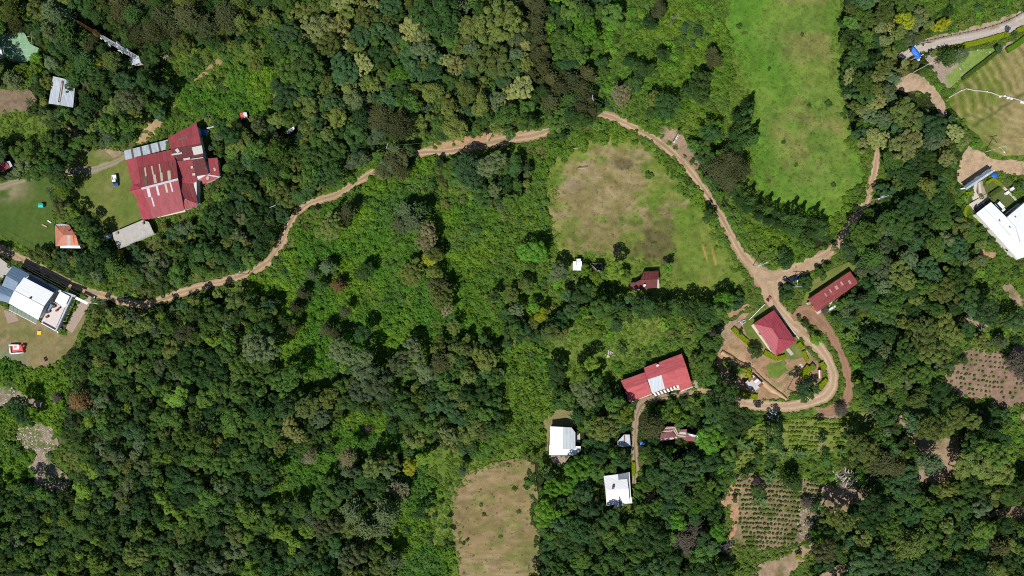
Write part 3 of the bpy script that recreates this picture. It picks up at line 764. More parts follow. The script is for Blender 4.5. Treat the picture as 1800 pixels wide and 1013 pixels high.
sheet('pasture', 'light green pasture beyond the row of cypresses', PASTURE, .03, c_pasture, cat='field', jit=3)
sheet('paddock', 'tan and green paddock inside the bend of the dirt road', PADDOCK, .035, c_paddock, cat='field', jit=3)
sheet('stubble_field', 'dry tan stubble field at the lower edge', DRYF, .04, c_dryfield, cat='field', jit=2.5)
sheet('lawn', 'mown lawn in front of the large red roofed building', LAWN, .045, c_lawn, cat='lawn', jit=1.5)
sheet('lawn', 'darker lawn by the orange tiled cottage', LAWN_B, .05, c_lawn_b, cat='lawn', jit=1.5, seed=5)
sheet('yard', 'worn brown yard beside the white and blue roofed house', YARD, .04, c_yard, cat='yard', jit=1.5)
sheet('scree', 'pale stony bank at the left edge', SCREE1, .05, c_scree, cat='ground', jit=3)
sheet('scree', 'pale stony slope with sparse plants', SCREE2, .05, c_scree, cat='ground', jit=3, seed=9)
sheet('terrace_field', 'contoured tan and green terrace field', TERR, .04, c_terrace, cat='field', jit=1.5)
sheet('gravel_plot', 'gravel and grass plot below the grey driveway', PLOT, .06, c_plot, cat='ground', jit=2)
sheet('road_bank', 'bare tan bank above the grey driveway', BANK, .05, c_brown((0.33, 0.25, 0.17), (0.4, 0.31, 0.22), .25), cat='ground', jit=1.5)
sheet('dirt_yard', 'tan dirt turning area by the leaning pole', PATCH1, .06, c_brown((0.36, 0.255, 0.165), (0.46, 0.34, 0.24), .15), cat='ground', jit=2)
sheet('dirt_yard', 'tan dirt forecourt outside the villa gate', PATCH2, .065, c_brown((0.38, 0.265, 0.165), (0.5, 0.37, 0.25), .12), cat='ground', jit=2, seed=4)
sheet('crop_plot', 'bare brown plot with sparse crop rows by the right wood', PLOT_D, .05, c_brown((0.215, 0.14, 0.1), (0.30, 0.205, 0.15), .2), cat='field', jit=2.5, relief=.1)
sheet('crop_plot', 'brown terraced plot of coffee rows near the lower edge', PLOT_E, .05, c_brown((0.19, 0.145, 0.08), (0.28, 0.21, 0.13), .7), cat='field', jit=2.5, relief=.1, seed=3)
sheet('crop_plot', 'green terraced crop rows below the looping track', PLOT_F, .05, c_cropgreen, cat='field', jit=2.5, relief=.1, seed=8)
sheet('garden_ground', 'tan earth garden round the crimson hipped roof house', GARDEN, .045, c_garden, cat='yard', jit=2, relief=.04)
sheet('verge', 'dry grass verge by the faded red shed', VERGE, .06, c_lawn, cat='lawn', jit=2)
sheet('cut_grass', 'yellowish mown grass behind the white roofed house', GRASS_CUT, .05, c_gravel((0.17, 0.165, 0.065), (0.24, 0.215, 0.09)), cat='lawn', jit=1)
sheet('meadow', 'green rough meadow above the coral roofed house', MEADOW, .03, c_meadow, cat='field', jit=4)
sheet('grass_strip', 'bright grass strip beside the stubble field', STRIP, .03, c_meadow, cat='field', jit=4)
sheet('forest_path', 'thin tan path into the upper wood', CLEAR1, .05, c_brown((0.27, 0.2, 0.1), (0.33, 0.25, 0.13), .3), cat='path', jit=1.5)
sheet('clearing', 'bright green clearing behind the big red building', CLEAR2, .03, c_meadow, cat='field', jit=3, seed=2)
sheet('dirt_track', 'tan dirt scar behind the big red building', DIRTB, .055, c_brown((0.36, 0.25, 0.13), (0.42, 0.3, 0.17), .2), cat='path', jit=2)
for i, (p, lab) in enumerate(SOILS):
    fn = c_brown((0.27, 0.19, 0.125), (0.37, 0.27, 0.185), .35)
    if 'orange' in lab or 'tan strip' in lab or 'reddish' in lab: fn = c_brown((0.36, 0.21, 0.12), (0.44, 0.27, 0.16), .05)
    if 'shaded' in lab or 'dark' in lab: fn = c_brown((0.17, 0.125, 0.085), (0.24, 0.18, 0.12), .3)  # darker soil for dark patches; for shaded ones the shade is in the colour
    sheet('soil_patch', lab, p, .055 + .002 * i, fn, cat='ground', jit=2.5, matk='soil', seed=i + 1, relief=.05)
sheet('garden_lawn', 'green lawn strip round the crimson roofed house', [(1303, 566), (1322, 548), (1348, 532), (1362, 545), (1408, 606), (1412, 628), (1395, 632), (1372, 632), (1352, 622), (1325, 602), (1312, 590)], .097, c_lawn, cat='lawn', jit=1, seed=12)
sheet('garden_lawn', 'ragged green grass patch in the earth garden', [(1346, 644), (1352, 637), (1362, 640), (1370, 635), (1382, 638), (1378, 648), (1386, 656), (1374, 658), (1366, 668), (1358, 658), (1350, 662)], .099, c_meadow, cat='lawn', jit=5, seed=13)
sheet('grass_bank', 'mown green bank under the looping track', [(1392, 722), (1412, 716), (1440, 716), (1446, 724), (1430, 733), (1400, 732)], .1, c_meadow, cat='lawn', jit=1, seed=14)
sheet('grass_bank', 'green oval bank between the two tracks', [(1476, 680), (1482, 672), (1487, 676), (1488, 690), (1480, 696), (1475, 692)], .13, c_meadow, cat='lawn', jit=.6, seed=15)

road_obj('dirt_road', 'long winding tan dirt road with wheel ruts', ROAD_A, ROAD_A_W, .10, dirt_cols(green=.35))
road_obj('dirt_road', 'tan dirt road climbing from the junction beside the pasture', ROAD_B, ROAD_B_W, .112, dirt_cols((0.5, 0.37, 0.25)))
road_obj('dirt_track', 'looping tan track round the crimson roofed house', ROAD_C, ROAD_C_W, .122, dirt_cols((0.52, 0.385, 0.265), mid=(0.38, 0.27, 0.17)))
road_obj('dirt_track', 'narrow stony track passing the coral roofed house', ROAD_D, ROAD_D_W, .135, dirt_cols((0.37, 0.28, 0.21), mid=(0.28, 0.21, 0.15), green=.9))
road_obj('dirt_track', 'outer reddish brown track beside the bananas', ROAD_E, ROAD_E_W, .145, dirt_cols((0.32, 0.19, 0.125), mid=(0.27, 0.16, 0.1), dark=(0.2, 0.12, 0.075)), .02)
road_obj('driveway', 'grey concrete driveway with a blue gate roof', DRIVE, DRIVE_W, .10, dirt_cols((0.5, 0.45, 0.4), mid=(0.42, 0.37, 0.33), dark=(0.33, 0.29, 0.26), edge=(0.36, 0.3, 0.25)), 0)
road_obj('grass_track', 'pale worn track crossing the lawn', [(-40, 335), (0, 328), (35, 318), (62, 309), (95, 300), (130, 300), (165, 298), (200, 286), (225, 272)], [16, 15, 12, 9, 9, 11, 12, 12, 8], .10, dirt_cols((0.3, 0.27, 0.2), mid=(0.24, 0.21, 0.13), dark=(0.19, 0.17, 0.1), edge=(0.15, 0.145, 0.06)), .02)
road_obj('footpath', 'thin tan path along the bank of the crop plot', [(1350, 974), (1372, 968), (1395, 967), (1412, 960), (1428, 950)], [3, 4, 4, 4, 3], .12, dirt_cols((0.38, 0.25, 0.16), mid=(0.33, 0.22, 0.14)), 0)
road_obj('earth_bank', 'raw earth bank crossing the garden of the crimson roofed house', [(1268, 618), (1290, 632), (1320, 652), (1350, 678), (1382, 702)], [8, 12, 13, 12, 8], .03, dirt_cols((0.52, 0.36, 0.22), mid=(0.44, 0.29, 0.17), edge=(0.3, 0.19, 0.11)), 0, .9)
JUNC = [(1304, 450), (1326, 468), (1352, 480), (1385, 479), (1402, 468), (1422, 456), (1442, 452), (1448, 462), (1422, 480), (1396, 490), (1372, 500), (1366, 516), (1364, 530), (1374, 546), (1352, 540), (1340, 524), (1336, 505), (1330, 490), (1314, 470)]
sheet('road_junction', 'wide tan dirt junction where the roads meet', JUNC, .165, lambda x, y, px, py: mixc((0.37, 0.26, 0.165), (0.5, 0.37, 0.25), np.clip(fbm(x, y * .5, 4, 6, 5) * 2 - .55, 0, 1)) * (.85 + .3 * fbm(x, y, 1.2, 3))[..., None], cat='road', jit=1.2, matk='dirt_road')
ROADS = [(ROAD_A, ROAD_A_W), (ROAD_B, ROAD_B_W), (ROAD_C, ROAD_C_W), (ROAD_D, ROAD_D_W), (ROAD_E, ROAD_E_W), (DRIVE, DRIVE_W)]
# ------------------------------------------------------------------ buildings
FOOT = []
class House:
    def __init__(s, name, label, cat, centre, group=None):
        c = W(*centre); s.n = 0
        s.root = thing(name, label, cat, (c.x, c.y, 0), 0, group)
    def roof(s, pts, m, t=.12, name='roof', parent=None, **kw):
        FOOT.append([(p[0], p[1]) for p in pts])
        mb = MB().prism([W(*p) for p in pts], t)
        off = tuple(s.root.location)
        return obj(name, mb.mesh(name, M[m], off), parent or s.root, **kw)
    def strip(s, a, b, w, m, name, parent=None, h=.06, lift=.05):
        pa = W(*a) + Vector((0, 0, lift)); pb = W(*b) + Vector((0, 0, lift))
        return obj(name, MB().bar(pa, pb, w, h).mesh(name, M[m], tuple(s.root.location)), parent or s.root)
    def walls(s, pts, m, inset=.45, drop=.16, windows=True, door=0, name='wall'):
        P = [W(*p) for p in pts]
        A = sum(P[i].x * P[(i + 1) % len(P)].y - P[(i + 1) % len(P)].x * P[i].y for i in range(len(P)))
        if A < 0: P = P[::-1]
        c = sum((p.to_2d() for p in P), Vector((0, 0))) / len(P)
        Q = []
        for p in P:
            d = p.to_2d() - c
            q = c + d * max(.2, (d.length - inset * 1.3) / max(d.length, .01))
            Q.append((q.x, q.y, p.z - drop))
        n = len(Q)
        v = [(q[0], q[1], -.4) for q in Q] + Q
        f = [(i, (i + 1) % n, n + (i + 1) % n, n + i) for i in range(n)] + [tuple(range(n, 2 * n))]
        w = MB().add(v, f).build(name, M[m], s.root)
        if windows:
            E = []
            for i in range(n):
                a = Vector(Q[i]); b = Vector(Q[(i + 1) % n]); L = (b - a).to_2d().length
                if L > 2.6: E.append((L, i, a, b))
            E.sort(key=lambda e: -e[0])
            for j, (L, i, a, b) in enumerate(E[:4]):
                k = 2 if L > 6 else 1
                d = (b - a).to_2d().normalized(); nrm = Vector((d.y, -d.x)); ang = math.atan2(d.y, d.x)
                for q in range(k):
                    t = (q + .5) / k + (.08 if j == door else 0)
                    p = (a + (b - a) * t).to_2d()
                    top = min(a.z, b.z)
                    if j == door and q == 0:
                        e = p + nrm * .04
                        dr = MB().box((e.x, e.y, 1.0), (.95, .1, 2.0), ang).build('door', M['wood'], s.root)
                        hp = e + nrm * .08 + d * .35
                        MB().box((hp.x, hp.y, 1.0), (.12, .05, .05), ang).build('handle', M['metal'], dr, off=tuple(s.root.location))
                    elif top > 1.6:
                        e = p + nrm * .03
                        zc = min(1.5, top - .65)
                        fr = MB().box((e.x, e.y, zc), (1.35, .1, 1.1), ang).build('window', M['plaster'], s.root)
                        e = p + nrm * .06
                        MB().box((e.x, e.y, zc), (1.2, .08, .95), ang).build('pane', M['glass'], fr, off=tuple(s.root.location))
        return w
    def box(s, c, d, rz, m, name, parent=None, **kw):
        p = W(*c)
        return obj(name, MB().box(p, d, rz).mesh(name, M[m], tuple(s.root.location), **kw), parent or s.root)

# --- the large red roofed building
h = House('large_building', 'large red sheet roofed building with skylights and a patchwork of rusty wings', 'building', (300, 305))
T = lambda zx, zy, z: (200 + zx / 4.05, 200 + zy / 4.05, z)
r = h.roof([T(162, 308, 4.2), T(416, 255, 4.2), T(440, 335, 5.2), T(176, 388, 5.2)], 'red_sheet')
h.roof([T(172, 384, 5.25), T(442, 331, 5.25), T(458, 466, 6.6), T(198, 533, 6.6)], 'red_old')
r2 = h.roof([T(198, 533, 6.6), T(458, 466, 6.6), T(502, 688, 4.3), T(282, 744, 4.3)], 'red_sheet')
h.roof([T(85, 330, 3.2), T(162, 308, 4.15), T(190, 492, 4.15), T(130, 504, 3.2)], 'red_sheet')
h.roof([T(130, 504, 3.25), T(190, 490, 4.2), T(200, 533, 6.55), T(110, 550, 3.1)], 'pink_red')
h.roof([T(110, 550, 3.1), T(200, 533, 6.5), T(282, 744, 4.25), T(160, 592, 3.2)], 'red_sheet')
h.roof([T(160, 592, 3.2), T(282, 744, 4.2), T(200, 755, 3.1)], 'pink_red')
h.roof([T(435, 336, 5.0), T(556, 330, 4.2), T(596, 480, 3.9), T(562, 498, 3.9), T(488, 500, 4.8), T(470, 520, 5.2)], 'red_sheet')
h.roof([T(470, 516, 5.3), T(492, 497, 4.9), T(562, 498, 4.0), T(600, 640, 3.5), T(505, 605, 5.1)], 'red_old')
h.roof([T(505, 607, 5.0), T(600, 642, 3.5), T(575, 664, 3.4), T(506, 686, 3.9), T(497, 640, 4.4)], 'red_sheet')
h.roof([T(386, 172, 4.4), T(588, 64, 4.4), T(620, 210, 5.2), T(404, 248, 5.2)], 'red_sheet')
r3 = h.roof([T(404, 247, 5.15), T(619, 206, 5.15), T(642, 318, 4.6), T(430, 334, 4.6)], 'rust_red')
r4 = h.roof([T(556, 326, 4.55), T(642, 312, 4.55), T(678, 432, 3.9), T(582, 446, 3.9)], 'rust_red')
e = h.roof([T(668, 320, 3.0), T(738, 313, 3.0), T(754, 446, 3.4), T(690, 440, 3.4)], 'red_sheet')
h.roof([T(612, 446, 3.3), T(660, 436, 3.3), T(755, 450, 3.0), T(636, 502, 2.8)], 'pink_red')
for i in range(5):                                    # zinc lean-to: five sheets and four brown fibre sheets between them
    a = i / 5 + .0; b = a + .155
    def L_(t, row):
        p0 = np.array((72, 265)); p1 = np.array((386, 184)); q0 = np.array((82, 330)); q1 = np.array((403, 247))
        u = p0 + (p1 - p0) * t; w = q0 + (q1 - q0) * t
        return T(*(u if row == 0 else w), 3.1 if row == 0 else 3.9)
    h.roof([L_(a, 0), L_(b, 0), L_(b, 1), L_(a, 1)], 'zinc', .08, 'lean_to_sheet')
    if i < 4: h.roof([L_(b, 0), L_(a + .2, 0), L_(a + .2, 1), L_(b, 1)], 'zinc_dark', .12, 'fibre_sheet')
h.roof([L_(.955, 0), L_(1, 0), L_(1, 1), L_(.955, 1)], 'zinc', .08, 'lean_to_sheet')
def on(zx, zy, A, B):   # height on the two slopes of the main gable
    m0 = np.array((305, 360)); m1 = np.array((328, 500)); m2 = np.array((392, 716))
    rid = 533 + (zx - 198) * (466 - 533) / (458 - 198)
    if zy < rid:
        e0 = 384 + (zx - 172) * (331 - 384) / 270
        return 5.25 + (zy - e0) / (rid - e0) * 1.35
    e1 = 744 + (zx - 282) * (688 - 744) / 220
    return 6.6 - (zy - rid) / (e1 - rid) * 2.3
for (x0, y0, x1, y1, w, m_) in [(222, 384, 230, 446, 3.4, 'skylight'), (270, 372, 282, 434, 3.2, 'skylight'), (324, 358, 334, 420, 2.8, 'skylight'), (392, 406, 398, 470, 6.5, 'skylight'), (224, 448, 232, 512, 6, 'skylight_dark'), (288, 434, 298, 494, 6, 'skylight'), (338, 420, 344, 482, 5, 'skylight'), (408, 338, 414, 376, 3.5, 'skylight_dark'),
                               (244, 532, 258, 594, 6.5, 'ridge_white'), (306, 516, 322, 582, 4.5, 'ridge_white'), (368, 502, 382, 562, 4.5, 'skylight'), (402, 490, 420, 556, 3, 'ridge_white'), (270, 596, 288, 660, 3, 'ridge_white')]:
    h.strip(T(x0, y0, on(x0, y0, 0, 0)), T(x1, y1, on(x1, y1, 0, 0)), w / 4.05 * 0.21 * 4.05 * .95 if False else w * .21 * .8, m_, 'skylight', r2, .05, .05)
h.strip(T(198, 535, 6.65), T(458, 467, 6.65), .75, 'ridge_white', 'ridge_cap', r2, .1, .05)
h.roof([T(555, 240, 5.13), T(626, 226, 5.13), T(636, 282, 4.86), T(570, 296, 4.86)], 'pale_sheet', .05, 'patch', r3)
for (x0, y0, x1, y1, w) in [(416, 294, 490, 282, .6), (500, 328, 548, 320, .75), (556, 326, 640, 314, .3), (448, 254, 466, 276, 1.1), (550, 384, 566, 382, .8), (562, 434, 582, 432, .8)]:
    h.strip(T(x0, y0, 4.75 if y0 < 350 else 4.15), T(x1, y1, 4.75 if y0 < 350 else 4.15), w, 'pale_sheet', 'patch', r3, .05, .42 if y0 < 330 else .2)
h.strip(T(668, 436, 3.5), T(752, 452, 3.2), .5, 'ridge_white', 'ridge_cap', e, .1, .06)
h.strip(T(460, 184, 4.9), T(530, 166, 4.85), .9, 'skylight_dark', 'patch', None, .05, .12)
h.strip(T(660, 455, 3.35), T(678, 462, 3.35), 1.3, 'skylight', 'patch', e, .05, .05)
h.strip(T(716, 385, 3.3), T(720, 408, 3.3), .7, 'skylight', 'patch', e, .05, .05)
h.walls([T(90, 335, 3.1), T(165, 310, 3.9), T(405, 250, 4.2), T(590, 80, 4.2), T(676, 430, 3.8), T(600, 478, 3.8), T(600, 640, 3.4), T(500, 686, 3.9), T(205, 752, 3.1), T(160, 592, 3.1), T(128, 505, 3.1)], 'plaster', .5)
h.walls([T(668, 322, 2.9), T(738, 315, 2.9), T(752, 448, 2.9), T(640, 498, 2.8)], 'plaster', .4, windows=False)
h.strip(T(205, 757, .25), T(510, 690, .25), .9, 'concrete_pale', 'plinth', None, .3, 0)
h.strip(T(574, 512, 2.9), T(604, 640, 2.9), .35, 'blue_light', 'gutter', None, .2, 0)
h.strip(T(604, 640, 2.9), T(580, 668, 2.9), .35, 'blue_light', 'gutter', None, .2, 0)

# --- white and blue roofed house by the road
h = House('white_house', 'white roofed house with blue grey wings and an open roof terrace beside the dirt road', 'house', (70, 525))
T = lambda zx, zy, z: (zx / 4.405, 430 + zy / 4.405, z)
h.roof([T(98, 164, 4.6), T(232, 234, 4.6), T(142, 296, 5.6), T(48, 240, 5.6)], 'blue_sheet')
h.roof([T(48, 240, 5.6), T(142, 296, 5.6), T(108, 360, 4.6), T(14, 318, 4.6)], 'blue_light')  # slope towards the sun painted a lighter blue than its partner
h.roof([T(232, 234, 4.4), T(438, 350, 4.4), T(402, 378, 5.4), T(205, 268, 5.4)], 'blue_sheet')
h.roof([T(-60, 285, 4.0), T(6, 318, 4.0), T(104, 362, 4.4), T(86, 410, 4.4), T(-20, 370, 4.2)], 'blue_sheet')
h.roof([T(-20, 366, 4.2), T(86, 408, 4.4), T(60, 452, 3.6), T(-60, 416, 3.6)], 'blue_light')  # again the sunward slope is lightened by its colour
r = h.roof([T(186, 254, 6.6), T(416, 374, 6.6), T(342, 476, 7.2), T(112, 354, 7.2)], 'white_plain')
r2 = h.roof([T(110, 357, 7.2), T(340, 479, 7.2), T(296, 584, 6.5), T(64, 454, 6.5)], 'white_plain')
h.strip(T(112, 356, 7.15), T(341, 478, 7.15), .22, 'metal', 'valley_gutter', r, .06, .06)
h.strip(T(232, 410, 7.3), T(244, 416, 7.3), .55, 'black', 'vent', r, .3, .1)
for i in range(7):
    a = i / 7; b = (i + .9) / 7
    g = lambda t, q: (70 + t * 215 + (6 if q == 0 else -0), 468 + t * 112 + (0 if q == 0 else 34))
    h.roof([T(*g(a, 0), 5.2), T(*g(b, 0), 5.2), T(*g(b, 1), 4.7), T(*g(a, 1), 4.7)], 'green_panel', .05, 'awning_panel')
h.strip(T(70, 506, 4.65), T(282, 616, 4.65), .2, 'metal_white', 'fascia', None, .2, 0)
h.roof([T(466, 362, 5.0), T(540, 402, 5.0), T(498, 492, 4.7), T(424, 440, 4.7)], 'white_plain')
dk = h.roof([T(405, 440, 3.3), T(500, 490, 3.3), T(425, 662, 3.3), T(320, 600, 3.3)], 'deck', .25, 'roof_terrace')
h.strip(T(555, 402, 4.1), T(432, 668, 4.1), .55, 'zinc', 'parapet', dk, .9, -.4)
h.strip(T(432, 670, 4.0), T(318, 608, 4.0), .3, 'metal_white', 'parapet', dk, .7, -.35)
h.strip(T(438, 352, 4.4), T(585, 402, 4.4), .8, 'zinc', 'gutter', None, .25, 0)
h.roof([T(590, 404, 3.6), T(686, 450, 3.6), T(672, 466, 3.4), T(582, 422, 3.4)], 'white_plain', .1, 'canopy')
h.roof([T(375, 455, 4.3), T(410, 470, 4.3), T(378, 515, 4.1), T(345, 498, 4.1)], 'blue_light', .06, 'canopy')
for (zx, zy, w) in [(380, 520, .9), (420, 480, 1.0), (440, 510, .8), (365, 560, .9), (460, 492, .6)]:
    h.box(T(zx, zy, 3.65), (w, w * .8, .6), .5, 'rust_strip', 'planter', dk)  # dark blocks in place of furniture shadows on the terrace
h.walls([T(100, 172, 4.4), T(440, 354, 4.2), T(402, 440, 4.6), T(296, 580, 5.6), T(75, 452, 5.6), T(122, 362, 5.2), T(104, 352, 4.4), T(16, 318, 4.4)], 'plaster', .3)
h.walls([T(405, 440, 3.1), T(500, 490, 3.1), T(545, 410, 3.1), T(425, 662, 3.1), T(320, 600, 3.1)], 'plaster', .15, drop=.1, windows=False)
h.walls([T(-60, 290, 3.7), T(6, 318, 3.8), T(100, 362, 3.8), T(60, 448, 3.4), T(-60, 412, 3.4)], 'plaster', .4)
for k in range(5):
    t = k / 4
    a = T(558 - t * 110, 420 + t * 225, 2.9); b = T(590 - t * 110, 430 + t * 225, 2.9)
    h.strip(a, b, .14, 'metal', 'rail', None, .14, 0)
h2 = House('side_terrace', 'long brown paved terrace along the white house', 'terrace', (140, 555))
T2 = T
h2.roof([T2(612, 440, .14), T2(700, 396, .14), T2(722, 422, .14), T2(560, 686, .14), T2(508, 650, .14)], 'paver', .3, 'paving')
h2 = House('forecourt', 'pale concrete forecourt beside the blue roofed wing', 'terrace', (5, 470))
h2.roof([T2(-60, 70, .16), T2(0, 105, .16), T2(92, 175, .16), T2(28, 262, .16), T2(-60, 232, .16)], 'concrete', .3, 'paving')
h2 = House('garden_slab', 'small brown paved slab by the awning of the white house', 'slab', (20, 555))
h2.roof([T2(28, 505, .1), T2(120, 535, .1), T2(146, 590, .1), T2(60, 610, .1)], 'concrete_brown', .2, 'paving')

# --- orange tiled cottage
h = House('cottage', 'orange tiled cottage with a hipped roof and one grey strip', 'house', (116, 414))
T = lambda zx, zy, z: (zx / 4.714, 225 + zy / 4.714, z)
h.roof([T(456, 802, 2.9), T(528, 892, 4.3), T(460, 978, 2.9)], 'orange_tile')
h.roof([T(456, 812, 2.9), T(578, 812, 2.9), T(612, 858, 3.1), T(625, 890, 4.3), T(528, 890, 4.3)], 'orange_tile')
h.roof([T(528, 890, 4.3), T(552, 890, 4.3), T(552, 976, 2.9), T(460, 980, 2.9)], 'orange_tile')
h.roof([T(552, 890, 4.3), T(580, 890, 4.3), T(588, 976, 2.9), T(552, 976, 2.9)], 'grey_tile')
h.roof([T(580, 890, 4.3), T(606, 890, 4.3), T(616, 976, 2.9), T(588, 976, 2.9)], 'orange_tile')
h.roof([T(606, 890, 4.2), T(628, 888, 3.9), T(652, 974, 2.8), T(616, 976, 2.9)], 'orange_new')
h.roof([T(606, 868, 4.0), T(626, 866, 3.7), T(630, 892, 4.0), T(606, 892, 4.2)], 'orange_new')
h.roof([T(460, 800, 2.7), T(530, 795, 2.7), T(575, 806, 2.7), T(570, 816, 2.85), T(460, 816, 2.85)], 'zinc', .06, 'awning')
h.roof([T(500, 976, 2.5), T(660, 976, 2.5), T(668, 998, 2.4), T(500, 996, 2.4)], 'white_plain', .06, 'awning')
h.box(T(574, 848, 3.9), (.35, .35, .9), 0, 'black', 'flue')
h.walls([T(458, 812, 2.85), T(600, 830, 2.85), T(645, 970, 2.8), T(462, 978, 2.85)], 'plaster', .35)

# --- flat concrete roof
h = House('flat_roofed_store', 'flat grey concrete roofed store by the corner of the lawn', 'building', (232, 413))
T = lambda zx, zy, z: (160 + zx / 14.475, 380 + zy / 14.475, z)
h.roof([T(545, 425, 2.9), T(1300, 105, 2.9), T(1470, 150, 2.9), T(1600, 440, 2.9), T(700, 835, 2.9), T(580, 590, 2.9)], 'concrete', .28)
h.strip(T(700, 835, 3.0), T(1600, 442, 3.0), .25, 'concrete', 'parapet', None, .3, 0)
h.walls([T(560, 430, 2.7), T(1300, 115, 2.7), T(1590, 440, 2.7), T(700, 825, 2.7)], 'plaster', .2, windows=False)
h.box(T(660, 440, 3.2), (.9, .7, .5), .4, 'stone', 'water_box')
h.box(T(1335, 180, 3.2), (.5, .9, .5), .4, 'wood', 'crate')
h = House('shack', 'small tin shack at the end of the concrete roof', 'shed', (190, 416))
h.roof([T(350, 520, 1.8), T(470, 440, 1.9), T(540, 470, 1.8), T(510, 570, 1.7), T(400, 580, 1.7)], 'zinc', .06)
h.roof([T(300, 545, 1.5), T(360, 510, 1.5), T(400, 560, 1.4), T(340, 590, 1.4)], 'zinc_dark', .06, 'awning')
h.walls([T(360, 520, 1.7), T(470, 450, 1.8), T(530, 475, 1.7), T(500, 565, 1.6), T(400, 575, 1.6)], 'wood', .15, windows=False, drop=.1)

# --- pale green court roof at the edge
h = House('court', 'pale green netted court with faint grid lines among trees', 'court', (30, 82))
T = lambda zx, zy, z: (zx / 4.503, zy / 4.503, z)
rr = h.roof([T(-120, 300, .5), T(0, 270, .5), T(190, 258, .5), T(240, 350, .5), T(308, 382, .5), T(272, 478, .5), T(110, 498, .5), T(8, 440, .5), T(-120, 460, .5)], 'court', .5, 'court_surface')
for k in range(6):
    h.strip(T(10 + k * 48, 275, .5), T(40 + k * 44, 480, .5), .12, 'line_pale', 'court_line', rr, .02, .015)
for k in range(4):
    h.strip(T(-60, 310 + k * 45, .5), T(235 + k * 12, 290 + k * 50, .5), .12, 'line_pale', 'court_line', rr, .02, .02)
h.strip(T(-2, 380, .7), T(18, 470, .7), 1.2, 'white_plain', 'end_wall', None, .6, 0)

# --- zinc shed, tower hut, far red roof
h = House('zinc_shed', 'silver zinc roofed shed with a rusty ridge strip half under trees', 'shed', (107, 162))
T = lambda zx, zy, z: (zx / 4.503, zy / 4.503, z)
a = h.roof([T(420, 605, 2.6), T(500, 622, 3.3), T(470, 832, 3.3), T(384, 820, 2.6)], 'zinc')
h.roof([T(500, 622, 3.3), T(596, 652, 2.6), T(578, 852, 2.6), T(470, 832, 3.3)], 'zinc')
h.strip(T(497, 640, 3.35), T(468, 810, 3.35), .8, 'rust_strip', 'ridge_strip', a, .05, .04)
h.strip(T(492, 660, 3.4), T(474, 800, 3.4), .25, 'pale_sheet', 'ridge_cap', a, .05, .06)
h.walls([T(420, 610, 2.5), T(590, 655, 2.5), T(575, 848, 2.5), T(388, 815, 2.5)], 'wood_pale', .35)
h = House('tower_hut', 'small silver roofed hut at the foot of the mast', 'shed', (236, 107))
h.roof([T(1014, 466, 2.4), T(1096, 442, 2.6), T(1114, 496, 2.5), T(1046, 516, 2.3)], 'zinc')
h.walls([T(1016, 468, 2.3), T(1094, 446, 2.4), T(1110, 495, 2.4), T(1046, 512, 2.2)], 'plaster', .2, drop=.1)
h = House('red_roofed_house', 'corner of a crimson roofed house with a silver gable sheet at the photo edge', 'house', (-10, 288))
h.roof([(-40, 262, 3.2), (0, 277, 3.2), (13, 288, 3.2), (0, 296, 3.9), (-40, 285, 4.2)], 'pink_red')
h.roof([(-40, 285, 4.2), (0, 296, 3.9), (13, 288, 3.2), (17, 295, 2.9), (0, 302, 2.9), (-40, 308, 2.9)], 'red_sheet')
h.roof([(12, 284, 2.9), (17, 283, 2.8), (22, 292, 2.7), (16, 296, 2.8)], 'zinc', .06, 'awning')
h.walls([(-40, 266, 3), (0, 279, 3), (15, 290, 2.8), (0, 300, 2.8), (-40, 305, 2.8)], 'plaster', .4)

# --- white square hut, concrete tank, rusty hut in the paddock
T = lambda zx, zy, z: (1000 + zx / 9, 430 + zy / 9, z)
h = House('white_hut', 'small bright white square hut at the paddock corner', 'shed', (1015, 467))
h.roof([T(65, 266, 2.7), T(206, 266, 2.7), T(206, 412, 2.4), T(62, 408, 2.4)], 'white_plain')
h.roof([T(112, 226, 2.4), T(190, 226, 2.4), T(190, 268, 2.5), T(112, 268, 2.5)], 'white_plain', name='porch_roof')
h.strip(T(120, 230, 2.75), T(118, 330, 2.75), .12, 'metal', 'gutter', None, .1, 0)
h.walls([T(70, 270, 2.5), T(202, 270, 2.5), T(202, 408, 2.3), T(66, 404, 2.3)], 'plaster', .2)
h = House('concrete_tank', 'open dark concrete tank sunk beside the white hut', 'tank', (1049, 471))
rim = [T(335, 305, .5), T(520, 302, .5), T(542, 425, .5), T(440, 402, .5)]
h.roof([(p[0], p[1], .06) for p in rim], 'rubber', .1, 'tank_floor')  # black floor stands in for the dark of a sunken pit
for i in range(4):
    h.strip((*rim[i][:2], .5), (*rim[(i + 1) % 4][:2], .5), .22, 'stone', 'rim_wall', None, 1.0, -.3 + .004 * i)
h = House('rusty_hut', 'dark maroon rusty tin hut with a white dish on its roof', 'hut', (1135, 494))
h.roof([T(1185, 428, 2.5), T(1420, 414, 2.5), T(1420, 556, 3.4), T(1130, 566, 3.4)], 'maroon')
r = h.roof([T(1130, 564, 3.4), T(1400, 554, 3.4), T(1395, 684, 2.5), T(1200, 700, 2.5), T(1090, 712, 2.5), T(1045, 712, 2.5)], 'maroon')
h.roof([T(1110, 566, 3.2), T(1134, 566, 3.4), T(1048, 714, 2.4), T(975, 714, 2.3), T(972, 606, 2.6), T(1050, 602, 2.8)], 'maroon')
h.roof([T(1398, 520, 2.9), T(1428, 522, 2.8), T(1430, 690, 2.3), T(1392, 690, 2.4)], 'pale_sheet', .05, 'patch')
for k in range(5):
    h.strip(T(1190 + k * 50, 432, 2.5), T(1165 + k * 54, 560, 3.35), .16, 'rust_strip', 'seam', None, .06, .04)
h.strip(T(1130, 566, 3.42), T(1400, 555, 3.42), .22, 'rust_strip', 'ridge_cap', r, .06, .05)
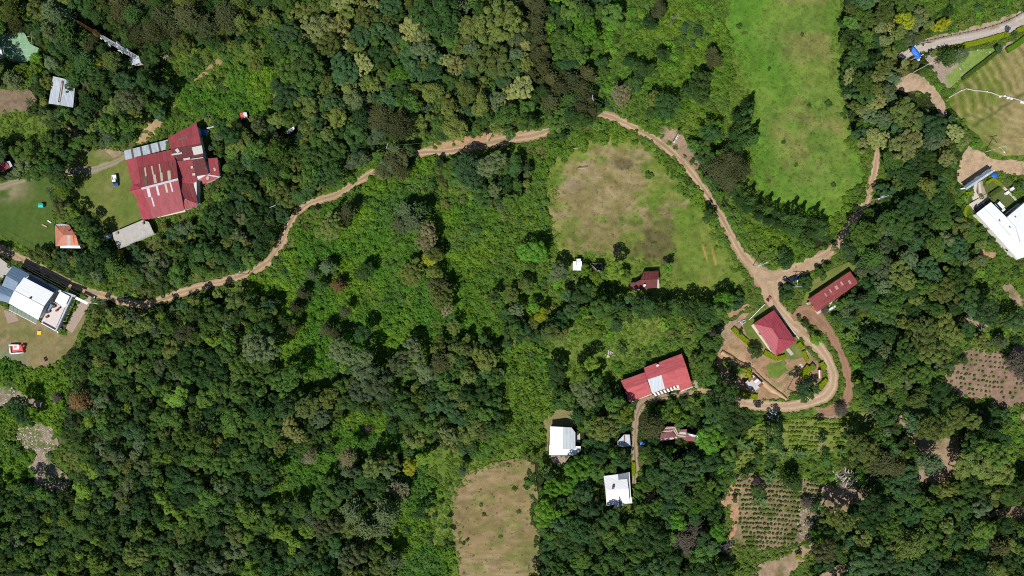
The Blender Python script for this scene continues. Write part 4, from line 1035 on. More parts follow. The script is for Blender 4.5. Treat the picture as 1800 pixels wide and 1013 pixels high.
h.walls([T(1185, 432, 2.4), T(1416, 418, 2.4), T(1420, 684, 2.4), T(1060, 708, 2.3), T(978, 710, 2.2), T(975, 610, 2.3), T(1130, 570, 2.8)], 'wood', .3)
def dish(h, c, r, m='metal_white', parent=None, tilt=(.5, .3)):
    p = W(*c); off = Vector(h.root.location)
    prof = [(.05 * r, .0), (.5 * r, .06 * r), (.85 * r, .18 * r), (r, .27 * r), (.97 * r, .31 * r), (.8 * r, .2 * r), (.45 * r, .09 * r), (.02, .05 * r)]
    mb = MB().lathe(prof, n=14)
    Rm = Matrix.Rotation(tilt[0], 3, 'X') @ Matrix.Rotation(tilt[1], 3, 'Y')
    mb.v = [tuple(Rm @ Vector(v) + p + Vector((0, 0, .5))) for v in mb.v]
    mb.tube([p, p + Vector((0, 0, .55))], .05)
    return obj('satellite_dish', mb.mesh('satellite_dish', M[m], tuple(off)), parent or h.root)
dish(h, T(1188, 645, 2.95), .55, parent=r)
h.box(T(1098, 714, 2.4), (.8, .5, .4), 0, 'sack', 'water_can')

# --- faded red shed at the junction
T = lambda zx, zy, z: (1280 + zx / 7.2375, 430 + zy / 7.2375, z)
h = House('red_shed', 'long faded red roofed shed with grey skylight patches by the junction', 'shed', (1465, 514))
r = h.roof([T(1030, 690, 2.8), T(1550, 340, 2.8), T(1655, 490, 3.5), T(1130, 862, 3.5)], 'shed_red')
for zx, zy, w in [(1378, 548, 1.3), (1444, 494, .9), (1545, 478, 1.0), (1300, 590, .7), (1240, 640, .5)]:
    zz = 2.8 + .7 * ((zx - 1290) * .57 + (zy - 515) * .82) / 185
    p = T(zx - 14, zy - 22, zz - .1); q2 = T(zx + 14, zy + 22, zz + .1)
    h.strip(p, q2, w * .8, 'pink_patch', 'skylight', r, .05, .05)
h.walls([T(1035, 692, 2.7), T(1548, 346, 2.7), T(1650, 490, 3.4), T(1130, 856, 3.4)], 'orange_wall', .3)
h.strip(T(1120, 868, .12), T(1400, 690, .12), 1.6, 'concrete_pale', 'plinth', None, .3, 0)
t = thing('trough', 'long white trough under trees by the faded red shed', 'trough', tuple(W(*T(1300, 818, 0))), R_(32))
MB().box((0, 0, .45), (3.9, .75, .1)).build('basin', M['white_plain'], t, off=(0, 0, 0))
for sx in (-1, 1): MB().box((sx * 1.5, 0, .2), (.2, .6, .45)).build('leg', M['concrete'], t, off=(0, 0, 0))
for sy in (-1, 1): MB().box((0, sy * .36, .6), (3.9, .08, .22)).build('side_board', M['white_plain'], t, off=(0, 0, 0))
t = thing('cabinet', 'white cabinet standing at the corner of the faded red shed', 'cabinet', tuple(W(*T(1010, 745, 0))), R_(30))
MB().box((0, 0, .75), (.9, .8, 1.5)).build('body', M['white_plain'], t, off=(0, 0, 0), bevel=.03)
MB().box((0, -.42, .75), (.7, .04, 1.2)).build('door', M['metal'], t, off=(0, 0, 0))
MB().box((0, 0, 1.53), (1.0, .9, .06)).build('lid', M['metal'], t, off=(0, 0, 0))

# --- crimson hipped roof house
T = lambda zx, zy, z: (1240 + zx / 4.604, 520 + zy / 4.604, z)
h = House('hipped_house', 'crimson hipped roof house in the middle of the earth garden', 'house', (1363, 586))
A_, B_, C_, D_ = T(390, 226, 3.0), T(556, 116, 3.0), T(736, 370, 3.0), T(570, 490, 3.0)
E_, F_ = T(538, 262, 4.7), T(592, 348, 4.7)
h.roof([A_, B_, E_], 'pink_red'); h.roof([B_, C_, F_, E_], 'pink_red'); h.roof([C_, D_, F_], 'pink_red'); h.roof([D_, A_, E_, F_], 'pink_red')
for a, b in ((E_, F_), (A_, E_), (B_, E_), (C_, F_), (D_, F_)):
    h.strip(a, b, .22, 'pink_red', 'ridge_cap', None, .08, .03)
h.walls([A_, B_, C_, D_], 'cream', .5)
h.strip(T(380, 235, .1), T(560, 480, .1), 1.2, 'concrete_pale', 'plinth', None, .3, 0)
h.strip(T(570, 112, .18), T(765, 360, .18), .5, 'concrete_pale', 'drain', None, .3, 0)
t = House('garden_walk', 'short grey concrete walk at the corner of the crimson house', 'path', (1388, 617))
t.roof([T(652, 438, .14), T(676, 424, .14), T(716, 472, .14), T(692, 486, .14)], 'concrete', .3, 'paving')

h = House('patchwork_shed', 'small shed with a patchwork of rusty and pale roof sheets', 'shed', (1325, 676))
P4 = [np.array(T(320, 706, 0)[:2]), np.array(T(386, 640, 0)[:2]), np.array(T(470, 716, 0)[:2]), np.array(T(376, 792, 0)[:2])]
k = 0
mats = ['debris', 'rust_strip', 'pale_sheet', 'zinc', 'debris', 'shed_red', 'pale_sheet', 'debris', 'white_plain', 'rust_strip', 'zinc', 'pale_sheet', 'debris', 'pale_sheet', 'shed_red']
for i in range(5):
    for j in range(3):
        def q(u, v): 
            p = (P4[0] * (1 - u) + P4[1] * u) * (1 - v) + (P4[3] * (1 - u) + P4[2] * u) * v
            return (p[0], p[1], 2.2 + .15 * u + random.uniform(-.05, .05))
        h.roof([q(j / 3 - .01, i / 5), q((j + 1) / 3, i / 5 - .01), q((j + 1) / 3, (i + 1) / 5 + .02), q(j / 3, (i + 1) / 5)], mats[k], .04, 'roof_sheet'); k += 1
h.walls([(*P4[0], 2.1), (*P4[1], 2.1), (*P4[2], 2.1), (*P4[3], 2.1)], 'wood', .25)
h = House('coop', 'tiny pink and white roofed coop in the earth garden', 'coop', (1441, 658))
h.roof([(1439, 651, 1.5), (1441.5, 651, 1.7), (1442, 665, 1.7), (1439.5, 665, 1.5)], 'white_plain', .05)
h.roof([(1441.5, 651, 1.7), (1444, 651, 1.5), (1445, 665, 1.5), (1442, 665, 1.7)], 'red_vinyl', .05)
h.walls([(1439, 651, 1.5), (1444, 651, 1.5), (1445, 665, 1.5), (1439.5, 665, 1.5)], 'wood_pale', .15, windows=False, drop=.08)
t = House('pad', 'pale concrete pad among the garden beds', 'slab', (1407, 643.5))
t.roof([T(752, 562, .16), T(772, 548, .16), T(792, 574, .16), T(770, 590, .16)], 'concrete_pale', .3, 'paving')
t = thing('bed_edging', 'low square of pale timber edging in the garden', 'planter', tuple(W(1386, 660)))
for a, b in (((1381, 658), (1393, 657)), ((1393, 657), (1393, 665)), ((1381, 658), (1377, 666)), ((1398, 648), (1400, 662))):
    MB().bar(W(*a, .12), W(*b, .12), .14, .25).build('timber', M['wood_pale'], t)

# --- coral roofed house
T = lambda zx, zy, z: (1060 + zx / 8.44, 600 + zy / 8.44, z)
h = House('coral_house', 'long coral red roofed house with one white panel and a striped awning', 'house', (1155, 664))
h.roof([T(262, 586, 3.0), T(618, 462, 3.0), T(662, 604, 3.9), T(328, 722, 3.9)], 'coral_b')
h.roof([T(328, 722, 3.9), T(662, 604, 3.9), T(722, 780, 3.0), T(376, 900, 3.0)], 'coral')
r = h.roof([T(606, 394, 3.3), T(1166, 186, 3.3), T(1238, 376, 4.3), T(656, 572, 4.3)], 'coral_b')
h.roof([T(866, 502, 4.3), T(1238, 376, 4.3), T(1326, 672, 3.2), T(1148, 738, 3.2), T(1124, 652, 3.35), T(918, 702, 3.35)], 'coral')
pn = h.roof([T(662, 570, 4.25), T(868, 502, 4.3), T(922, 700, 3.3), T(732, 776, 3.3)], 'white_grey')
for i in range(15):
    t0 = i / 15; t1 = (i + 1) / 15
    def q(t, row):
        a = np.array((742, 772)) + (np.array((1112, 652)) - np.array((742, 772))) * t
        b = np.array((778, 814)) + (np.array((1136, 704)) - np.array((778, 814))) * t
        return T(*(a if row == 0 else b), 3.15 if row == 0 else 2.7)
    h.roof([q(t0, 0), q(t1, 0), q(t1, 1), q(t0, 1)], 'white_plain' if i % 2 == 0 else 'rust_strip', .05, 'awning_slat')
dish(h, T(800, 356, 3.75), .5, parent=r)
h.strip(T(375, 905, .25), T(470, 890, .25), .6, 'cream', 'plinth', None, .5, 0)
h.walls([T(268, 590, 2.9), T(330, 722, 3.8), T(378, 895, 2.9), T(720, 776, 2.9), T(800, 760, 3.0), T(1150, 735, 3.1), T(1320, 672, 3.1), T(1236, 376, 4.1), T(1162, 192, 3.2), T(610, 396, 3.2), T(618, 462, 2.9)], 'cream', .45, drop=.2)
h.strip(T(455, 888, 1.2), T(725, 780, 1.2), .3, 'cream', 'porch_wall', None, .6, 0)
h.strip(T(1150, 742, .4), T(1330, 675, .4), .3, 'plaster', 'porch_wall', None, .8, 0)
h.strip(T(362, 905, 2.4), T(378, 985, .6), .16, 'blue_light', 'downpipe', None, .16, 0)
t = House('gravel_apron', 'grey gravel apron at the gable end of the coral house', 'terrace', (1223, 675))
t.roof([T(1325, 560, .1), T(1400, 590, .1), T(1420, 690, .1), T(1340, 700, .1)], 'paver', .2, 'paving')

# --- two white roofed houses and sheds below
T = lambda zx, zy, z: (940 + zx / 4.825, 700 + zy / 4.825, z)
h = House('white_roofed_house', 'white roofed house with a ribbed grey slope behind mown grass', 'house', (990, 775))
a = h.roof([T(130, 240, 3.0), T(242, 246, 4.1), T(238, 436, 4.1), T(126, 432, 3.0)], 'white_sheet')
h.roof([T(242, 246, 4.1), T(312, 250, 3.3), T(344, 292, 3.0), T(344, 432, 3.0), T(238, 436, 4.1)], 'white_grey')
h.roof([T(124, 398, 2.8), T(132, 398, 2.9), T(132, 432, 3.0), T(344, 430, 3.0), T(346, 408, 2.9), T(390, 408, 2.7), T(390, 450, 2.6), T(332, 486, 2.6), T(122, 482, 2.6)], 'white_sheet', name='porch_roof')
h.walls([T(134, 244, 2.8), T(310, 252, 2.8), T(342, 292, 2.8), T(342, 440, 2.8), T(330, 480, 2.5), T(126, 478, 2.5)], 'plaster', .3)
t = House('patio', 'grey brown paved patio below the white roofed house', 'terrace', (986, 810))
t.roof([T(132, 484, .12), T(302, 490, .12), T(262, 540, .12), T(236, 588, .12), T(210, 575, .12), T(150, 540, .12)], 'concrete_brown', .25, 'paving')
t = House('side_path', 'tan paved path at the side of the white roofed house', 'path', (1016, 769))
t.roof([T(352, 296, .1), T(384, 300, .1), T(386, 380, .1), T(350, 376, .1)], 'concrete_pale', .2, 'paving')

h = House('white_gabled_house', 'white gabled house with a solar panel and grey porch roof', 'house', (1086, 862))
r = h.roof([T(584, 662, 3.2), T(706, 646, 3.2), T(710, 692, 3.5), T(784, 686, 3.5), T(796, 772, 4.3), T(600, 784, 4.3)], 'white_plain')
h.roof([T(600, 784, 4.3), T(796, 772, 4.3), T(802, 880, 3.3), T(758, 890, 3.3), T(680, 906, 3.3), T(610, 914, 3.3)], 'white_plain')
h.roof([T(712, 826, 4.0), T(756, 912, 3.25), T(718, 920, 3.8)], 'slate_sheet', name='dormer_roof')
h.roof([T(712, 826, 4.05), T(718, 920, 3.85), T(676, 922, 3.3)], 'white_plain', name='dormer_roof')
h.roof([T(706, 648, 3.0), T(800, 628, 3.0), T(812, 848, 3.0), T(800, 850, 3.3), T(784, 690, 3.4), T(710, 694, 3.4)], 'slate_sheet', name='porch_roof')
h.strip(T(800, 628, 3.05), T(814, 850, 3.05), .25, 'white_plain', 'fascia', None, .15, 0)
h.roof([T(800, 848, 3.2), T(820, 836, 3.1), T(828, 892, 3.0), T(760, 896, 3.05), T(760, 888, 3.2), T(802, 880, 3.25)], 'white_plain', name='porch_roof')
sp = h.roof([T(608, 704, 3.55), T(628, 700, 3.55), T(632, 744, 3.9), T(612, 748, 3.9)], 'black', .06, 'solar_panel', r)
h.roof([T(608, 752, 3.9), T(640, 752, 3.95), T(640, 760, 4.0), T(608, 760, 3.98)], 'black', .12, 'heater', r)
dish(h, T(662, 756, 4.15), .6, 'shed_red', r)
h.walls([T(588, 666, 3.0), T(704, 650, 3.0), T(796, 636, 2.9), T(810, 850, 2.9), T(822, 888, 2.9), T(612, 908, 3.0)], 'plaster', .3)

h = House('tin_shed', 'tiny silver tin shed with one rusty strip beside the stony track', 'shed', (1097, 774))
h.roof([T(704, 412, 1.9), T(700, 372, 2.0), T(756, 310, 2.4), T(764, 310, 2.4), T(768, 410, 1.9)], 'zinc')
h.roof([T(755, 312, 2.42), T(763, 312, 2.42), T(768, 380, 2.1), T(760, 380, 2.1)], 'rust_strip', .05, 'rusty_sheet')
h.roof([T(764, 310, 2.4), T(806, 310, 2.4), T(812, 408, 1.9), T(768, 410, 1.9)], 'zinc')
h.walls([T(704, 410, 1.8), T(702, 374, 1.9), T(756, 314, 2.2), T(804, 314, 2.2), T(808, 406, 1.8)], 'wood', .2, drop=.1)
t = thing('tarp', 'small bright blue tarp beside the stony track', 'tarp', tuple(W(1128.5, 780)))
MB().prism([W(1124.5, 778.5, .5), W(1131, 777.5, .7), W(1133.5, 781, .45), W(1126, 783, .4)], .04).build('sheet', M['blue_tarp'], t)
MB().box(tuple(W(1128.5, 780) + Vector((0, 0, .2))), (.9, .6, .4)).build('covered_pile', M['wood'], t)

h = House('striped_shed', 'zigzag maroon roofed shed striped with pale sheets among trees', 'shed', (1195, 765))
def strips(Aq, n, zt, pal):
    for i in range(n):
        u0 = i / n; u1 = (i + 1) / n
        f = lambda u, v: tuple((np.array(Aq[0]) * (1 - u) + np.array(Aq[1]) * u) * (1 - v) + (np.array(Aq[3]) * (1 - u) + np.array(Aq[2]) * u) * v)
        pts = [T(*f(u0, 0), zt[0]), T(*f(u1, 0), zt[0]), T(*f(u1, 1), zt[1]), T(*f(u0, 1), zt[1])]
        h.roof(pts, pal[i % len(pal)], .05, 'roof_sheet')
strips([(1070, 300), (1120, 240), (1195, 240), (1160, 290)], 6, (2.2, 2.6), ['faded_maroon', 'debris', 'faded_maroon', 'shed_red', 'debris', 'faded_maroon'])
strips([(1058, 345), (1072, 295), (1165, 285), (1212, 330)], 1, (2.6, 2.2), ['faded_maroon'])
strips([(1058, 350), (1205, 328), (1212, 340), (1080, 368)], 9, (2.3, 2.2), ['debris', 'faded_maroon', 'pale_sheet'])
strips([(1160, 245), (1195, 240), (1222, 300), (1208, 326)], 4, (2.5, 2.4), ['debris', 'faded_maroon', 'pale_sheet', 'faded_maroon'])
strips([(1206, 332), (1240, 268), (1292, 264), (1275, 345)], 7, (2.3, 2.6), ['faded_maroon', 'debris', 'faded_maroon', 'pale_sheet', 'debris', 'faded_maroon', 'faded_maroon'])
strips([(1278, 290), (1392, 322), (1370, 398), (1262, 352)], 6, (2.6, 2.2), ['faded_maroon', 'faded_maroon', 'shed_red', 'faded_maroon', 'faded_maroon', 'faded_maroon'])
strips([(1300, 300), (1392, 320), (1386, 340), (1310, 318)], 5, (2.72, 2.62), ['zinc', 'white_plain', 'zinc', 'debris', 'white_plain'])
strips([(1372, 330), (1392, 325), (1384, 386), (1366, 388)], 2, (2.65, 2.4), ['zinc', 'white_plain'])
h.walls([T(1075, 300, 2.1), T(1120, 250, 2.1), T(1290, 270, 2.1), T(1385, 325, 2.1), T(1370, 390, 2.0), T(1210, 330, 2.0), T(1080, 362, 2.0)], 'wood', .3)

# --- villa and its gate
T = lambda zx, zy, z: (1680 + zx / 7.233, 260 + zy / 7.233, z)
h = House('villa', 'white roofed L-shaped villa with a walled drive and garden', 'house', (1775, 400))
h.roof([T(262, 832, 3.8), T(448, 690, 3.8), T(648, 886, 4.4), T(760, 1010, 4.7), T(840, 1400, 3.8), T(790, 1420, 3.8)], 'white_sheet')
h.roof([T(648, 886, 4.4), T(868, 702, 4.2), T(1100, 560, 4.2), T(1200, 1300, 4.4), T(840, 1400, 3.8), T(760, 1010, 4.7)], 'white_sheet')
h.walls([T(270, 836, 3.6), T(448, 700, 3.6), T(648, 896, 3.7), T(868, 712, 3.7), T(1090, 570, 3.7), T(1190, 1290, 3.7), T(840, 1390, 3.6), T(790, 1410, 3.6)], 'plaster', .5)
h.strip(T(330, 930, .3), T(780, 1420, .3), 1.0, 'concrete_pale', 'plinth', None, .6, 0)
h.strip(T(648, 886, 4.4), T(760, 1010, 4.7), .3, 'white_grey', 'valley_flashing', None, .06, .05)
h.strip(T(760, 1010, 4.7), T(820, 1200, 4.7), .35, 'white_grey', 'ridge_cap', None, .08, .03)
h.strip(T(355, 760, 4.0), T(700, 1120, 4.6), .12, 'white_grey', 'sheet_lap', None, .05, .02)
for zx, zy in ((560, 930), (690, 1010), (760, 880)): h.box(T(zx, zy, 4.75), (.4, .4, .3), .6, 'metal', 'vent')
h = House('gatehouse', 'long silver roofed gate canopy across the villa drive', 'gate', (1720, 315))
h.roof([T(100, 492, 3.2), T(438, 264, 3.2), T(462, 290, 3.7), T(122, 515, 3.7)], 'blue_light')
h.roof([T(122, 515, 3.7), T(462, 290, 3.7), T(482, 306, 3.2), T(140, 535, 3.2)], 'zinc')
for zx, zy in ((120, 510), (240, 435), (330, 375), (450, 295)):
    p = W(*T(zx, zy, 1.6)); MB().box(p, (.4, .4, 3.2), .6).build('column', M['plaster'], h.root)
h.roof([T(66, 515, 1.6), T(118, 505, 1.6), T(120, 520, 1.6), T(70, 530, 1.6)], 'white_plain', 1.6, 'wall_stub')
h.strip(T(130, 512, 1.3), T(235, 442, 1.3), .12, 'metal', 'gate_leaf', None, 2.2, -.2)
h = House('villa_drive', 'concrete wheel strips and tiled parking court of the villa', 'drive', (1716, 350))
h.roof([T(235, 470, .12), T(270, 448, .12), T(262, 560, .12), T(300, 630, .12), T(222, 668, .12), T(206, 610, .12)], 'concrete_pale', .3, 'drive_strip')
h.roof([T(286, 440, .12), T(308, 430, .12), T(335, 600, .12), T(312, 622, .12)], 'concrete_pale', .3, 'drive_strip')
h.roof([T(268, 450, .10), T(288, 440, .10), T(310, 622, .10), T(298, 630, .10)], 'paver', .3, 'drive_centre')
h.roof([T(308, 430, .10), T(340, 420, .10), T(385, 585, .10), T(338, 606, .10)], 'paver', .3, 'drive_edge')
h.roof([T(165, 722, .16), T(345, 610, .16), T(372, 690, .16), T(235, 820, .16)], 'concrete_pale', .3, 'parking_court')
h.roof([T(346, 608, .18), T(390, 588, .18), T(424, 656, .18), T(372, 692, .18)], 'paver', .3, 'parking_court')
h.strip(T(165, 720, .3), T(390, 588, .3), .2, 'concrete', 'kerb', None, .4, 0)
h = House('white_walk', 'white paved walk with planter boxes down to the villa garden', 'path', (1772, 335))
for i in range(9):
    t0 = i / 9; t1 = (i + .93) / 9
    f = lambda t, s_: (480 + t * 300 + s_ * 26 - 8 * t, 398 + t * 290 - s_ * 14 + 20 * t * (t - 1))
    h.roof([T(*f(t0, 0), .16), T(*f(t1, 0), .16), T(*f(t1, 1), .16), T(*f(t0, 1), .16)], 'concrete_pale' if i < 6 else 'concrete', .3, 'paving_slab')
for zx, zy in ((648, 575), (712, 522)):
    h.box(T(zx, zy, .5), (1.2, 1.0, 1.0), .6, 'white_plain', 'planter_box')
h = House('villa_lawn', 'square green lawn with a clipped hedge in front of the villa', 'lawn', (1760, 345))
h.roof([T(350, 480, .05), T(460, 405, .05), T(780, 680, .05), T(610, 840, .05), T(480, 680, .05), T(420, 610, .05)], 'ground', .06, 'turf')
h.root.children[0].data.materials[0] = mat('villa_turf', (0.09, 0.115, 0.03), .95, .3, 1.2, bump=.5, bump_sc=4)
h = House('edge_wall', 'low white wall beside the villa lawn', 'wall', (1790, 380))
h.strip(T(620, 852, .6), T(800, 712, .6), .3, 'plaster', 'wall_run', None, 1.2, -.3)
t = thing('pool_cover', 'bright blue round cover beside the gate canopy', 'cover', tuple(W(1747, 309.5)))
MB().lathe([(.05, .95), (.8, .75), (1.25, .45), (1.25, 0)], n=14).build('dome', M['blue_tarp'], t, off=(0, 0, 0), smooth=True)
MB().box((-.3, -.2, .35), (.9, .9, .7)).build('base', M['wood'], t, off=(0, 0, 0))

# --- blue gate roof on the driveway
T = lambda zx, zy, z: (1590 + zx / 20.27, 70 + zy / 20.27, z)
h = House('blue_gate', 'bright blue roofed gate over the end of the grey driveway', 'gate', (1611, 93))
h.roof([T(270, 250, 3.4), T(330, 260, 3.9), T(540, 560, 3.9), T(600, 575, 3.4), T(490, 700, 3.4), T(430, 690, 3.3), T(240, 440, 3.3)], 'blue_roof')
h.roof([T(290, 232, 3.4), T(345, 240, 3.4), T(595, 545, 3.4), T(560, 590, 3.85), T(310, 270, 3.85)], 'blue_roof')
for zx, zy in ((290, 270), (260, 430), (570, 580), (470, 690)):
    p = W(*T(zx, zy, 1.65)); MB().box(p, (.3, .3, 3.3), .6).build('post', M['plaster'], h.root)
MB().box(W(*T(462, 735, .8)), (.7, .9, 1.6), .6).build('kiosk', M['plaster'], h.root)
h.strip(T(360, 235, 1.4), T(620, 40, 1.4), .1, 'blue_light', 'gate_leaf', None, 2.2, -.25)
t = thing('barrier', 'red and white striped barrier lowered beside the blue gate', 'barrier', tuple(W(*T(420, 700, 0))))
for i in range(8):
    a = np.array((205, 725)) + (np.array((395, 640)) - np.array((205, 725))) * i / 8; b = np.array((205, 725)) + (np.array((395, 640)) - np.array((205, 725))) * (i + 1) / 8
    MB().bar(W(*T(*a, .9)), W(*T(*b, .9)), .45, .12).build('stripe', M['metal_white' if i % 2 else 'red_paint'], t)
MB().box(W(*T(410, 640, .5)), (.3, .3, 1.0), .5).build('post', M['metal'], t)

# --- stone retaining wall along the driveway: separate stones
wl = thing('retaining_wall', 'dark stone retaining wall with posts along the grey driveway', 'wall', tuple(W(1700, 58)))
c = catmull([tuple(W(*p).to_2d()) for p in [(1616, 77), (1650, 69), (1700, 58.5), (1740, 49), (1772, 37.5), (1800, 22), (1815, 14)]], .72)
ms = []
for k in range(5):
    mb = MB().box((0, 0, .3), (.66, random.uniform(.35, .5), random.uniform(.7, .95)))
    ms.append(mb.mesh('stone', M['stone'], bevel=.07))
mp = MB().box((0, 0, .55), (.3, .3, 1.25)).mesh('post', M['concrete_brown'])
for i in range(0, len(c) - 1):
    d = c[i + 1] - c[i]
    o = obj('stone' if i % 4 else 'post', ms[i % 5] if i % 4 else mp, wl)
    o.location = Vector((c[i][0], c[i][1], 0)) - wl.location; o.rotation_euler = (0, 0, math.atan2(d[1], d[0]) + random.uniform(-.1, .1))

# --- small roofs and huts in the upper wood
T = lambda zx, zy, z: (340 + zx / 9, 180 + zy / 9, z)
h = House('privy', 'tiny red and white roofed hut behind the big red building', 'hut', (428, 203))
h.roof([T(735, 170, 2.0), T(790, 160, 2.1), T(800, 250, 2.1), T(755, 270, 1.9)], 'red_vinyl', .06)
h.roof([T(790, 160, 2.1), T(840, 160, 1.9), T(860, 248, 1.9), T(800, 250, 2.1)], 'white_plain', .06)
h.walls([T(740, 172, 1.9), T(838, 164, 1.8), T(855, 246, 1.8), T(758, 265, 1.8)], 'wood', .15, drop=.1)
h = House('grey_hut', 'narrow grey tin hut half hidden in the upper wood', 'hut', (513, 228))
h.roof([T(1470, 455, 1.8), T(1575, 385, 2.0), T(1600, 430, 1.9), T(1490, 505, 1.7)], 'zinc', .06)
h.roof([T(1560, 395, 2.05), T(1590, 385, 2.05), T(1600, 430, 1.98), T(1572, 440, 1.98)], 'white_plain', .05, 'pale_sheet')
h.walls([T(1475, 458, 1.7), T(1573, 392, 1.8), T(1596, 430, 1.8), T(1492, 500, 1.6)], 'wood', .12, drop=.1)
t = thing('tarp', 'crumpled blue and white tarp beside the red building', 'tarp', tuple(W(364, 232)))
P = [W(*T(95, 450, .5)), W(*T(150, 425, 1.2)), W(*T(235, 455, 1.1)), W(*T(240, 520, .7)), W(*T(205, 530, .5)), W(*T(120, 505, .6))]
MB().prism(P[:2] + P[4:], .05).build('sheet', M['blue_tarp'], t)
MB().prism([P[1], P[2], P[3], P[4]], .05).build('sheet', M['blue_light'], t)
MB().bar(W(*T(205, 415, 1.0)), W(*T(320, 385, 1.0)), .5, .06).build('sheet', M['zinc'], t)
MB().box(W(*T(190, 470, .25)), (1.6, 1.2, .7), .4).build('covered_pile', M['wood'], t)
t = thing('teal_box', 'small teal tin box standing on the lawn under trees', 'box', tuple(W(75.5, 362)))
MB().box((0, 0, .6), (1.6, 1.3, 1.2)).build('body', M['teal'], t, off=(0, 0, 0), bevel=.05)
MB().prism([(-.9, -.75, 1.25), (.9, -.75, 1.25), (.9, 0, 1.45), (-.9, 0, 1.45)], .05).build('lid', M['teal'], t, off=(0, 0, 0))
MB().prism([(-.9, 0, 1.45), (.9, 0, 1.45), (.9, .75, 1.25), (-.9, .75, 1.25)], .05).build('lid', M['teal'], t, off=(0, 0, 0))

# --- loose things
def pile(name, label, cat, c, n, spread, mats, lo=.3, hi=1.2, seed=0):
    rs = random.Random(seed)
    t = thing(name, label, cat, tuple(W(*c)))
    for i in range(n):
        a = rs.uniform(0, 6.3); r = spread * math.sqrt(rs.random())
        L = rs.uniform(lo, hi)
        MB().box((r * math.cos(a), r * math.sin(a) * .7, .1 + rs.random() * .3), (L, L * (rs.uniform(.04, .1) if name == 'log_pile' else rs.uniform(.15, .6)), rs.uniform(.06, .3)), rs.uniform(0, 3)).build('scrap', M[rs.choice(mats)], t, off=(0, 0, 0))
    return t
pile('scrap_heap', 'heap of pale and dark scrap timber at the track edge', 'heap', (1357, 731), 26, 2.6, ['debris', 'white_plain', 'wood', 'black', 'metal'], seed=1)
pile('scrap_heap', 'pale pinkish rubble heap in the green meadow', 'heap', (1072, 623), 22, 1.9, ['debris', 'concrete_pale', 'debris'], .3, .9, 2)
pile('rubbish_pile', 'white sacks and tubs at the corner of the roof terrace', 'heap', (107, 582), 12, 1.1, ['white_plain', 'sack', 'blue_light', 'black'], .3, .9, 3)
pile('rubbish_pile', 'white and blue rubbish by the bushes above the coral house', 'heap', (1232, 607), 10, 1.0, ['sack', 'white_plain', 'blue_light'], .3, .8, 4)
pile('laundry_pile', 'white and grey junk heap at the garden corner of the crimson house', 'heap', (1302.5, 566), 13, 1.5, ['white_plain', 'metal', 'sack', 'blue_light'], .4, 1.0, 5)
pile('log_pile', 'fallen pale branches near the tower hut', 'heap', (291, 103), 16, 2.4, ['debris', 'bark_pale', 'wood_pale'], .8, 2.4, 6)
pile('log_pile', 'grey fallen branches heaped above the crop plot', 'heap', (1488, 838), 70, 5.0, ['bark_pale', 'debris', 'bark'], 1.2, 4.2, 7)
pile('rubble_line', 'pale rubble in the scrub below the villa', 'heap', (1722, 425), 10, 2.2, ['debris', 'concrete_pale'], .3, .7, 8)
pile('stone_heap', 'pale stones at the wood edge beside the worn yard', 'heap', (141, 643), 14, 1.0, ['debris', 'stone'], .25, .6, 9)
pile('plank_heap', 'white junk scattered behind the small hut', 'heap', (450, 194), 6, 2.0, ['white_plain', 'wood_pale'], .3, .9, 10)
t = thing('yellow_sheet', 'bright yellow plastic sheet lying on the worn yard', 'sheet', tuple(W(68.5, 585.5)))
MB().prism([W(65.5, 582, .35), W(73, 582.5, .3), W(71.5, 589, .25), W(65, 588.5, .3)], .05).build('cloth', M['yellow'], t)
MB().box(W(68.5, 585.5, .1), (.9, .9, .25)).build('covered_pile', M['wood'], t)
t = thing('inflatable', 'red and white bouncy castle pad on the worn yard', 'inflatable', tuple(W(29, 614)))
T = lambda zx, zy, z: W(zx / 12.66, 570 + zy / 12.66, z)
MB().prism([T(200, 460, .5), T(430, 455, .5), T(540, 460, .5), T(540, 640, .5), T(240, 660, .5)], .5).build('base_pad', M['red_vinyl'], t, bevel=.1)
MB().prism([T(285, 475, .75), T(430, 465, .75), T(430, 560, .75), T(290, 570, .75)], .3).build('jump_pad', M['white_plain'], t, bevel=.08)
MB().prism([T(305, 480, .8), T(365, 478, .8), T(365, 525, .8), T(310, 525, .8)], .08).build('red_square', M['red_vinyl'], t)
MB().prism([T(325, 492, .84), T(345, 492, .84), T(345, 512, .84), T(328, 512, .84)], .06).build('white_square', M['white_plain'], t)
for a, b, m_ in (((215, 470), (235, 650), 'white_plain'), ((245, 655), (530, 630), 'white_plain'), ((470, 460), (560, 480), 'red_vinyl'), ((200, 465), (425, 458), 'sack')):
    MB().tube([T(*a, .75), (T(*a, .85) + T(*b, .85)) / 2, T(*b, .75)], .28, 8).build('air_tube', M[m_], t, smooth=True)
MB().tube([T(480, 470, .5), T(490, 475, 1.3), T(500, 520, 1.3), T(510, 600, .6)], .3, 8).build('arch', M['red_vinyl'], t, smooth=True)
t = thing('bench', 'dark wooden bench on the worn yard', 'bench', tuple(W(80.5, 632)), R_(-62))
MB().box((0, 0, .45), (1.7, .4, .06)).build('seat', M['black'], t, off=(0, 0, 0))
MB().box((0, .22, .75), (1.7, .05, .4)).build('backrest', M['black'], t, off=(0, 0, 0))
for sx in (-.7, .7): MB().box((sx, 0, .22), (.08, .4, .44)).build('leg', M['metal'], t, off=(0, 0, 0))
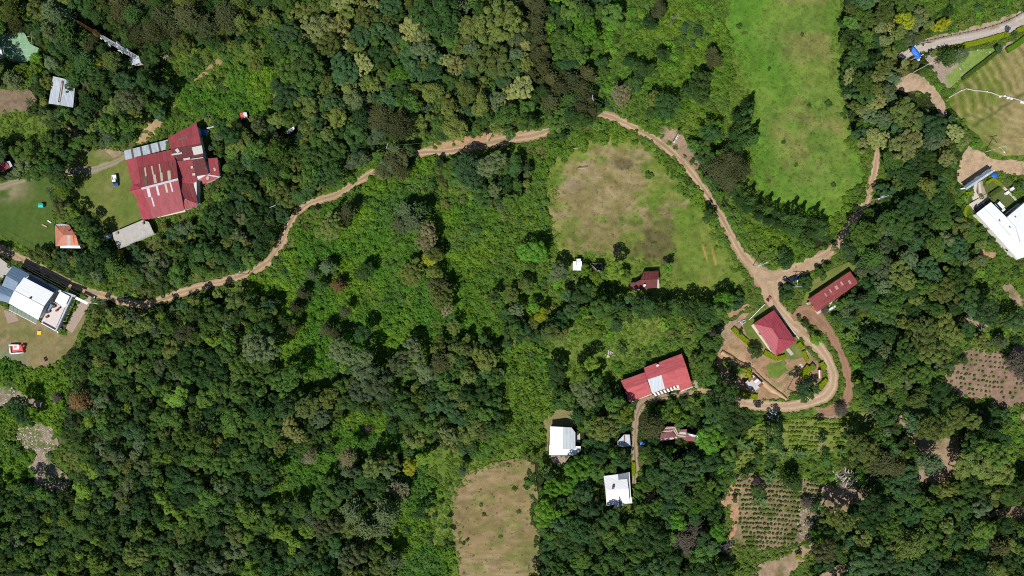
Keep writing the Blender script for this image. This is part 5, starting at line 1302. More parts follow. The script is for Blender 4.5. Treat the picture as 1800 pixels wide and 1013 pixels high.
for i, (a, b) in enumerate((((117, 285.5), (132, 287.5)), ((118, 308), (133, 308)), ((74, 395), (83, 399)), ((84, 388), (90, 392)))):
    lab = ['pale sawn beam lying above the worn track', 'pale sawn beam lying below the worn track', 'pale plank on the grass by the orange cottage', 'white plank on the grass near the orange cottage']
    o = MB().bar(W(*a, .2), W(*b, .2), .45, .3).build('timber_beam', M['wood_pale' if i != 3 else 'white_plain'], None, label=lab[i], category='beam')
o = MB().bar(W(1317, 562, .25), W(1344, 535, .25), .22, .4).build('white_rail', M['white_plain'], None, label='low white rail beside the crimson roofed house', category='rail')
# drain line with sacks on the terrace field
t = thing('drain_line', 'pale grey drain line with white sacks across the terraced field', 'drain', tuple(W(1740, 160)))
pts = [(1668, 172), (1676, 167), (1687, 161), (1699, 156), (1712, 159), (1728, 160.5), (1742, 163), (1756, 168), (1772, 170), (1785, 174), (1800, 179), (1815, 183)]
MB().tube([W(p[0], p[1], .18) for p in pts], [.22] * 12, 6).build('channel', M['concrete'], t, smooth=True)
for (x_, y_, w) in [(1758, 170, .9), (1772, 172.5, 1.1), (1778, 174, .9), (1796, 180, 1.2), (1690, 159.5, .5), (1702, 157, .5), (1735, 161, .5), (1766, 169, .8), (1800, 181, .8)]:
    MB().box(W(x_, y_, .4), (w, w * .7, .45), random.random()).build('sack', M['sack'], t, bevel=.12)

# ------------------------------------------------------------------ vehicles
def wheel_mesh():
    mb = MB().lathe([(.2, -.11), (.33, -.11), (.36, -.06), (.36, .06), (.33, .11), (.2, .11)], n=14, axis='Y')
    return mb.mesh('tyre', M['rubber'])
def rim_mesh():
    return MB().lathe([(.02, -.12), (.2, -.115), (.2, .115), (.02, .12)], n=10, axis='Y').mesh('rim', M['metal'])
WM, RM = wheel_mesh(), rim_mesh()
def wheels(t, L, wd, zr=.34, s=1.0):
    for sx in (-1, 1):
        for sy in (-1, 1):
            w = obj('wheel', WM, t); w.location = (sx * L, sy * wd, zr * s); w.scale = (s, s, s)
            r_ = obj('rim', RM, w)
def loft(mb, secs):
    """secs: list of (x, [(y,z)...]) closed profiles"""
    n = len(secs[0][1]); v = []; f = []
    for x_, pr in secs:
        v += [(x_, y_, z_) for y_, z_ in pr]
    for i in range(len(secs) - 1):
        for k in range(n):
            f.append((i * n + k, i * n + (k + 1) % n, (i + 1) * n + (k + 1) % n, (i + 1) * n + k))
    f.append(tuple(range(n))[::-1]); f.append(tuple((len(secs) - 1) * n + k for k in range(n)))
    return mb.add(v, f)
def prof(w0, w1, z0, z1):
    return [(-w0, z0), (w0, z0), (w0, (z0 + z1) / 2), (w1, z1), (-w1, z1), (-w0, (z0 + z1) / 2)]
def car(label, cat, px_, py_, ang, paint, name='parked_car', van=False):
    t = thing(name, label, cat, tuple(W(px_, py_)), ang)
    o0 = (0, 0, 0)
    zb = .95
    b = MB(); loft(b, [(-2.2, prof(.7, .62, .4, .8)), (-2.1, prof(.85, .78, .32, zb)), (-1.0, prof(.9, .8, .28, zb)), (1.0, prof(.9, .8, .28, zb - .03)), (1.9, prof(.86, .74, .32, .82)), (2.2, prof(.7, .6, .4, .68))])
    body = b.build('body', M[paint], t, off=o0, bevel=.04, smooth=False)
    top = 1.85 if van else 1.48
    x0, x1, x2, x3 = (-2.15, -2.0, .75, 1.35) if van else (-1.75, -1.2, .25, 1.05)
    c_ = MB(); loft(c_, [(x0, prof(.76, .74, zb - .04, zb)), (x1, prof(.76, .6, zb - .04, top)), (x2, prof(.76, .6, zb - .04, top)), (x3, prof(.74, .72, zb - .06, zb - .02))])
    c_.build('cabin', M['glass'], t, off=o0)
    MB().prism([(x1 - .02, -.61, top + .03), (x2 + .02, -.61, top + .03), (x2 + .02, .61, top + .03), (x1 - .02, .61, top + .03)], .05).build('roof', M[paint], t, off=o0, bevel=.02)
    for sy in (-1, 1):
        MB().box((2.08, sy * .58, .68), (.2, .3, .14)).build('headlight', M['lamp'], t, off=o0)
        MB().box((-2.14, sy * .6, .78), (.12, .24, .14)).build('tail_light', M['lamp_red'], t, off=o0)
        MB().box((.75, sy * .98, .98), (.12, .2, .14)).build('mirror', M[paint], t, off=o0)
        MB().box((-.5, sy * .69, 1.2), (.08, .05, .46), M=None).build('pillar', M[paint], t, off=o0)
    MB().box((2.2, 0, .45), (.12, 1.4, .2)).build('bumper', M['black'], t, off=o0)
    MB().box((-2.2, 0, .5), (.12, 1.4, .2)).build('bumper', M['black'], t, off=o0)
    wheels(t, 1.35, .82)
    return t
car('dark blue car parked under trees at the road junction', 'car', 1393, 490.5, R_(20), 'car_blue')
car('white van parked against the villa roof beside the lawn', 'van', 1755.5, 364, R_(-47), 'car_white', 'parked_van', True)
car('dark car mostly hidden under the villa eave on the parking court', 'car', 1720.5, 367.5, R_(36), 'car_blue')
t = thing('pickup_truck', 'blue and white pickup truck standing on the lawn', 'pickup', tuple(W(204.5, 318.5)), R_(-80))
o0 = (0, 0, 0)
b = MB(); loft(b, [(-2.1, prof(.85, .8, .4, .85)), (-2.0, prof(.88, .82, .35, .9)), (.2, prof(.9, .84, .3, .92)), (1.2, prof(.88, .78, .32, .95)), (2.0, prof(.8, .7, .38, .82))]); b.build('body', M['car_royal'], t, off=o0, bevel=.04)
for sy in (-1, 1): MB().box((-1.15, sy * .8, 1.1), (1.8, .08, .45)).build('bed_side', M['car_white'], t, off=o0)
MB().box((-2.03, 0, 1.1), (.08, 1.6, .45)).build('tailgate', M['car_white'], t, off=o0)
MB().box((-1.15, 0, .95), (1.7, 1.5, .06)).build('bed_floor', M['sack'], t, off=o0)
c_ = MB(); loft(c_, [(-.3, prof(.78, .64, .9, 1.65)), (.5, prof(.78, .64, .9, 1.66)), (1.05, prof(.76, .72, .9, .96))]); c_.build('cabin', M['glass'], t, off=o0)
MB().prism([(-.34, -.66, 1.7), (.52, -.66, 1.7), (.52, .66, 1.7), (-.34, .66, 1.7)], .06).build('roof', M['car_white'], t, off=o0, bevel=.02)
MB().prism([(1.1, -.6, .97), (1.9, -.55, .87), (1.9, .55, .87), (1.1, .6, .97)], .03).build('hood', M['car_royal'], t, off=o0)
for sy in (-1, 1):
    MB().box((1.95, sy * .55, .66), (.16, .26, .16)).build('headlight', M['lamp'], t, off=o0)
    MB().box((-2.1, sy * .72, .75), (.06, .2, .16)).build('tail_light', M['lamp_red'], t, off=o0)
    MB().box((.7, sy * .94, 1.05), (.12, .2, .14)).build('mirror', M['black'], t, off=o0)
wheels(t, 1.3, .82)
def bike(label, px_, py_, ang, paint, quad=False):
    t = thing('quad_bike' if quad else 'motorbike', label, 'quad bike' if quad else 'motorbike', tuple(W(px_, py_)), ang)
    o0 = (0, 0, 0)
    if quad: wheels(t, .62, .45, .34, .85)
    else:
        for sx in (-.65, .65):
            w = obj('wheel', WM, t); w.location = (sx, 0, .32); w.scale = (.9, .55, .9); obj('rim', RM, w)
    MB().tube([(-.65, 0, .34), (-.2, 0, .55), (.3, 0, .75), (.6, 0, .4)], .06).build('frame', M['black'], t, off=o0)
    b = MB(); loft(b, [(-.1, prof(.14, .08, .7, .86)), (.2, prof(.2, .14, .66, .98)), (.45, prof(.13, .08, .68, .9))]); b.build('tank', M[paint], t, off=o0, bevel=.02)
    MB().box((-.4, 0, .84), (.7, .3, .12)).build('seat', M['black'], t, off=o0, bevel=.04)
    MB().tube([(.42, -.4, 1.05), (.52, 0, .98), (.42, .4, 1.05)], .03).build('handlebar', M['metal'], t, off=o0)
    if quad:
        for sx in (-.62, .62): MB().box((sx, 0, .78), (.75, 1.15, .1)).build('fender', M[paint], t, off=o0, bevel=.04)
        MB().box((-.62, 0, .92), (.6, .8, .05)).build('rack', M['black'], t, off=o0)
    else:
        MB().box((.65, 0, .7), (.4, .16, .05)).build('fender', M[paint], t, off=o0); MB().lathe([(.1, 0), (.1, .1), (.03, .14)], (.6, 0, .9), 8, 'X').build('headlight', M['lamp'], t, off=o0)
    return t
bike('red quad bike at the mouth of the garden track', 1350.5, 526, R_(50), 'red_paint', True)
bike('black motorbike parked on the villa parking court', 1713.2, 363.2, R_(50), 'black')
bike('dark motorbike at the verge of the dirt road', 1248.5, 353, R_(118), 'black')

# ------------------------------------------------------------------ mast, poles and cables
def mast(label, base, hgt, red_from):
    t = thing('mast', label, 'mast', tuple(W(*base)))
    def leg(k, z): 
        r_ = .95 * (1 - z / hgt * .72); a = k * 2.094 + .4
        return Vector((r_ * math.cos(a), r_ * math.sin(a), z))
    n = 17
    for i in range(n):
        z0 = hgt * i / n; z1 = hgt * (i + 1) / n
        mk = 'metal_red' if z0 >= red_from else 'metal_white'
        sec = MB()
        for k in range(3):
            sec.bar(leg(k, z0), leg(k, z1), .16)
            sec.bar(leg(k, z0), leg((k + 1) % 3, z1), .08); sec.bar(leg(k, z1), leg((k + 1) % 3, z1), .08)
            sec.bar(leg((k + 1) % 3, z0), leg(k, z1), .07)
        sec.build('lattice_section', M[mk], t, off=(0, 0, 0))
    rs = random.Random(3)
    for i in range(14):
        z = rs.uniform(2.5, red_from); a = rs.uniform(0, 6.3); r_ = .95
        p = Vector((r_ * math.cos(a), r_ * math.sin(a), z))
        if i % 2:
            mb = MB().lathe([(.05, 0), (.45, .05), (.62, .2), (.6, .32), (.05, .34)], n=10, axis='X')
            Rm = Matrix.Rotation(a, 3, 'Z'); mb.v = [tuple(Rm @ Vector(v) + p) for v in mb.v]
            mb.build('dish_antenna', M['metal_white'], t, off=(0, 0, 0))
        else:
            MB().box(p, (.3, .45, 1.7), a).build('panel_antenna', M['metal_white'], t, off=(0, 0, 0), bevel=.05)
    MB().tube([(0, 0, hgt), (0, 0, hgt + 2.5)], .05).build('lightning_rod', M['metal'], t, off=(0, 0, 0))
mast('tall red and white lattice mast with dishes rising from the upper wood', (244, 104), 35.5, 21.0)

PTOP = {}
def pole(key, label, px_, py_, hgt=9.0, ang=0.0, arms=1, trafo=False, lamp=None, arm_len=2.2):
    t = thing('utility_pole', label, 'utility pole', tuple(W(px_, py_)), 0, 'utility poles along the roads')
    o0 = (0, 0, 0)
    MB().tube([(0, 0, -.5), (0, 0, hgt)], [.17, .1], 8).build('post', M['pole'], t, off=o0)
    d = Vector((math.cos(ang), math.sin(ang), 0))
    tops = []
    for a in range(arms):
        z = hgt - .25 - a * .8
        MB().bar(d * -arm_len / 2 + Vector((0, 0, z)), d * arm_len / 2 + Vector((0, 0, z)), .14).build('crossarm', M['galv'], t, off=o0)
        for q in (-.46, 0, .46):
            p = d * (arm_len * q) + Vector((0, 0, z + .08))
            MB().lathe([(.05, 0), (.08, .06), (.05, .12), (.08, .18), (.03, .24)], p, 7).build('insulator', M['metal_white'], t, off=o0)
            if a == 0: tops.append(Vector(t.location) + p + Vector((0, 0, .22)))
    if trafo:
        for q in (-.35, .35):
            p = d * q + Vector((0, 0, hgt - 1.6))
            MB().lathe([(.05, -.5), (.28, -.45), (.28, .4), (.2, .48), (.05, .5)], p + d.orthogonal().normalized() * .0 + Vector((-d.y, d.x, 0)) * .38, 10).build('transformer', M['metal_white'], t, off=o0)
    if lamp is not None:
        l = Vector((math.cos(lamp), math.sin(lamp), 0))
        MB().tube([Vector((0, 0, hgt - 1.4)), l * .9 + Vector((0, 0, hgt - .8)), l * 1.9 + Vector((0, 0, hgt - .7))], .05).build('lamp_arm', M['galv'], t, off=o0)
        MB().box(l * 2.1 + Vector((0, 0, hgt - .75)), (.7, .3, .14), lamp).build('lamp_head', M['metal_white'], t, off=o0, bevel=.04)
    PTOP[key] = tops
pole('a', 'pale utility pole with transformers at the junction corner of the paddock', 1323.5, 467.5, 9, R_(25), 1, True, R_(22), 2.6)
pole('b', 'utility pole with a wide crossarm between the two junction trees', 1386, 504.5, 9, R_(0), 1, False, R_(95), 2.6)
pole('c', 'white utility pole with a lamp beside the bare bank above the road', 1182, 251, 9.5, R_(55), 2, True, R_(230), 2.0)
pole('d', 'slim utility pole at the orange cut bank of the road', 858.5, 250, 8.5, R_(85), 1)
pole('e', 'utility pole with a long crossarm by the side terrace of the white house', 188, 532, 9, R_(-8), 1, False, R_(80), 4.0)
pole('f', 'slim utility pole where the dirt road bends below the wood', 436, 482, 9, R_(60), 1)
pole('g', 'utility pole hidden in trees inside the road curve', 494, 368, 9, R_(20), 1)
pole('h', 'utility pole among pines at the upper road bend', 688, 266, 9, R_(70), 1)
pole('i', 'utility pole with transformer on the shaded road beside the pasture', 1532, 352, 9.5, R_(20), 1, True, R_(200), 2.4)
pole('j', 'utility pole with a lamp above the villa forecourt', 1732, 267, 9, R_(12), 1, False, R_(-60), 2.6)
pole('k', 'utility pole leaning over the tan dirt turning area', 1606, 127, 10, R_(30), 1, False, None, 2.4)
pole('l', 'utility pole in the shade where the road leaves the pines', 1037, 184, 9, R_(100), 1)
PTOP['m'] = [W(1840, 262, 8.6)] * 3; PTOP['n'] = [W(-40, 425, 8.6)] * 3
SPANS = [('n', 'e'), ('e', 'f'), ('f', 'g'), ('g', 'h'), ('h', 'd'), ('d', 'l'), ('l', 'c'), ('c', 'a'), ('a', 'b'), ('a', 'i'), ('k', 'j'), ('j', 'm')]
NM = {'a': 'paddock corner', 'b': 'junction trees', 'c': 'bare bank', 'd': 'orange cut bank', 'e': 'white house', 'f': 'road bend below the wood', 'g': 'road curve', 'h': 'upper bend', 'i': 'pasture road', 'j': 'villa forecourt', 'k': 'dirt turning area', 'l': 'shaded pine road', 'm': 'photo edge', 'n': 'photo edge by the lawn'}
M['cable'] = mat('cable', (0.3, 0.3, 0.29), .6, .05, 2)
for a, b in SPANS:
    t = thing('power_line', 'power line span from the %s pole to the %s' % (NM[a], NM[b]), 'cable', tuple(PTOP[a][0]), 0, 'power line spans')
    for k in ((0, 2) if a in 'cnj' else (1,)):
        p, q2 = PTOP[a][k], PTOP[b][k]
        pts = [p.lerp(q2, u) - Vector((0, 0, 4 * u * (1 - u) * .012 * (p - q2).length)) for u in np.linspace(0, 1, 13)]
        MB().tube(pts, .016, 4, False).build('wire', M['cable'], t)
# goal-like frames in the paddock top
for (px_, py_, w, lab) in [(1013, 262, 2.6, 'small timber frame at the top of the paddock'), (1023, 297, 3.2, 'low timber gate frame in the paddock')]:
    t = thing('timber_gate', lab, 'frame', tuple(W(px_, py_)), R_(5))
    for sx in (-1, 1): MB().box((sx * w / 2, 0, .8), (.14, .14, 1.7)).build('post', M['wood_pale'], t, off=o0)
    for z in (.5, 1.1, 1.55): MB().box((0, 0, z), (w, .09, .12)).build('rail', M['wood_pale'], t, off=o0)
# ------------------------------------------------------------------ foliage shapes
def leaf_quads(P, Nn, size, rs, aspect=.75, along=None, jitter=.35):
    """one leaf-sized quad at every point P, facing Nn"""
    n = len(P)
    Nn = Nn / np.maximum(1e-6, np.linalg.norm(Nn, axis=1))[:, None]
    t = along if along is not None else rs.randn(n, 3)
    t = t - Nn * (t * Nn).sum(1)[:, None]
    t /= np.maximum(1e-6, np.linalg.norm(t, axis=1))[:, None]
    b = np.cross(Nn, t)
    s = size * (1 + jitter * (rs.rand(n) * 2 - 1))
    a = t * (s * .5)[:, None]; c = b * (s * .5 * aspect)[:, None]
    V = np.stack([P - a - c * .6, P + a * .2 - c, P + a + c * .2, P - a * .3 + c], 1).reshape(-1, 3)
    q = np.arange(n * 4).reshape(n, 4)
    lv = .82 + .38 * rs.rand(n); hue = (rs.rand(n) - .5) * .16
    C = np.stack([lv * (1 + hue), lv, lv * (1 - hue)], 1)
    return V, q, np.repeat(C, 4, 0)

def crown_mesh(name, R, seed, lobes=14, lobe=.38, hz=.8, n=1500, leaf=.42, flat=.0, mat_=None, under=-.25, ups=.5):
    rs = np.random.RandomState(seed)
    cs = []; rr = []
    tries = 0
    f1, f2 = rs.rand(2) * 6.283
    def rad(a): return 1 + .17 * math.sin(2 * a + f1) + .13 * math.sin(3 * a + f2)
    while len(cs) < lobes and tries < 4000:
        tries += 1
        a = rs.rand() * 6.283; d = math.sqrt(rs.rand()) * (1 - lobe * .7)
        z = math.sqrt(max(0, 1 - d * d)) * hz * (.55 + .35 * rs.rand()) * (1 - flat * .5) - .2 * d
        c = np.array([d * math.cos(a) * rad(a), d * math.sin(a) * rad(a), z + .12 * rs.randn()]); r = lobe * (.65 + .6 * rs.rand()) * (1 - .25 * d)
        if all(np.linalg.norm((c - q)[:2]) > .42 * (r + s) for q, s in zip(cs, rr)) or tries > 2500:
            cs.append(c); rr.append(r)
    cs = np.array(cs); rr = np.array(rr)
    w = rr ** 2 / (rr ** 2).sum()
    k = rs.choice(len(cs), n * 2, p=w)
    d = rs.randn(n * 2, 3); d[:, 2] = np.abs(d[:, 2]) * 1.1 + under * rs.rand(n * 2); d /= np.linalg.norm(d, axis=1)[:, None]
    bump = .86 + .2 * rs.rand(n * 2)
    P = cs[k] + d * (rr[k] * bump)[:, None] * np.array([1, 1, .8 - flat * .3])
    dist = np.linalg.norm((P[:, None] - cs[None]) / np.array([1, 1, .8 - flat * .3]), axis=2) / rr[None]
    dist[np.arange(len(P)), k] = 9
    keep = (dist > .8).all(1)
    P = P[keep][:n]; d = d[keep][:n]; kl = k[keep][:n]
    lt = 1 + .20 * rs.randn(len(cs)); lh = .07 * rs.randn(len(cs))
    Nn = d * .6 + np.array([-.08, -.15, ups]) + rs.randn(len(P), 3) * .22
    V, q, C = leaf_quads(P * R, Nn, leaf, rs)
    L4 = np.repeat(np.clip(lt[kl], .6, 1.5), 4); H4 = np.repeat(lh[kl], 4)
    C = C * np.stack([L4 * (1 + H4), L4, L4 * (1 - H4)], 1)
    me = mesh_np(name, V / R, quads=q, cols=C, mat=mat_ or M['leaf_o'])
    return me

def pine_mesh(name, R, seed, hgt=1.7, branches=70, per=34, leaf=.6):
    rs = np.random.RandomState(seed)
    P = []; A = []; Nn = []
    for i in range(branches):
        z = (i / branches) ** .8; a = i * 2.4 + rs.rand() * .8
        L = (1 - z) ** .7 * (.8 + .35 * rs.rand()) + .08
        dr = np.array([math.cos(a), math.sin(a), .35 + .6 * z]); 
        t = (rs.rand(per) ** .6)
        base = np.array([0, 0, z * hgt * .92])
        p = base + np.outer(t * L, dr) + rs.randn(per, 3) * (.07 + .05 * (1 - z))
        P.append(p); A.append(np.tile(dr, (per, 1)) + rs.randn(per, 3) * .55); Nn.append(np.tile([-.1, -.2, 1.], (per, 1)) + rs.randn(per, 3) * .4)
    P = np.concatenate(P); A = np.concatenate(A); Nn = np.concatenate(Nn)
    V, q, C = leaf_quads(P * R, Nn, leaf, rs, .34, A)
    return mesh_np(name, V / R, quads=q, cols=C, mat=M['leaf_o'])

def cypress_mesh(name, seed):
    rs = np.random.RandomState(seed)
    n = 1100
    z = rs.rand(n) ** .8; a = rs.rand(n) * 6.283
    r = .155 * (np.sin(np.clip(z * 1.15 + .12, 0, 1) * 3.05) ** .7 + .08) * (.8 + .3 * rs.rand(n)) * (1 + .15 * np.sin(a * 3 + z * 14))
    P = np.stack([r * np.cos(a), r * np.sin(a), z], 1)
    Nn = np.stack([np.cos(a), np.sin(a), .5 * np.ones(n)], 1) + rs.randn(n, 3) * .4
    V, q, C = leaf_quads(P * 9, Nn, .42, rs, .5, np.tile([0, 0, 1.], (n, 1)) + rs.randn(n, 3) * .3)
    return mesh_np(name, V / 9, quads=q, cols=C, mat=M['leaf_o'])

def strip_leaves(name, seed, n, L, wd, up, droop, mat_, fine=False):
    """banana or palm: long arching leaves"""
    rs = np.random.RandomState(seed); V = []; Q = []; C = []
    for i in range(n):
        a = i * 2.399 + rs.rand() * .5; l = L * (.7 + .45 * rs.rand()); u0 = up * (.5 + rs.rand())
        dr = np.array([math.cos(a), math.sin(a), 0]); sd = np.array([-dr[1], dr[0], 0]); lv = .75 + .5 * rs.rand()
        K = 6; o = len(V)
        for k in range(K + 1):
            t = k / K
            c = dr * l * t * (1 - .12 * t) + np.array([0, 0, u0 * t - droop * t * t * l * .5])
            w = wd * math.sin(min(1, t * 1.02 + .12) * 3.0) ** .8 if not fine else wd * (.25 + math.sin(t * 3.0)) * .8
            V += [c - sd * w * .5 - np.array([0, 0, w * .18]), c, c + sd * w * .5 - np.array([0, 0, w * .18])]
            g = lv * (1.0 if k % 2 else .88)
            C += [(g * .9, g * .95, g * .9), (g * 1.25, g * 1.2, g * 1.3), (g, g, g)]
        for k in range(K):
            b = o + k * 3
            Q += [(b, b + 1, b + 4, b + 3), (b + 1, b + 2, b + 5, b + 4)]
    return mesh_np(name, np.array(V), quads=np.array(Q), cols=np.array(C), mat=mat_)

def trunk_mesh(name, seed, mat_):
    """unit height, with limbs that spread at the top"""
    rs = random.Random(seed); mb = MB()
    mb.tube([(0, 0, -.08), (.01, .015, .4), (rs.uniform(-.03, .03), rs.uniform(-.03, .03), .85)], [.06, .042, .032], 6)
    for i in range(5):
        a = i * 1.3 + rs.random(); 
        mb.tube([(0, 0, .6 + .05 * i), (.16 * math.cos(a), .16 * math.sin(a), .85), (.34 * math.cos(a), .34 * math.sin(a), 1.12 + .1 * rs.random())], [.028, .02, .009], 5)
    return mb.mesh(name, mat_)

def bare_mesh(name, seed, mat_, depth=4):
    rs = random.Random(seed); mb = MB()
    def grow(p, d, L, r, k):
        q = p + d * L
        mid = p + d * L * .5 + Vector((rs.uniform(-1, 1), rs.uniform(-1, 1), rs.uniform(-.3, .6))) * L * .07
        mb.tube([p, mid, q], [r, r * .8, r * .6], 5 if k < 2 else 3, False)
        if k >= depth: return
        for i in range(3 if k < 3 else 4):
            nd = (d + Vector((rs.uniform(-1, 1), rs.uniform(-1, 1), rs.uniform(-.35, .75))) * .85).normalized()
            grow(p + d * L * rs.uniform(.55, 1), nd, L * rs.uniform(.55, .8), r * .55, k + 1)
    grow(Vector((0, 0, 0)), Vector((0, 0, 1)), .36, .035, 0)
    return mb.mesh(name, mat_)

SMALL = [crown_mesh('crown', 1.9, 100 + i, 12, .40, .85, 620, .34) for i in range(7)]
MED = [crown_mesh('crown', 3.4, 200 + i, 24 + i % 4 * 4, .28, .75, 2000, .37, flat=(i % 3) * .2) for i in range(8)]
BIG = [crown_mesh('crown', 6.0, 300 + i, 56 + 8 * (i % 3), .19, .62, 6000, .38, flat=.25) for i in range(5)]
FLATC = [crown_mesh('crown', 5.0, 400 + i, 60, .17, .5, 5200, .34, flat=.4, ups=.6) for i in range(4)]
PINE = [pine_mesh('crown', 3.0, 500 + i) for i in range(4)]
SPIKY = [pine_mesh('crown', 4.2, 520 + i, 1.1, 90, 46, .6) for i in range(3)]
CYP = [cypress_mesh('crown', 600 + i) for i in range(3)]
BAN = [strip_leaves('leaves', 700 + i, 9, 2.3, .62, 1.3, .75, M['leaf_o']) for i in range(3)]
PALM = [strip_leaves('leaves', 720 + i, 16, 3.0, .5, 1.6, .8, M['leaf_o'], True) for i in range(2)]
TRUNK = [trunk_mesh('trunk', i, M['bark']) for i in range(3)]
BARE = [bare_mesh('branches', 40 + i, M['bark_pale'] if i % 2 == 0 else M['bark'], 5) for i in range(4)]
SHRUB = [crown_mesh('shrub', 1.3, 800 + i, 7, .5, .75, 260, .34) for i in range(5)]
CROP = [crown_mesh('bush', .55, 830 + i, 4, .55, .9, 60, .26) for i in range(3)]

# ------------------------------------------------------------------ what must stay clear of trees (photo pixels, 2 px cells)
GW, GH = 900, 508
gX, gY = np.meshgrid(np.arange(GW) * 2 + 1., np.arange(GH) * 2 + 1.)
m_road = inpoly(gX, gY, JUNC); m_house = np.zeros((GH, GW), bool); m_open = np.zeros((GH, GW), bool)
for pts, ws in ROADS:
    c = catmull([(p[0], p[1], w) for p, w in zip(pts, ws)], 4)
    for x_, y_, w in c:
        i0, i1 = max(0, int((x_ - w) / 2)), max(0, min(GW, int((x_ + w) / 2) + 2)); j0, j1 = max(0, int((y_ - w) / 2)), max(0, min(GH, int((y_ + w) / 2) + 2))
        if i1 > i0 and j1 > j0: m_road[j0:j1, i0:i1] |= np.hypot(gX[j0:j1, i0:i1] - x_, gY[j0:j1, i0:i1] - y_) < w / 2 + .5
for f in FOOT:
    m_house |= inpoly(gX, gY, f)
for p in [LAWN, LAWN_B, YARD, SCREE1, SCREE2, TERR, PLOT, BANK, PATCH1, PATCH2, PLOT_D, PLOT_E, PLOT_F, GARDEN, VERGE, GRASS_CUT, CLEAR1, DIRTB] + [s_[0] for s_ in SOILS]:
    m_open |= inpoly(gX, gY, p)
m_sheet = m_open.copy()
m_core = np.zeros((GH, GW), bool)
for p in [LAWN, LAWN_B, YARD, TERR, PLOT, BANK, PATCH1, PATCH2, GARDEN, VERGE, GRASS_CUT]: m_core |= inpoly(gX, gY, p)
m_core |= inpoly(gX, gY, SCREE1)
for p in [SCREE2, CLEAR1, DIRTB, PLOT_D, PLOT_E, PLOT_F] + [s_[0] for s_ in SOILS]:
    k_ = inpoly(gX, gY, p); d_, _, _ = segdist(gX, gY, p, True)
    m_core |= k_ & (d_ > 1 + 9 * np.clip(fbm(gX, gY, 14, 62) - .36, 0, 1) * 2)
for p in [PASTURE, PADDOCK, DRYF]:
    k_ = inpoly(gX, gY, p); m_open |= k_
    d_, _, _ = segdist(gX, gY, p, True)
    m_core |= k_ & (d_ > 2 + 22 * np.clip(fbm(gX, gY, 26, 61) - .32, 0, 1) * 2)
ITEMS = [(204, 318, 13), (1393, 490, 12), (75, 362, 7), (68, 585, 6), (29, 614, 20), (1351, 526, 9), (1713, 363, 6), (1755, 364, 14), (1303, 566, 9), (1128, 780, 6), (1357, 731, 14), (1072, 623, 11), (1232, 607, 8), (291, 103, 12), (364, 232, 13), (1460, 543, 10), (1187, 248, 9), (1327, 465, 9), (1390, 500, 8), (141, 643, 7), (858, 250, 4), (1747, 310, 7), (1613, 95, 12), (1700, 340, 1), (235, 95, 10), (205, 78, 12), (185, 62, 10), (165, 47, 8), (1608, 127, 6), (1488, 838, 15), (1176, 762, 17), (1212, 770, 17), (1195, 785, 10), (1520, 318, 13), (1516, 338, 12), (1512, 298, 12), (60, 775, 38), (92, 832, 24), (45, 700, 24), (15, 705, 10), (1650, 790, 30), (1655, 835, 16), (1600, 755, 16), (1480, 876, 26), (1288, 905, 16), (1290, 945, 12), (1770, 902, 18), (1385, 1000, 24), (428, 203, 10), (512, 228, 11), (500, 238, 8), (425, 215, 8), (1470, 418, 17), (1490, 396, 17), (1448, 440, 14), (1518, 345, 20), (1522, 315, 20), (1528, 290, 16), (1552, 300, 4), (1630, 175, 12), (1612, 170, 10), (1086, 864, 33), (990, 777, 32), (6, 290, 15), (1200, 780, 14)]
def blocked(x_, y_, r, road=.75, house=1.05, op=.45):
    for mask, f in ((m_road, road), (m_house, house), (m_open, op)):
        i, j = int(x_ / 2), int(y_ / 2)
        if 0 <= i < GW and 0 <= j < GH and mask[j, i]: return True
        for k in range(10):
            a = k * .628
            i, j = int((x_ + r * f * math.cos(a)) / 2), int((y_ + r * f * math.sin(a)) / 2)
            if 0 <= i < GW and 0 <= j < GH and mask[j, i]: return True
    return any(math.hypot(x_ - a, y_ - b) < c + r * .7 for a, b, c in ITEMS)

COLS = {
    'dark': ((0.052, 0.108, 0.026), 'dark green'), 'deep': ((0.038, 0.090, 0.024), 'deep green'), 'mid': ((0.084, 0.162, 0.030), 'mid green'),
    'blue': ((0.058, 0.122, 0.044), 'bluish green'), 'bright': ((0.10, 0.235, 0.024), 'bright green'), 'olive': ((0.135, 0.178, 0.042), 'olive green'),
    'light': ((0.24, 0.27, 0.09), 'pale olive'), 'brown': ((0.088, 0.100, 0.038), 'brownish green'), 'grey': ((0.118, 0.165, 0.072), 'greyish green'),
    'yellow': ((0.28, 0.31, 0.022), 'yellow green'), 'rust': ((0.2, 0.125, 0.05), 'rusty brown'), 'tan': ((0.21, 0.195, 0.10), 'tan brown'), 'lime': ((0.145, 0.24, 0.03), 'light green'),
    'smoke': ((0.14, 0.11, 0.11), 'smoky grey'), 'purple': ((0.07, 0.05, 0.05), 'dark purple')}
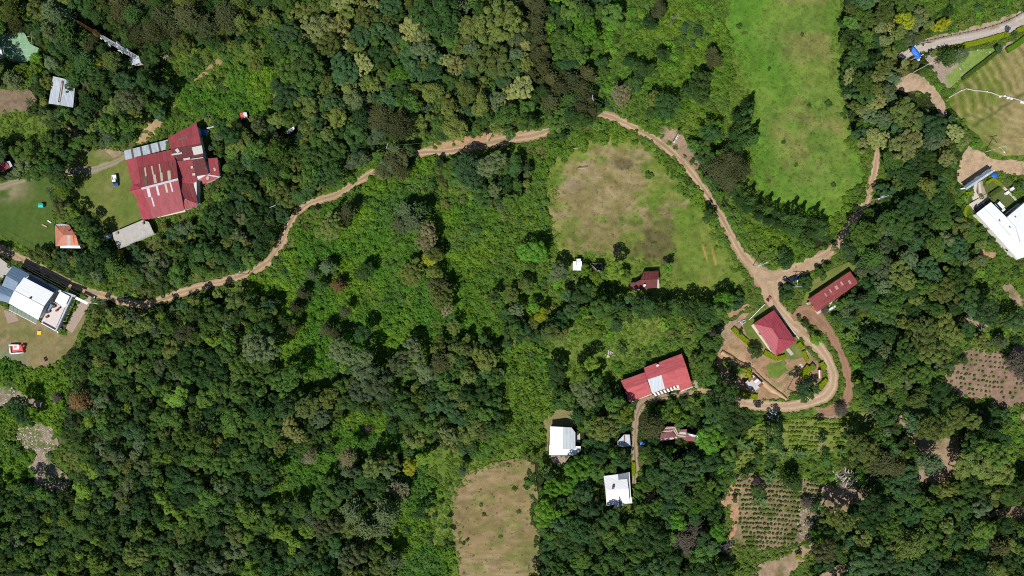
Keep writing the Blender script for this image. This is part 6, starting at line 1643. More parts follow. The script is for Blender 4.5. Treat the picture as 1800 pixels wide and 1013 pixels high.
# crowns read off the photo: x, y, radius (photo pixels), shape, colour
MANUAL = [
 (1286,338,10,'P','deep'),(1299,353,10,'P','deep'),(1314,367,10,'P','deep'),(1333,380,10,'P','deep'),(1350,389,10,'P','deep'),(1367,397,9,'P','deep'),(1384,402,10,'P','dark'),(1402,406,12,'P','dark'),(1425,411,13,'P','dark'),(1441,408,12,'P','dark'),(1454,400,10,'B','dark'),(1296,205,9,'P','deep'),(1290,238,10,'P','deep'),
 (702,276,17,'B','brown'),(682,290,16,'B','grey'),(718,264,13,'B','dark'),(668,302,11,'B','olive'),(975,219,15,'B','mid'),(990,207,17,'B','mid'),(1008,197,16,'B','dark'),(1040,198,13,'S','brown'),(1024,208,15,'B','dark'),(1050,192,11,'B','dark'),(1035,215,10,'B','mid'),(1506,368,7,'B','dark'),(1470,440,7,'B','olive'),
 (553,46,27,'F','light'),(586,44,26,'F','light'),(575,72,20,'F','olive'),(640,30,21,'B','olive'),(725,45,24,'F','light'),(738,58,18,'F','light'),(765,22,38,'B','dark'),(805,112,20,'F','light'),(786,104,14,'F','light'),(636,110,17,'F','light'),
 (820,42,22,'F','olive'),(878,30,40,'F','olive'),(915,152,24,'F','light'),(894,165,16,'F','light'),(862,102,32,'B','olive'),(702,126,18,'B','bright'),(630,62,18,'B','blue'),(502,56,22,'B','blue'),(532,108,36,'B','dark'),(500,118,22,'B','mid'),(583,178,21,'B','blue'),
 (690,60,16,'B','blue'),(720,95,20,'B','blue'),(745,85,18,'B','grey'),(758,125,16,'B','blue'),(822,128,15,'B','blue'),(612,150,18,'B','olive'),(620,172,16,'B','grey'),(650,145,17,'B','olive'),(665,205,22,'S','brown'),(700,222,26,'S','brown'),(722,180,18,'B','mid'),(760,160,18,'B','olive'),
 (820,160,19,'B','olive'),(845,185,17,'B','olive'),(790,190,20,'B','olive'),(770,215,16,'B','mid'),(850,205,18,'B','dark'),(890,200,20,'B','mid'),(920,190,18,'B','mid'),(930,215,18,'B','mid'),(955,215,15,'B','mid'),(895,232,12,'B','mid'),
 (945,12,18,'P','brown'),(942,40,17,'P','brown'),(948,70,16,'P','brown'),(944,98,16,'P','brown'),(955,120,16,'P','brown'),(968,140,16,'P','brown'),(985,155,16,'P','brown'),(1005,140,18,'P','brown'),(1030,130,20,'P','brown'),(1022,155,18,'P','brown'),(1000,175,16,'P','dark'),(1020,195,17,'S','brown'),(1005,205,14,'P','dark'),
 (1058,110,11,'B','deep'),(1106,108,11,'B','deep'),(1132,122,16,'B','dark'),(1115,148,17,'B','dark'),(1097,165,18,'F','tan'),(1090,163,15,'F','tan'),(1175,182,23,'B','deep'),(1148,196,12,'B','dark'),(1150,172,15,'F','olive'),(1165,95,13,'B','deep'),(1142,38,14,'B','deep'),(1235,148,25,'B','dark'),(1212,160,16,'B','dark'),(1256,105,14,'P','brown'),(1252,92,10,'P','brown'),
 (1080,25,20,'B','mid'),(1000,20,18,'B','mid'),(1030,18,16,'B','dark'),(985,60,16,'B','mid'),(1010,80,20,'B','mid'),(1160,15,14,'B','brown'),
 (1282,285,24,'S','brown'),(1262,300,22,'S','brown'),(1300,300,20,'S','brown'),(1280,320,18,'S','brown'),(1255,278,14,'B','dark'),(1290,262,14,'S','dark'),
 (575,398,24,'F','olive'),(715,372,20,'P','grey'),(728,388,22,'P','grey'),(705,395,18,'P','grey'),(738,372,18,'P','dark'),(752,408,18,'F','tan'),(748,424,17,'F','tan'),(760,445,17,'B','olive'),(752,455,13,'B','yellow'),(722,480,22,'F','olive'),(764,480,15,'B','olive'),(762,500,14,'B','brown'),(783,505,14,'P','brown'),(775,525,18,'F','olive'),(785,545,13,'F','tan'),(797,577,13,'F','olive'),(770,515,14,'F','olive'),(600,382,16,'S','brown'),
 (640,478,16,'B','dark'),(575,470,12,'P','grey'),(594,502,13,'P','rust'),(548,482,12,'P','grey'),(565,500,11,'P','dark'),(532,515,13,'P','brown'),(520,540,14,'P','brown'),(575,580,12,'P','brown'),(606,548,11,'P','brown'),(500,562,12,'P','dark'),(515,578,11,'P','brown'),(592,588,11,'P','brown'),(482,590,13,'P','grey'),(634,588,16,'B','deep'),(600,620,22,'B','grey'),(640,628,14,'B','grey'),
 (695,265,16,'P','grey'),(690,285,20,'P','brown'),(672,300,16,'P','brown'),(705,300,15,'P','brown'),(612,370,14,'P','brown'),
 (938,442,23,'B','bright'),(984,478,18,'B','grey'),(950,440,12,'B','bright'),(975,570,15,'B','deep'),(988,558,14,'B','deep'),(985,590,17,'B','olive'),(968,585,15,'B','olive'),(910,545,14,'F','grey'),(900,520,13,'B','olive'),(925,500,14,'B','olive'),(935,470,10,'B','mid'),(952,555,12,'B','yellow'),(870,520,11,'B','dark'),(940,540,12,'B','bright'),
 (1022,520,20,'B','dark'),(1035,505,13,'B','mid'),(1060,540,18,'B','mid'),(1070,555,14,'B','mid'),(1085,572,13,'B','blue'),(1030,478,13,'B','lime'),(1048,488,12,'B','lime'),(1080,475,16,'B','lime'),(1095,482,13,'B','lime'),(1175,470,9,'B','bright'),
 (1120,535,13,'B','dark'),(1145,540,14,'B','dark'),(1165,545,13,'B','dark'),(1190,540,16,'B','dark'),(1215,545,18,'B','dark'),(1245,548,18,'B','dark'),(1275,525,16,'B','bright'),(1268,548,14,'B','mid'),(1290,535,16,'B','blue'),(1300,528,13,'B','dark'),(1240,575,15,'B','mid'),(1262,560,12,'B','dark'),
 (1255,605,18,'B','mid'),(1245,630,18,'B','mid'),(1240,655,18,'B','mid'),(1258,670,13,'B','mid'),(1255,588,8,'B','purple'),(1225,635,13,'B','olive'),
 (1065,755,27,'F','olive'),(1145,752,23,'S','brown'),(1100,730,16,'B','lime'),(1085,715,18,'B','mid'),(1020,660,18,'B','lime'),(1030,690,24,'B','grey'),(1045,672,16,'B','mid'),(1000,700,14,'B','mid'),(1060,700,18,'B','dark'),
 (1040,640,13,'B','lime'),(1255,708,18,'B','blue'),(1275,712,34,'B','dark'),(1300,740,26,'B','dark'),(1262,745,26,'B','blue'),(1258,768,26,'B','bright'),(1245,780,20,'B','bright'),(1365,772,22,'B','dark'),(1222,738,13,'B','mid'),(1185,735,11,'B','lime'),(1165,725,12,'B','mid'),(1190,720,8,'B','lime'),
 (1330,619,14,'B','dark'),(1303,584,5,'B','dark'),(1383,516,15,'B','deep'),(1418,500,14,'B','dark'),(1385,458,14,'B','deep'),(1378,448,11,'B','dark'),(1440,478,9,'B','mid'),(1455,470,9,'B','mid'),(1447,487,8,'B','dark'),(1436,598,10,'B','bright'),(1430,593,8,'B','lime'),(1419,682,15,'B','blue'),(1405,692,11,'B','blue'),(1435,685,9,'B','blue'),(1414,703,7,'B','dark'),(1427,698,6,'B','dark'),
 (1285,648,8,'B','dark'),(1278,640,7,'B','lime'),(1300,652,9,'B','lime'),(1312,655,9,'B','yellow'),(1290,662,8,'B','dark'),(1270,665,6,'B','lime'),(1318,660,7,'B','yellow'),(1405,560,5,'B','mid'),(1415,570,7,'B','dark'),(1425,582,7,'B','dark'),(1246,380,11,'B','dark'),
 (1605,205,28,'B','olive'),(1590,190,18,'B','olive'),(1600,252,26,'F','light'),(1612,240,17,'F','light'),(1550,243,17,'F','light'),(1538,235,12,'F','light'),(1685,232,15,'F','light'),(1668,248,13,'F','light'),(1700,245,10,'F','light'),(1545,180,17,'F','light'),(1520,195,12,'F','light'),(1547,132,12,'F','light'),(1498,132,13,'F','light'),(1525,30,18,'B','mid'),(1550,48,10,'F','light'),(1560,70,12,'F','light'),
 (1597,32,17,'B','yellow'),(1662,40,13,'B','yellow'),(1645,48,8,'B','yellow'),(1680,100,16,'P','grey'),(1665,100,15,'P','dark'),(1690,95,13,'P','grey'),(1757,86,7,'B','blue'),(1784,59,6,'B','dark'),(1500,65,18,'B','dark'),(1510,90,18,'B','dark'),(1500,110,18,'B','dark'),
 (1745,552,21,'B','blue'),(1788,565,18,'B','blue'),(1757,600,13,'P','grey'),(1740,818,34,'B','olive'),(1765,835,28,'B','olive'),(1755,800,26,'B','mid'),(1720,790,22,'B','dark'),(1768,775,16,'B','deep'),(1695,828,16,'B','olive'),(1625,595,26,'B','olive'),(1650,620,26,'B','olive'),(1600,620,24,'B','mid'),(1640,575,18,'F','olive'),(1575,660,20,'B','mid'),
 (1640,755,28,'B','olive'),(1665,750,24,'B','olive'),(1690,745,14,'B','olive'),(1610,745,20,'B','blue'),(1600,860,26,'B','blue'),(1595,835,18,'B','blue'),(1615,880,20,'B','mid'),(1530,800,23,'F','olive'),(1515,785,18,'F','olive'),(1550,815,22,'S','brown'),(1575,822,18,'S','brown'),(1635,812,20,'P','grey'),
 (1336,866,13,'B','dark'),(1331,848,9,'B','purple'),(1310,838,8,'B','dark'),(1390,845,17,'P','dark'),(1402,855,12,'P','dark'),(1432,893,10,'B','dark'),(1292,880,6,'B','dark'),(1405,980,7,'B','yellow'),(1450,790,9,'B','dark'),(1486,763,10,'B','deep'),(1376,757,7,'B','dark'),(1446,772,8,'B','deep'),(1470,912,22,'F','olive'),(1490,925,18,'F','olive'),(1540,905,30,'B','deep'),(1560,890,18,'B','dark'),(1455,975,22,'B','brown'),(1520,950,18,'B','olive'),(1600,955,26,'S','olive'),(1575,975,20,'B','olive'),(1560,995,28,'B','blue'),(1520,1000,24,'B','blue'),(1695,635,7,'S','dark'),
 (1755,960,22,'P','brown'),(1775,925,18,'B','dark'),
 (447,612,27,'F','grey'),(465,620,18,'F','grey'),(398,600,18,'B','mid'),(340,560,20,'B','dark'),(365,575,18,'B','mid'),(320,585,16,'B','brown'),(290,575,16,'B','mid'),(250,570,16,'B','olive'),(200,560,18,'B','olive'),(185,575,14,'B','lime'),(140,705,18,'S','rust'),(178,705,13,'B','grey'),(500,668,24,'B','mid'),(640,655,20,'B','grey'),(660,675,30,'B','grey'),(630,690,22,'B','grey'),(700,640,22,'B','grey'),(725,615,20,'B','grey'),(745,655,16,'B','grey'),(775,640,18,'S','brown'),(785,715,22,'B','blue'),(735,705,16,'B','mid'),
 (505,755,18,'F','light'),(520,768,14,'F','light'),(490,790,14,'F','olive'),(560,735,20,'F','grey'),(535,720,20,'B','olive'),(575,700,20,'B','olive'),(610,805,16,'S','tan'),(655,825,20,'F','olive'),(640,845,18,'B','dark'),(700,865,17,'F','tan'),(720,822,14,'B','yellow'),(745,808,14,'B','lime'),(680,900,24,'P','grey'),(650,925,26,'P','grey'),(620,900,22,'P','grey'),(670,930,18,'P','grey'),(690,985,16,'P','grey'),(615,985,26,'B','grey'),(665,1000,20,'F','olive'),(570,930,22,'B','brown'),(785,768,16,'F','light'),(800,700,16,'B','olive'),(845,690,16,'B','dark'),(820,660,18,'B','olive'),(880,755,14,'B','dark'),(848,765,14,'F','olive'),(862,755,13,'B','dark'),(812,828,10,'P','grey'),(545,805,13,'S','tan'),(740,895,7,'B','deep'),(750,908,8,'B','deep'),(735,905,9,'B','deep'),(765,905,6,'B','deep'),(783,925,6,'B','deep'),(785,952,6,'B','deep'),(752,882,6,'B','dark'),
 (25,720,22,'B','deep'),(40,735,14,'B','deep'),(110,318,16,'B','dark'),(95,300,20,'B','dark'),(70,280,22,'B','mid'),(85,250,18,'B','mid'),(60,300,18,'B','mid'),(110,270,16,'B','dark'),(45,265,16,'B','mid'),(130,250,14,'B','mid'),(155,245,12,'B','mid'),(185,240,14,'B','grey'),(185,215,18,'B','mid'),(215,240,15,'B','dark'),(100,360,14,'B','brown'),(110,378,14,'B','olive'),(125,370,12,'B','lime'),(135,392,14,'B','mid'),(150,388,12,'B','dark'),(148,410,16,'B','mid'),(165,405,12,'B','dark'),(160,425,16,'B','mid'),(108,335,12,'S','lime'),(95,345,10,'B','dark'),(210,445,7,'B','yellow'),(250,455,14,'B','blue'),(280,430,16,'B','olive'),(300,440,14,'B','mid'),(230,460,13,'B','blue'),
 (300,255,14,'B','mid'),(420,250,18,'B','olive'),(432,238,12,'P','olive'),(400,235,18,'B','deep'),(445,260,18,'B','mid'),(405,265,15,'B','mid'),(455,290,16,'B','dark'),(385,345,16,'B','mid'),(400,320,16,'B','mid'),(425,320,16,'B','dark'),
 (295,40,28,'S','brown'),(270,55,20,'S','brown'),(330,30,24,'S','brown'),(360,45,24,'S','brown'),(400,30,24,'S','brown'),(240,30,22,'S','dark'),(215,20,20,'S','brown'),(125,60,24,'P','dark'),(130,90,18,'P','dark'),(150,110,20,'P','dark'),(110,35,20,'P','grey'),(90,55,18,'P','grey'),(90,20,20,'P','grey'),(60,15,18,'B','olive'),(20,20,18,'S','olive'),(25,45,16,'S','brown'),(40,122,16,'B','lime'),(60,118,14,'B','lime'),(25,140,18,'P','grey'),(115,115,16,'B','mid'),(130,135,16,'B','dark'),(165,135,16,'B','dark'),(170,110,8,'B','yellow'),
 (60,102,10,'B','bright'),(66,70,8,'B','mid'),(120,150,12,'B','dark'),(128,142,9,'B','dark'),(440,60,16,'B','mid'),(470,25,16,'B','olive'),(420,10,18,'S','olive'),(445,110,14,'F','olive'),(440,85,12,'P','olive'),
]
BANANAS = [(670,30),(678,40),(665,48),(690,32),(660,58),(668,78),(672,68),(612,80),(620,92),(608,92),(650,40),(1300,780),(1312,788),(1322,784),(1372,798),(1382,802),(1400,798),(1410,800),(1350,795),(1478,795),(1335,880),(1343,885),(1328,882),(1352,840),(1360,832),(1355,845),(1480,560),(1492,568),(1502,580),(1488,590),(1520,570),(1530,582),(1545,565),(1510,600),(1498,555),(1535,600),(1720,590),(1728,584),(1700,520),(1712,515),(1722,525),(1705,530),(1738,510),(962,822),(972,830),(955,835),(1180,885),(1520,745),(1535,735),(1545,725),(1525,715),(1500,750),(1550,740),(1440,890),(1475,560),(1555,548),(1500,540),(1235,868),(1215,880)]
PALMS = [(52,178,6),(95,205,8),(103,198,8),(80,215,6),(322,420,7),(130,455,6),(110,460,6),(1200,810,6),(1190,806,6),(1097,618,5),(1090,612,5),(88,335,7)]
BARES = [(1186,30,14,0),(1180,40,9,0),(590,648,14,0),(597,655,10,0),(1283,955,24,0),(1275,970,18,0),(1605,590,13,0),(1648,590,9,0),(1805,650,26,1),(1790,640,22,1),(1418,885,11,1),(1728,725,14,0),(1535,835,16,1),(1556,678,12,1),(1478,722,12,1),(1200,950,22,1),(1225,935,18,1),(1215,965,18,1),(1275,882,9,0),(460,150,7,0),(460,100,9,0),(645,755,8,1),(1490,850,13,0),(1450,545,8,1),(100,700,9,1),(300,100,9,0),(1500,130,7,0),(1485,95,8,0),(1490,60,8,0),(1420,925,16,0),(1405,945,14,0)]
CYPRESS = [(1313,188),(1310,202),(1305,216),(1301,230),(1298,246),(1318,246),(1284,318),(1294,330),(1304,342),(1316,353),(1330,362),(1346,368),(1362,374),(1377,380),(1391,385),(1404,389),(1426,391),(1442,393)]

# ------------------------------------------------------------------ scatter the rest of the wood
placed = {}
def near(x_, y_, r, f):
    ci, cj = int(x_ / 40), int(y_ / 40)
    for a in (ci - 1, ci, ci + 1):
        for b in (cj - 1, cj, cj + 1):
            for (u, v, s_) in placed.get((a, b), ()):
                if (u - x_) ** 2 + (v - y_) ** 2 < (f * (r + s_)) ** 2: return True
    return False
def put(x_, y_, r): placed.setdefault((int(x_ / 40), int(y_ / 40)), []).append((x_, y_, r))
TREES = []
for (x_, y_, r, k, c) in MANUAL:
    put(x_, y_, r); TREES.append([x_, y_, r, k, c])
for (x_, y_) in CYPRESS: put(x_, y_, 8)
for (x_, y_, r, v) in BARES: put(x_, y_, r * .6)
rs = np.random.RandomState(77)
def pick(x_, y_, k):
    n1 = float(fbm(x_, y_, 90, 51)); u = rs.rand()
    if k == 'P': return ('P', 'brown' if u < .7 else 'dark')
    if k == 'B': return ('S' if u < .75 else 'B', ['brown', 'dark', 'dark', 'olive'][rs.randint(4)])
    if k == 'O': return ('F' if u < .35 else 'B', ['olive', 'olive', 'grey', 'light', 'light', 'mid'][rs.randint(6)])
    if x_ < 720 and y_ > 540:
        pal = ['dark', 'mid', 'mid', 'dark', 'deep', 'deep', 'lime', 'blue'] if n1 < .5 else ['mid', 'olive', 'grey', 'dark', 'mid', 'deep']
    elif x_ > 1440: pal = ['olive', 'mid', 'blue', 'dark', 'grey', 'mid', 'deep'] if n1 < .5 else ['olive', 'blue', 'deep', 'dark', 'mid']
    elif x_ > 940: pal = ['dark', 'mid', 'blue', 'deep', 'mid', 'bright']
    else: pal = ['dark', 'mid', 'blue', 'olive', 'deep', 'mid', 'grey'] if n1 < .52 else ['olive', 'mid', 'dark', 'blue', 'olive']
    return ('P' if u > .96 else 'B', pal[rs.randint(len(pal))])
for (rlo, rhi, tries, f) in ((19, 27, 1700, .74), (14, 19, 7000, .70), (10, 14, 18000, .67), (7, 10, 36000, .65), (5, 7, 23000, .66)):
    xs = rs.rand(tries) * 2000 - 100; ys = rs.rand(tries) * 1213 - 100
    kk = cls(np.clip(xs, 0, 1799), np.clip(ys, 0, 1012))
    for x_, y_, k in zip(xs, ys, kk):
        k = KEYS[k]
        if k not in 'FOBP': continue
        r = rlo + (rhi - rlo) * rs.rand()
        if x_ < 300 and y_ > 640 and r > 13 and rs.rand() > .12: continue
        if r > 22 and y_ > 400 and x_ < 560: continue
        a_ = np.arange(8) * .785
        rk = cls(np.clip(x_ + r * .85 * np.cos(a_), 0, 1799), np.clip(y_ + r * .85 * np.sin(a_), 0, 1012))
        if ((rk == 5) | (rk == 6)).sum() > (1 if r > 9 else 3): continue
        if near(x_, y_, r, f) or blocked(x_, y_, r): continue
        if rs.rand() < .5 and float(fbm(x_, y_, 20, 91)) > .60: continue
        s_, c = pick(x_, y_, k)
        put(x_, y_, r); TREES.append([x_, y_, r, s_, c])

# ------------------------------------------------------------------ plants as things
LAND = [(300, 305, 110, 'beside the large red roofed building'), (116, 414, 42, 'beside the orange tiled cottage'), (75, 540, 95, 'beside the white and blue house'), (232, 413, 55, 'by the flat concrete roof'),
        (107, 162, 48, 'around the zinc roofed shed'), (30, 82, 60, 'round the pale green court'), (236, 107, 34, 'at the foot of the mast'), (1015, 467, 28, 'by the white square hut'), (1135, 494, 42, 'by the maroon rusty hut'),
        (1392, 490, 45, 'at the road junction'), (1465, 514, 58, 'beside the faded red shed'), (1363, 600, 100, 'in the earth garden'), (1155, 664, 85, 'by the coral roofed house'), (990, 775, 50, 'by the ribbed white roof'),
        (1086, 862, 48, 'by the white gabled house'), (1097, 774, 34, 'beside the tiny tin shed'), (1195, 765, 48, 'round the striped shed'), (1760, 380, 95, 'below the white villa'), (1680, 75, 85, 'along the grey driveway'), (1365, 900, 95, 'among the brown crop rows'), (1735, 660, 75, 'round the bare crop plot'), (1520, 330, 70, 'beside the pasture road'), (1640, 175, 45, 'by the dirt turning area')]
def zone(x_, y_):
    best = None
    for a, b, r, p in LAND:
        d = math.hypot(x_ - a, y_ - b) / r
        if d < 1 and (best is None or d < best[0]): best = (d, p)
    if best: return best[1], True
    if y_ < 290 and x_ < 470: return 'in the mast wood', False
    if y_ < 290 and x_ < 1050: return 'in the upper wood', False
    if y_ < 260 and x_ < 1280: return 'on the vine slope', False
    if x_ < 520 and y_ < 530: return 'above the winding road', False
    if y_ < 430 and x_ < 1480: return 'on the open slope', False
    if x_ > 1470 and y_ < 440: return 'in the pasture wood', False
    if x_ > 1440 and y_ < 720: return 'in the shed wood', False
    if x_ > 1250: return 'in the bottom wood', False
    if x_ > 940: return 'in the cottage wood', False
    if x_ < 700 and y_ > 540: return 'in the lower wood', False
    return 'on the overgrown slope', False
used_labels = set()
_u = 'zero one two three four five six seven eight nine ten eleven twelve thirteen fourteen fifteen sixteen seventeen eighteen nineteen'.split()
_t = 'zero ten twenty thirty forty fifty sixty seventy eighty ninety'.split()
def say(n):
    n = max(0, min(99, int(n)))
    return _u[n] if n < 20 else _t[n // 10] + ('' if n % 10 == 0 else '-' + _u[n % 10])
_o = 'zeroth first second third fourth fifth sixth seventh eighth ninth tenth eleventh twelfth thirteenth fourteenth fifteenth sixteenth seventeenth eighteenth nineteenth'.split()
def nth(n): return _o[n] if n < 20 else (_t[n // 10][:-1] + 'ieth' if n % 10 == 0 else _t[n // 10] + '-' + _o[n % 10])
def neighbour(x_, y_):
    best = None
    for q_ in TREES:
        dx, dy = q_[0] - x_, q_[1] - y_
        d = math.hypot(dx, dy)
        if 2 < d < q_[2] + 26 and (best is None or d < best[0]): best = (d, q_, dx, dy)
    if best is None: return ''
    _, q_, dx, dy = best
    way = 'below' if dy > abs(dx) * .8 else 'above' if -dy > abs(dx) * .8 else 'beside'
    return f'with a {sized(q_[2])} {COLS[q_[4]][1]} crown {way}' if way != 'beside' else f'beside a {sized(q_[2])} {COLS[q_[4]][1]} crown'
def plant_label(size, colour, noun, x_, y_):
    z, known = zone(x_, y_)
    base = ' '.join(f'{size} {colour} {noun} {z}'.split())
    cand = [base] if known else []
    nb = neighbour(x_, y_)
    if nb: cand.append(base + ' ' + nb)
    cand.append(f'{base}, {say(x_ / 18)} percent across and {say(y_ / 10.13)} down')
    cand.append(f'{size} {colour} {noun} {say(x_ / 18)} percent across, {say(y_ / 10.13)} down ' + nb)
    cand.append(f'{size} {colour} {noun} {say(x_ / 18)} point {say(x_ / 1.8 % 10)} percent across, {say(y_ / 10.13)} point {say(y_ / 1.013 % 10)} down')
    for l in cand:
        l = ' '.join(l.split())
        if len(l.replace(',', ' ').split()) <= 16 and l not in used_labels: break
    used_labels.add(l)
    return l
def sized(r): return 'tiny' if r < 7 else 'small' if r < 11 else 'medium' if r < 16 else 'large' if r < 23 else 'huge'
def tinted(c, j=.3):
    c = np.array(COLS[c][0]); v = 1 + j * (rs.rand() * 2 - 1); h = (rs.rand() - .5) * .16
    v *= 1.06; return (float(c[0] * v * (1 + h)), float(c[1] * v), float(c[2] * v * (1 - h)), 1.0)
KIND = {'B': ('broadleaf_tree', 'broadleaf tree'), 'F': ('spreading_tree', 'spreading tree'), 'P': ('pine_tree', 'pine tree'), 'S': ('feathery_tree', 'feathery tree')}
def dims(r, k):
    R = r * S * .97
    if k == 'P': return R, 1.2 + R * .25, 1.0
    if k == 'S': return R, 2.2 + R * .55, .95
    if k == 'F': return R, 2.8 + R * 1.0, .95
    return R, 1.6 + R * 1.0, 1.0
def proto(r, k):
    R = r * S
    L = PINE if k == 'P' else SPIKY if k == 'S' else FLATC if (k == 'F' and R > 2.6) else SMALL if R < 2.4 else MED if R < 4.3 else BIG
    return L[rs.randint(len(L))]
def make_tree(x_, y_, r, k, c):
    R, th, zs = dims(r, k)
    th = th * .62 if zone(x_, y_)[1] else th + 1.0 + rs.rand() ** 2 * 5.0 * (1 if zone(x_, y_)[0].endswith('wood') else .3)
    zc = th + R * (.45 if k != 'P' else .9)
    b = W(x_, y_, zc); nm, noun = KIND[k]
    t = thing(nm, plant_label(sized(r), COLS[c][1], noun, x_, y_), 'tree', (b.x, b.y, -.1), 0, 'trees ' + zone(x_, y_)[0])
    cr = obj('crown', proto(r, k), t)
    cr.location = (0, 0, th - .15 * R); cr.scale = (R * (.9 + .28 * rs.rand()), R * (.9 + .28 * rs.rand()), R * zs * (.9 + .35 * rs.rand())); cr.rotation_euler = (0, 0, rs.rand() * 6.28)
    cr.color = tinted(c)
    tr = obj('trunk', TRUNK[rs.randint(3)], t)
    tr.scale = (max(1.4, R * 1.25), max(1.4, R * 1.25), th + R * .3)
    return t
TREES.sort(key=lambda q_: -q_[2])
cnt = {}; REST = []
n_manual = len(MANUAL)
manual_set = {(m[0], m[1]) for m in MANUAL}
TREES.sort(key=lambda q_: (0 if (q_[0], q_[1]) in manual_set else 1, -q_[2]))
for q_ in TREES:
    x_, y_, r, k, c = q_
    inside = -r < x_ < 1800 + r and -r < y_ < 1013 + r
    lim = 296
    if inside and cnt.get(k, 0) < lim and 0 < x_ < 1800 and 0 < y_ < 1013:
        cnt[k] = cnt.get(k, 0) + 1
        make_tree(*q_)
    else: REST.append(q_)
for (x_, y_) in CYPRESS:
    b = W(x_, y_, 4)
    t = thing('cypress_tree', plant_label('slim', 'dark', 'cypress', x_, y_).replace('on the open slope', 'of the pasture row').replace('on the vine slope', 'of the pasture row'), 'tree', (b.x, b.y, -.1), 0, 'cypresses along the pasture edge')
    hgt = 8 + 5 * rs.rand()
    cr = obj('crown', CYP[rs.randint(3)], t); cr.scale = (hgt * 1.25, hgt * 1.25, hgt); cr.rotation_euler = (R_(rs.uniform(-4, 4)), R_(rs.uniform(-4, 4)), rs.rand() * 6); cr.location = (0, 0, .4); cr.color = tinted('dark')
    tr = obj('trunk', TRUNK[0], t); tr.scale = (1.6, 1.6, 2.5)
STEM = MB().tube([(0, 0, -.05), (.03, .02, .5), (0, .04, 1)], [.12, .1, .08], 7).mesh('stem', M['bark_pale'])
for (x_, y_) in BANANAS:
    b = W(x_, y_, 2.2)
    t = thing('banana_plant', plant_label('broad-leaved', 'green', 'banana plant', x_, y_), 'banana plant', (b.x, b.y, -.1), 0, 'banana plants')
    h_ = 1.6 + .9 * rs.rand()
    st = obj('stem', STEM, t); st.scale = (1, 1, h_)
    lf = obj('leaves', BAN[rs.randint(3)], t); lf.location = (0, 0, h_ - .1); s_ = .8 + .35 * rs.rand(); lf.scale = (s_, s_, s_); lf.rotation_euler = (0, 0, rs.rand() * 6); lf.color = (.10 * (1 + .2 * rs.rand()), .19, .06, 1)
for (x_, y_, r) in PALMS:
    b = W(x_, y_, 3.2)
    t = thing('palm_tree', plant_label('feathered', 'green', 'palm tree', x_, y_), 'palm', (b.x, b.y, -.1), 0, 'palms')
    st = obj('trunk', STEM, t); st.scale = (1.2, 1.2, 3)
    lf = obj('fronds', PALM[rs.randint(2)], t); lf.location = (0, 0, 2.9); s_ = r / 14 * 1.0 + .25; lf.scale = (s_, s_, s_); lf.color = (.05, .09, .03, 1)
for (x_, y_, r, v) in BARES:
    R = r * S; b = W(x_, y_, R)
    t = thing('bare_tree', plant_label(sized(r), 'pale grey' if v == 0 else 'dull brown', 'leafless tree', x_, y_), 'tree', (b.x, b.y, -.1), 0, 'leafless trees')
    br = obj('branches', BARE[(0, 2)[rs.randint(2)] if v == 0 else (1, 3)[rs.randint(2)]], t); br.scale = (R * 1.5, R * 1.5, R * 1.5); br.rotation_euler = (0, 0, rs.rand() * 6)
    if v == 1:
        cr = obj('twigs', SPIKY[rs.randint(3)], t); cr.scale = (R, R, R * .7); cr.location = (0, 0, R * .6); cr.color = (.13, .115, .09, 1)

# shrubs
SH = []
for (rlo, rhi, tries, f) in ((8, 12, 2600, .72), (5, 8, 9000, .68), (3.5, 5, 9000, .68)):
    xs = rs.rand(tries) * 1800; ys = rs.rand(tries) * 1013
    kk = cls(xs, ys)
    for x_, y_, k in zip(xs, ys, kk):
        k = KEYS[k]
        p_ = {'s': 1, 'v': .10, 'g': .03, '.': .12, 'F': .06}.get(k, .04)
        if rs.rand() > p_: continue
        r = rlo + (rhi - rlo) * rs.rand()
        i, j = int(x_ / 2), int(y_ / 2)
        if k == 'g' and r > 6: continue
        if near(x_, y_, r, f) or blocked(x_, y_, r, .9, 1.0, .7): continue
        put(x_, y_, r)
        c = ['mid', 'bright', 'lime', 'dark', 'olive'][rs.randint(5)] if k in 's.' else ['bright', 'dark', 'mid'][rs.randint(3)]
        if x_ > 960 and x_ < 1290 and y_ < 260: c = ['bright', 'mid', 'bright', 'blue'][rs.randint(4)]
        SH.append((x_, y_, r, c))
SH += [(1456, 182, 7, 'dark'), (1423, 185, 4, 'dark'), (1378, 250, 4, 'dark'), (1465, 325, 5, 'dark'), (1300, 45, 6, 'mid'), (1310, 60, 5, 'olive'), (1141, 308, 8, 'mid'), (1352, 120, 3.6, 'mid'), (1410, 60, 3.6, 'olive'), (1400, 290, 4, 'mid'), (845, 888, 4, 'mid'), (905, 860, 5, 'mid'), (912, 900, 4, 'mid'), (930, 850, 8, 'mid'), (850, 905, 4, 'olive'), (815, 955, 3.6, 'dark'), (822, 950, 3.6, 'dark'), (880, 945, 4, 'olive')]
SH.sort(key=lambda q_: -q_[2])
SHREST = SH[290:]
for x_, y_, r, c in SH[:290]:
    R = r * S; b = W(x_, y_, R * .5)
    me = SHRUB[rs.randint(5)]
    o = obj('shrub', me, None, label=plant_label(sized(r), COLS[c][1], 'shrub', x_, y_), category='shrub', group='shrubs ' + zone(x_, y_)[0])
    o.location = (b.x, b.y, -.1 * R); o.scale = (R, R, R * .95); o.rotation_euler = (0, 0, rs.rand() * 6.28); o.color = tinted(c)

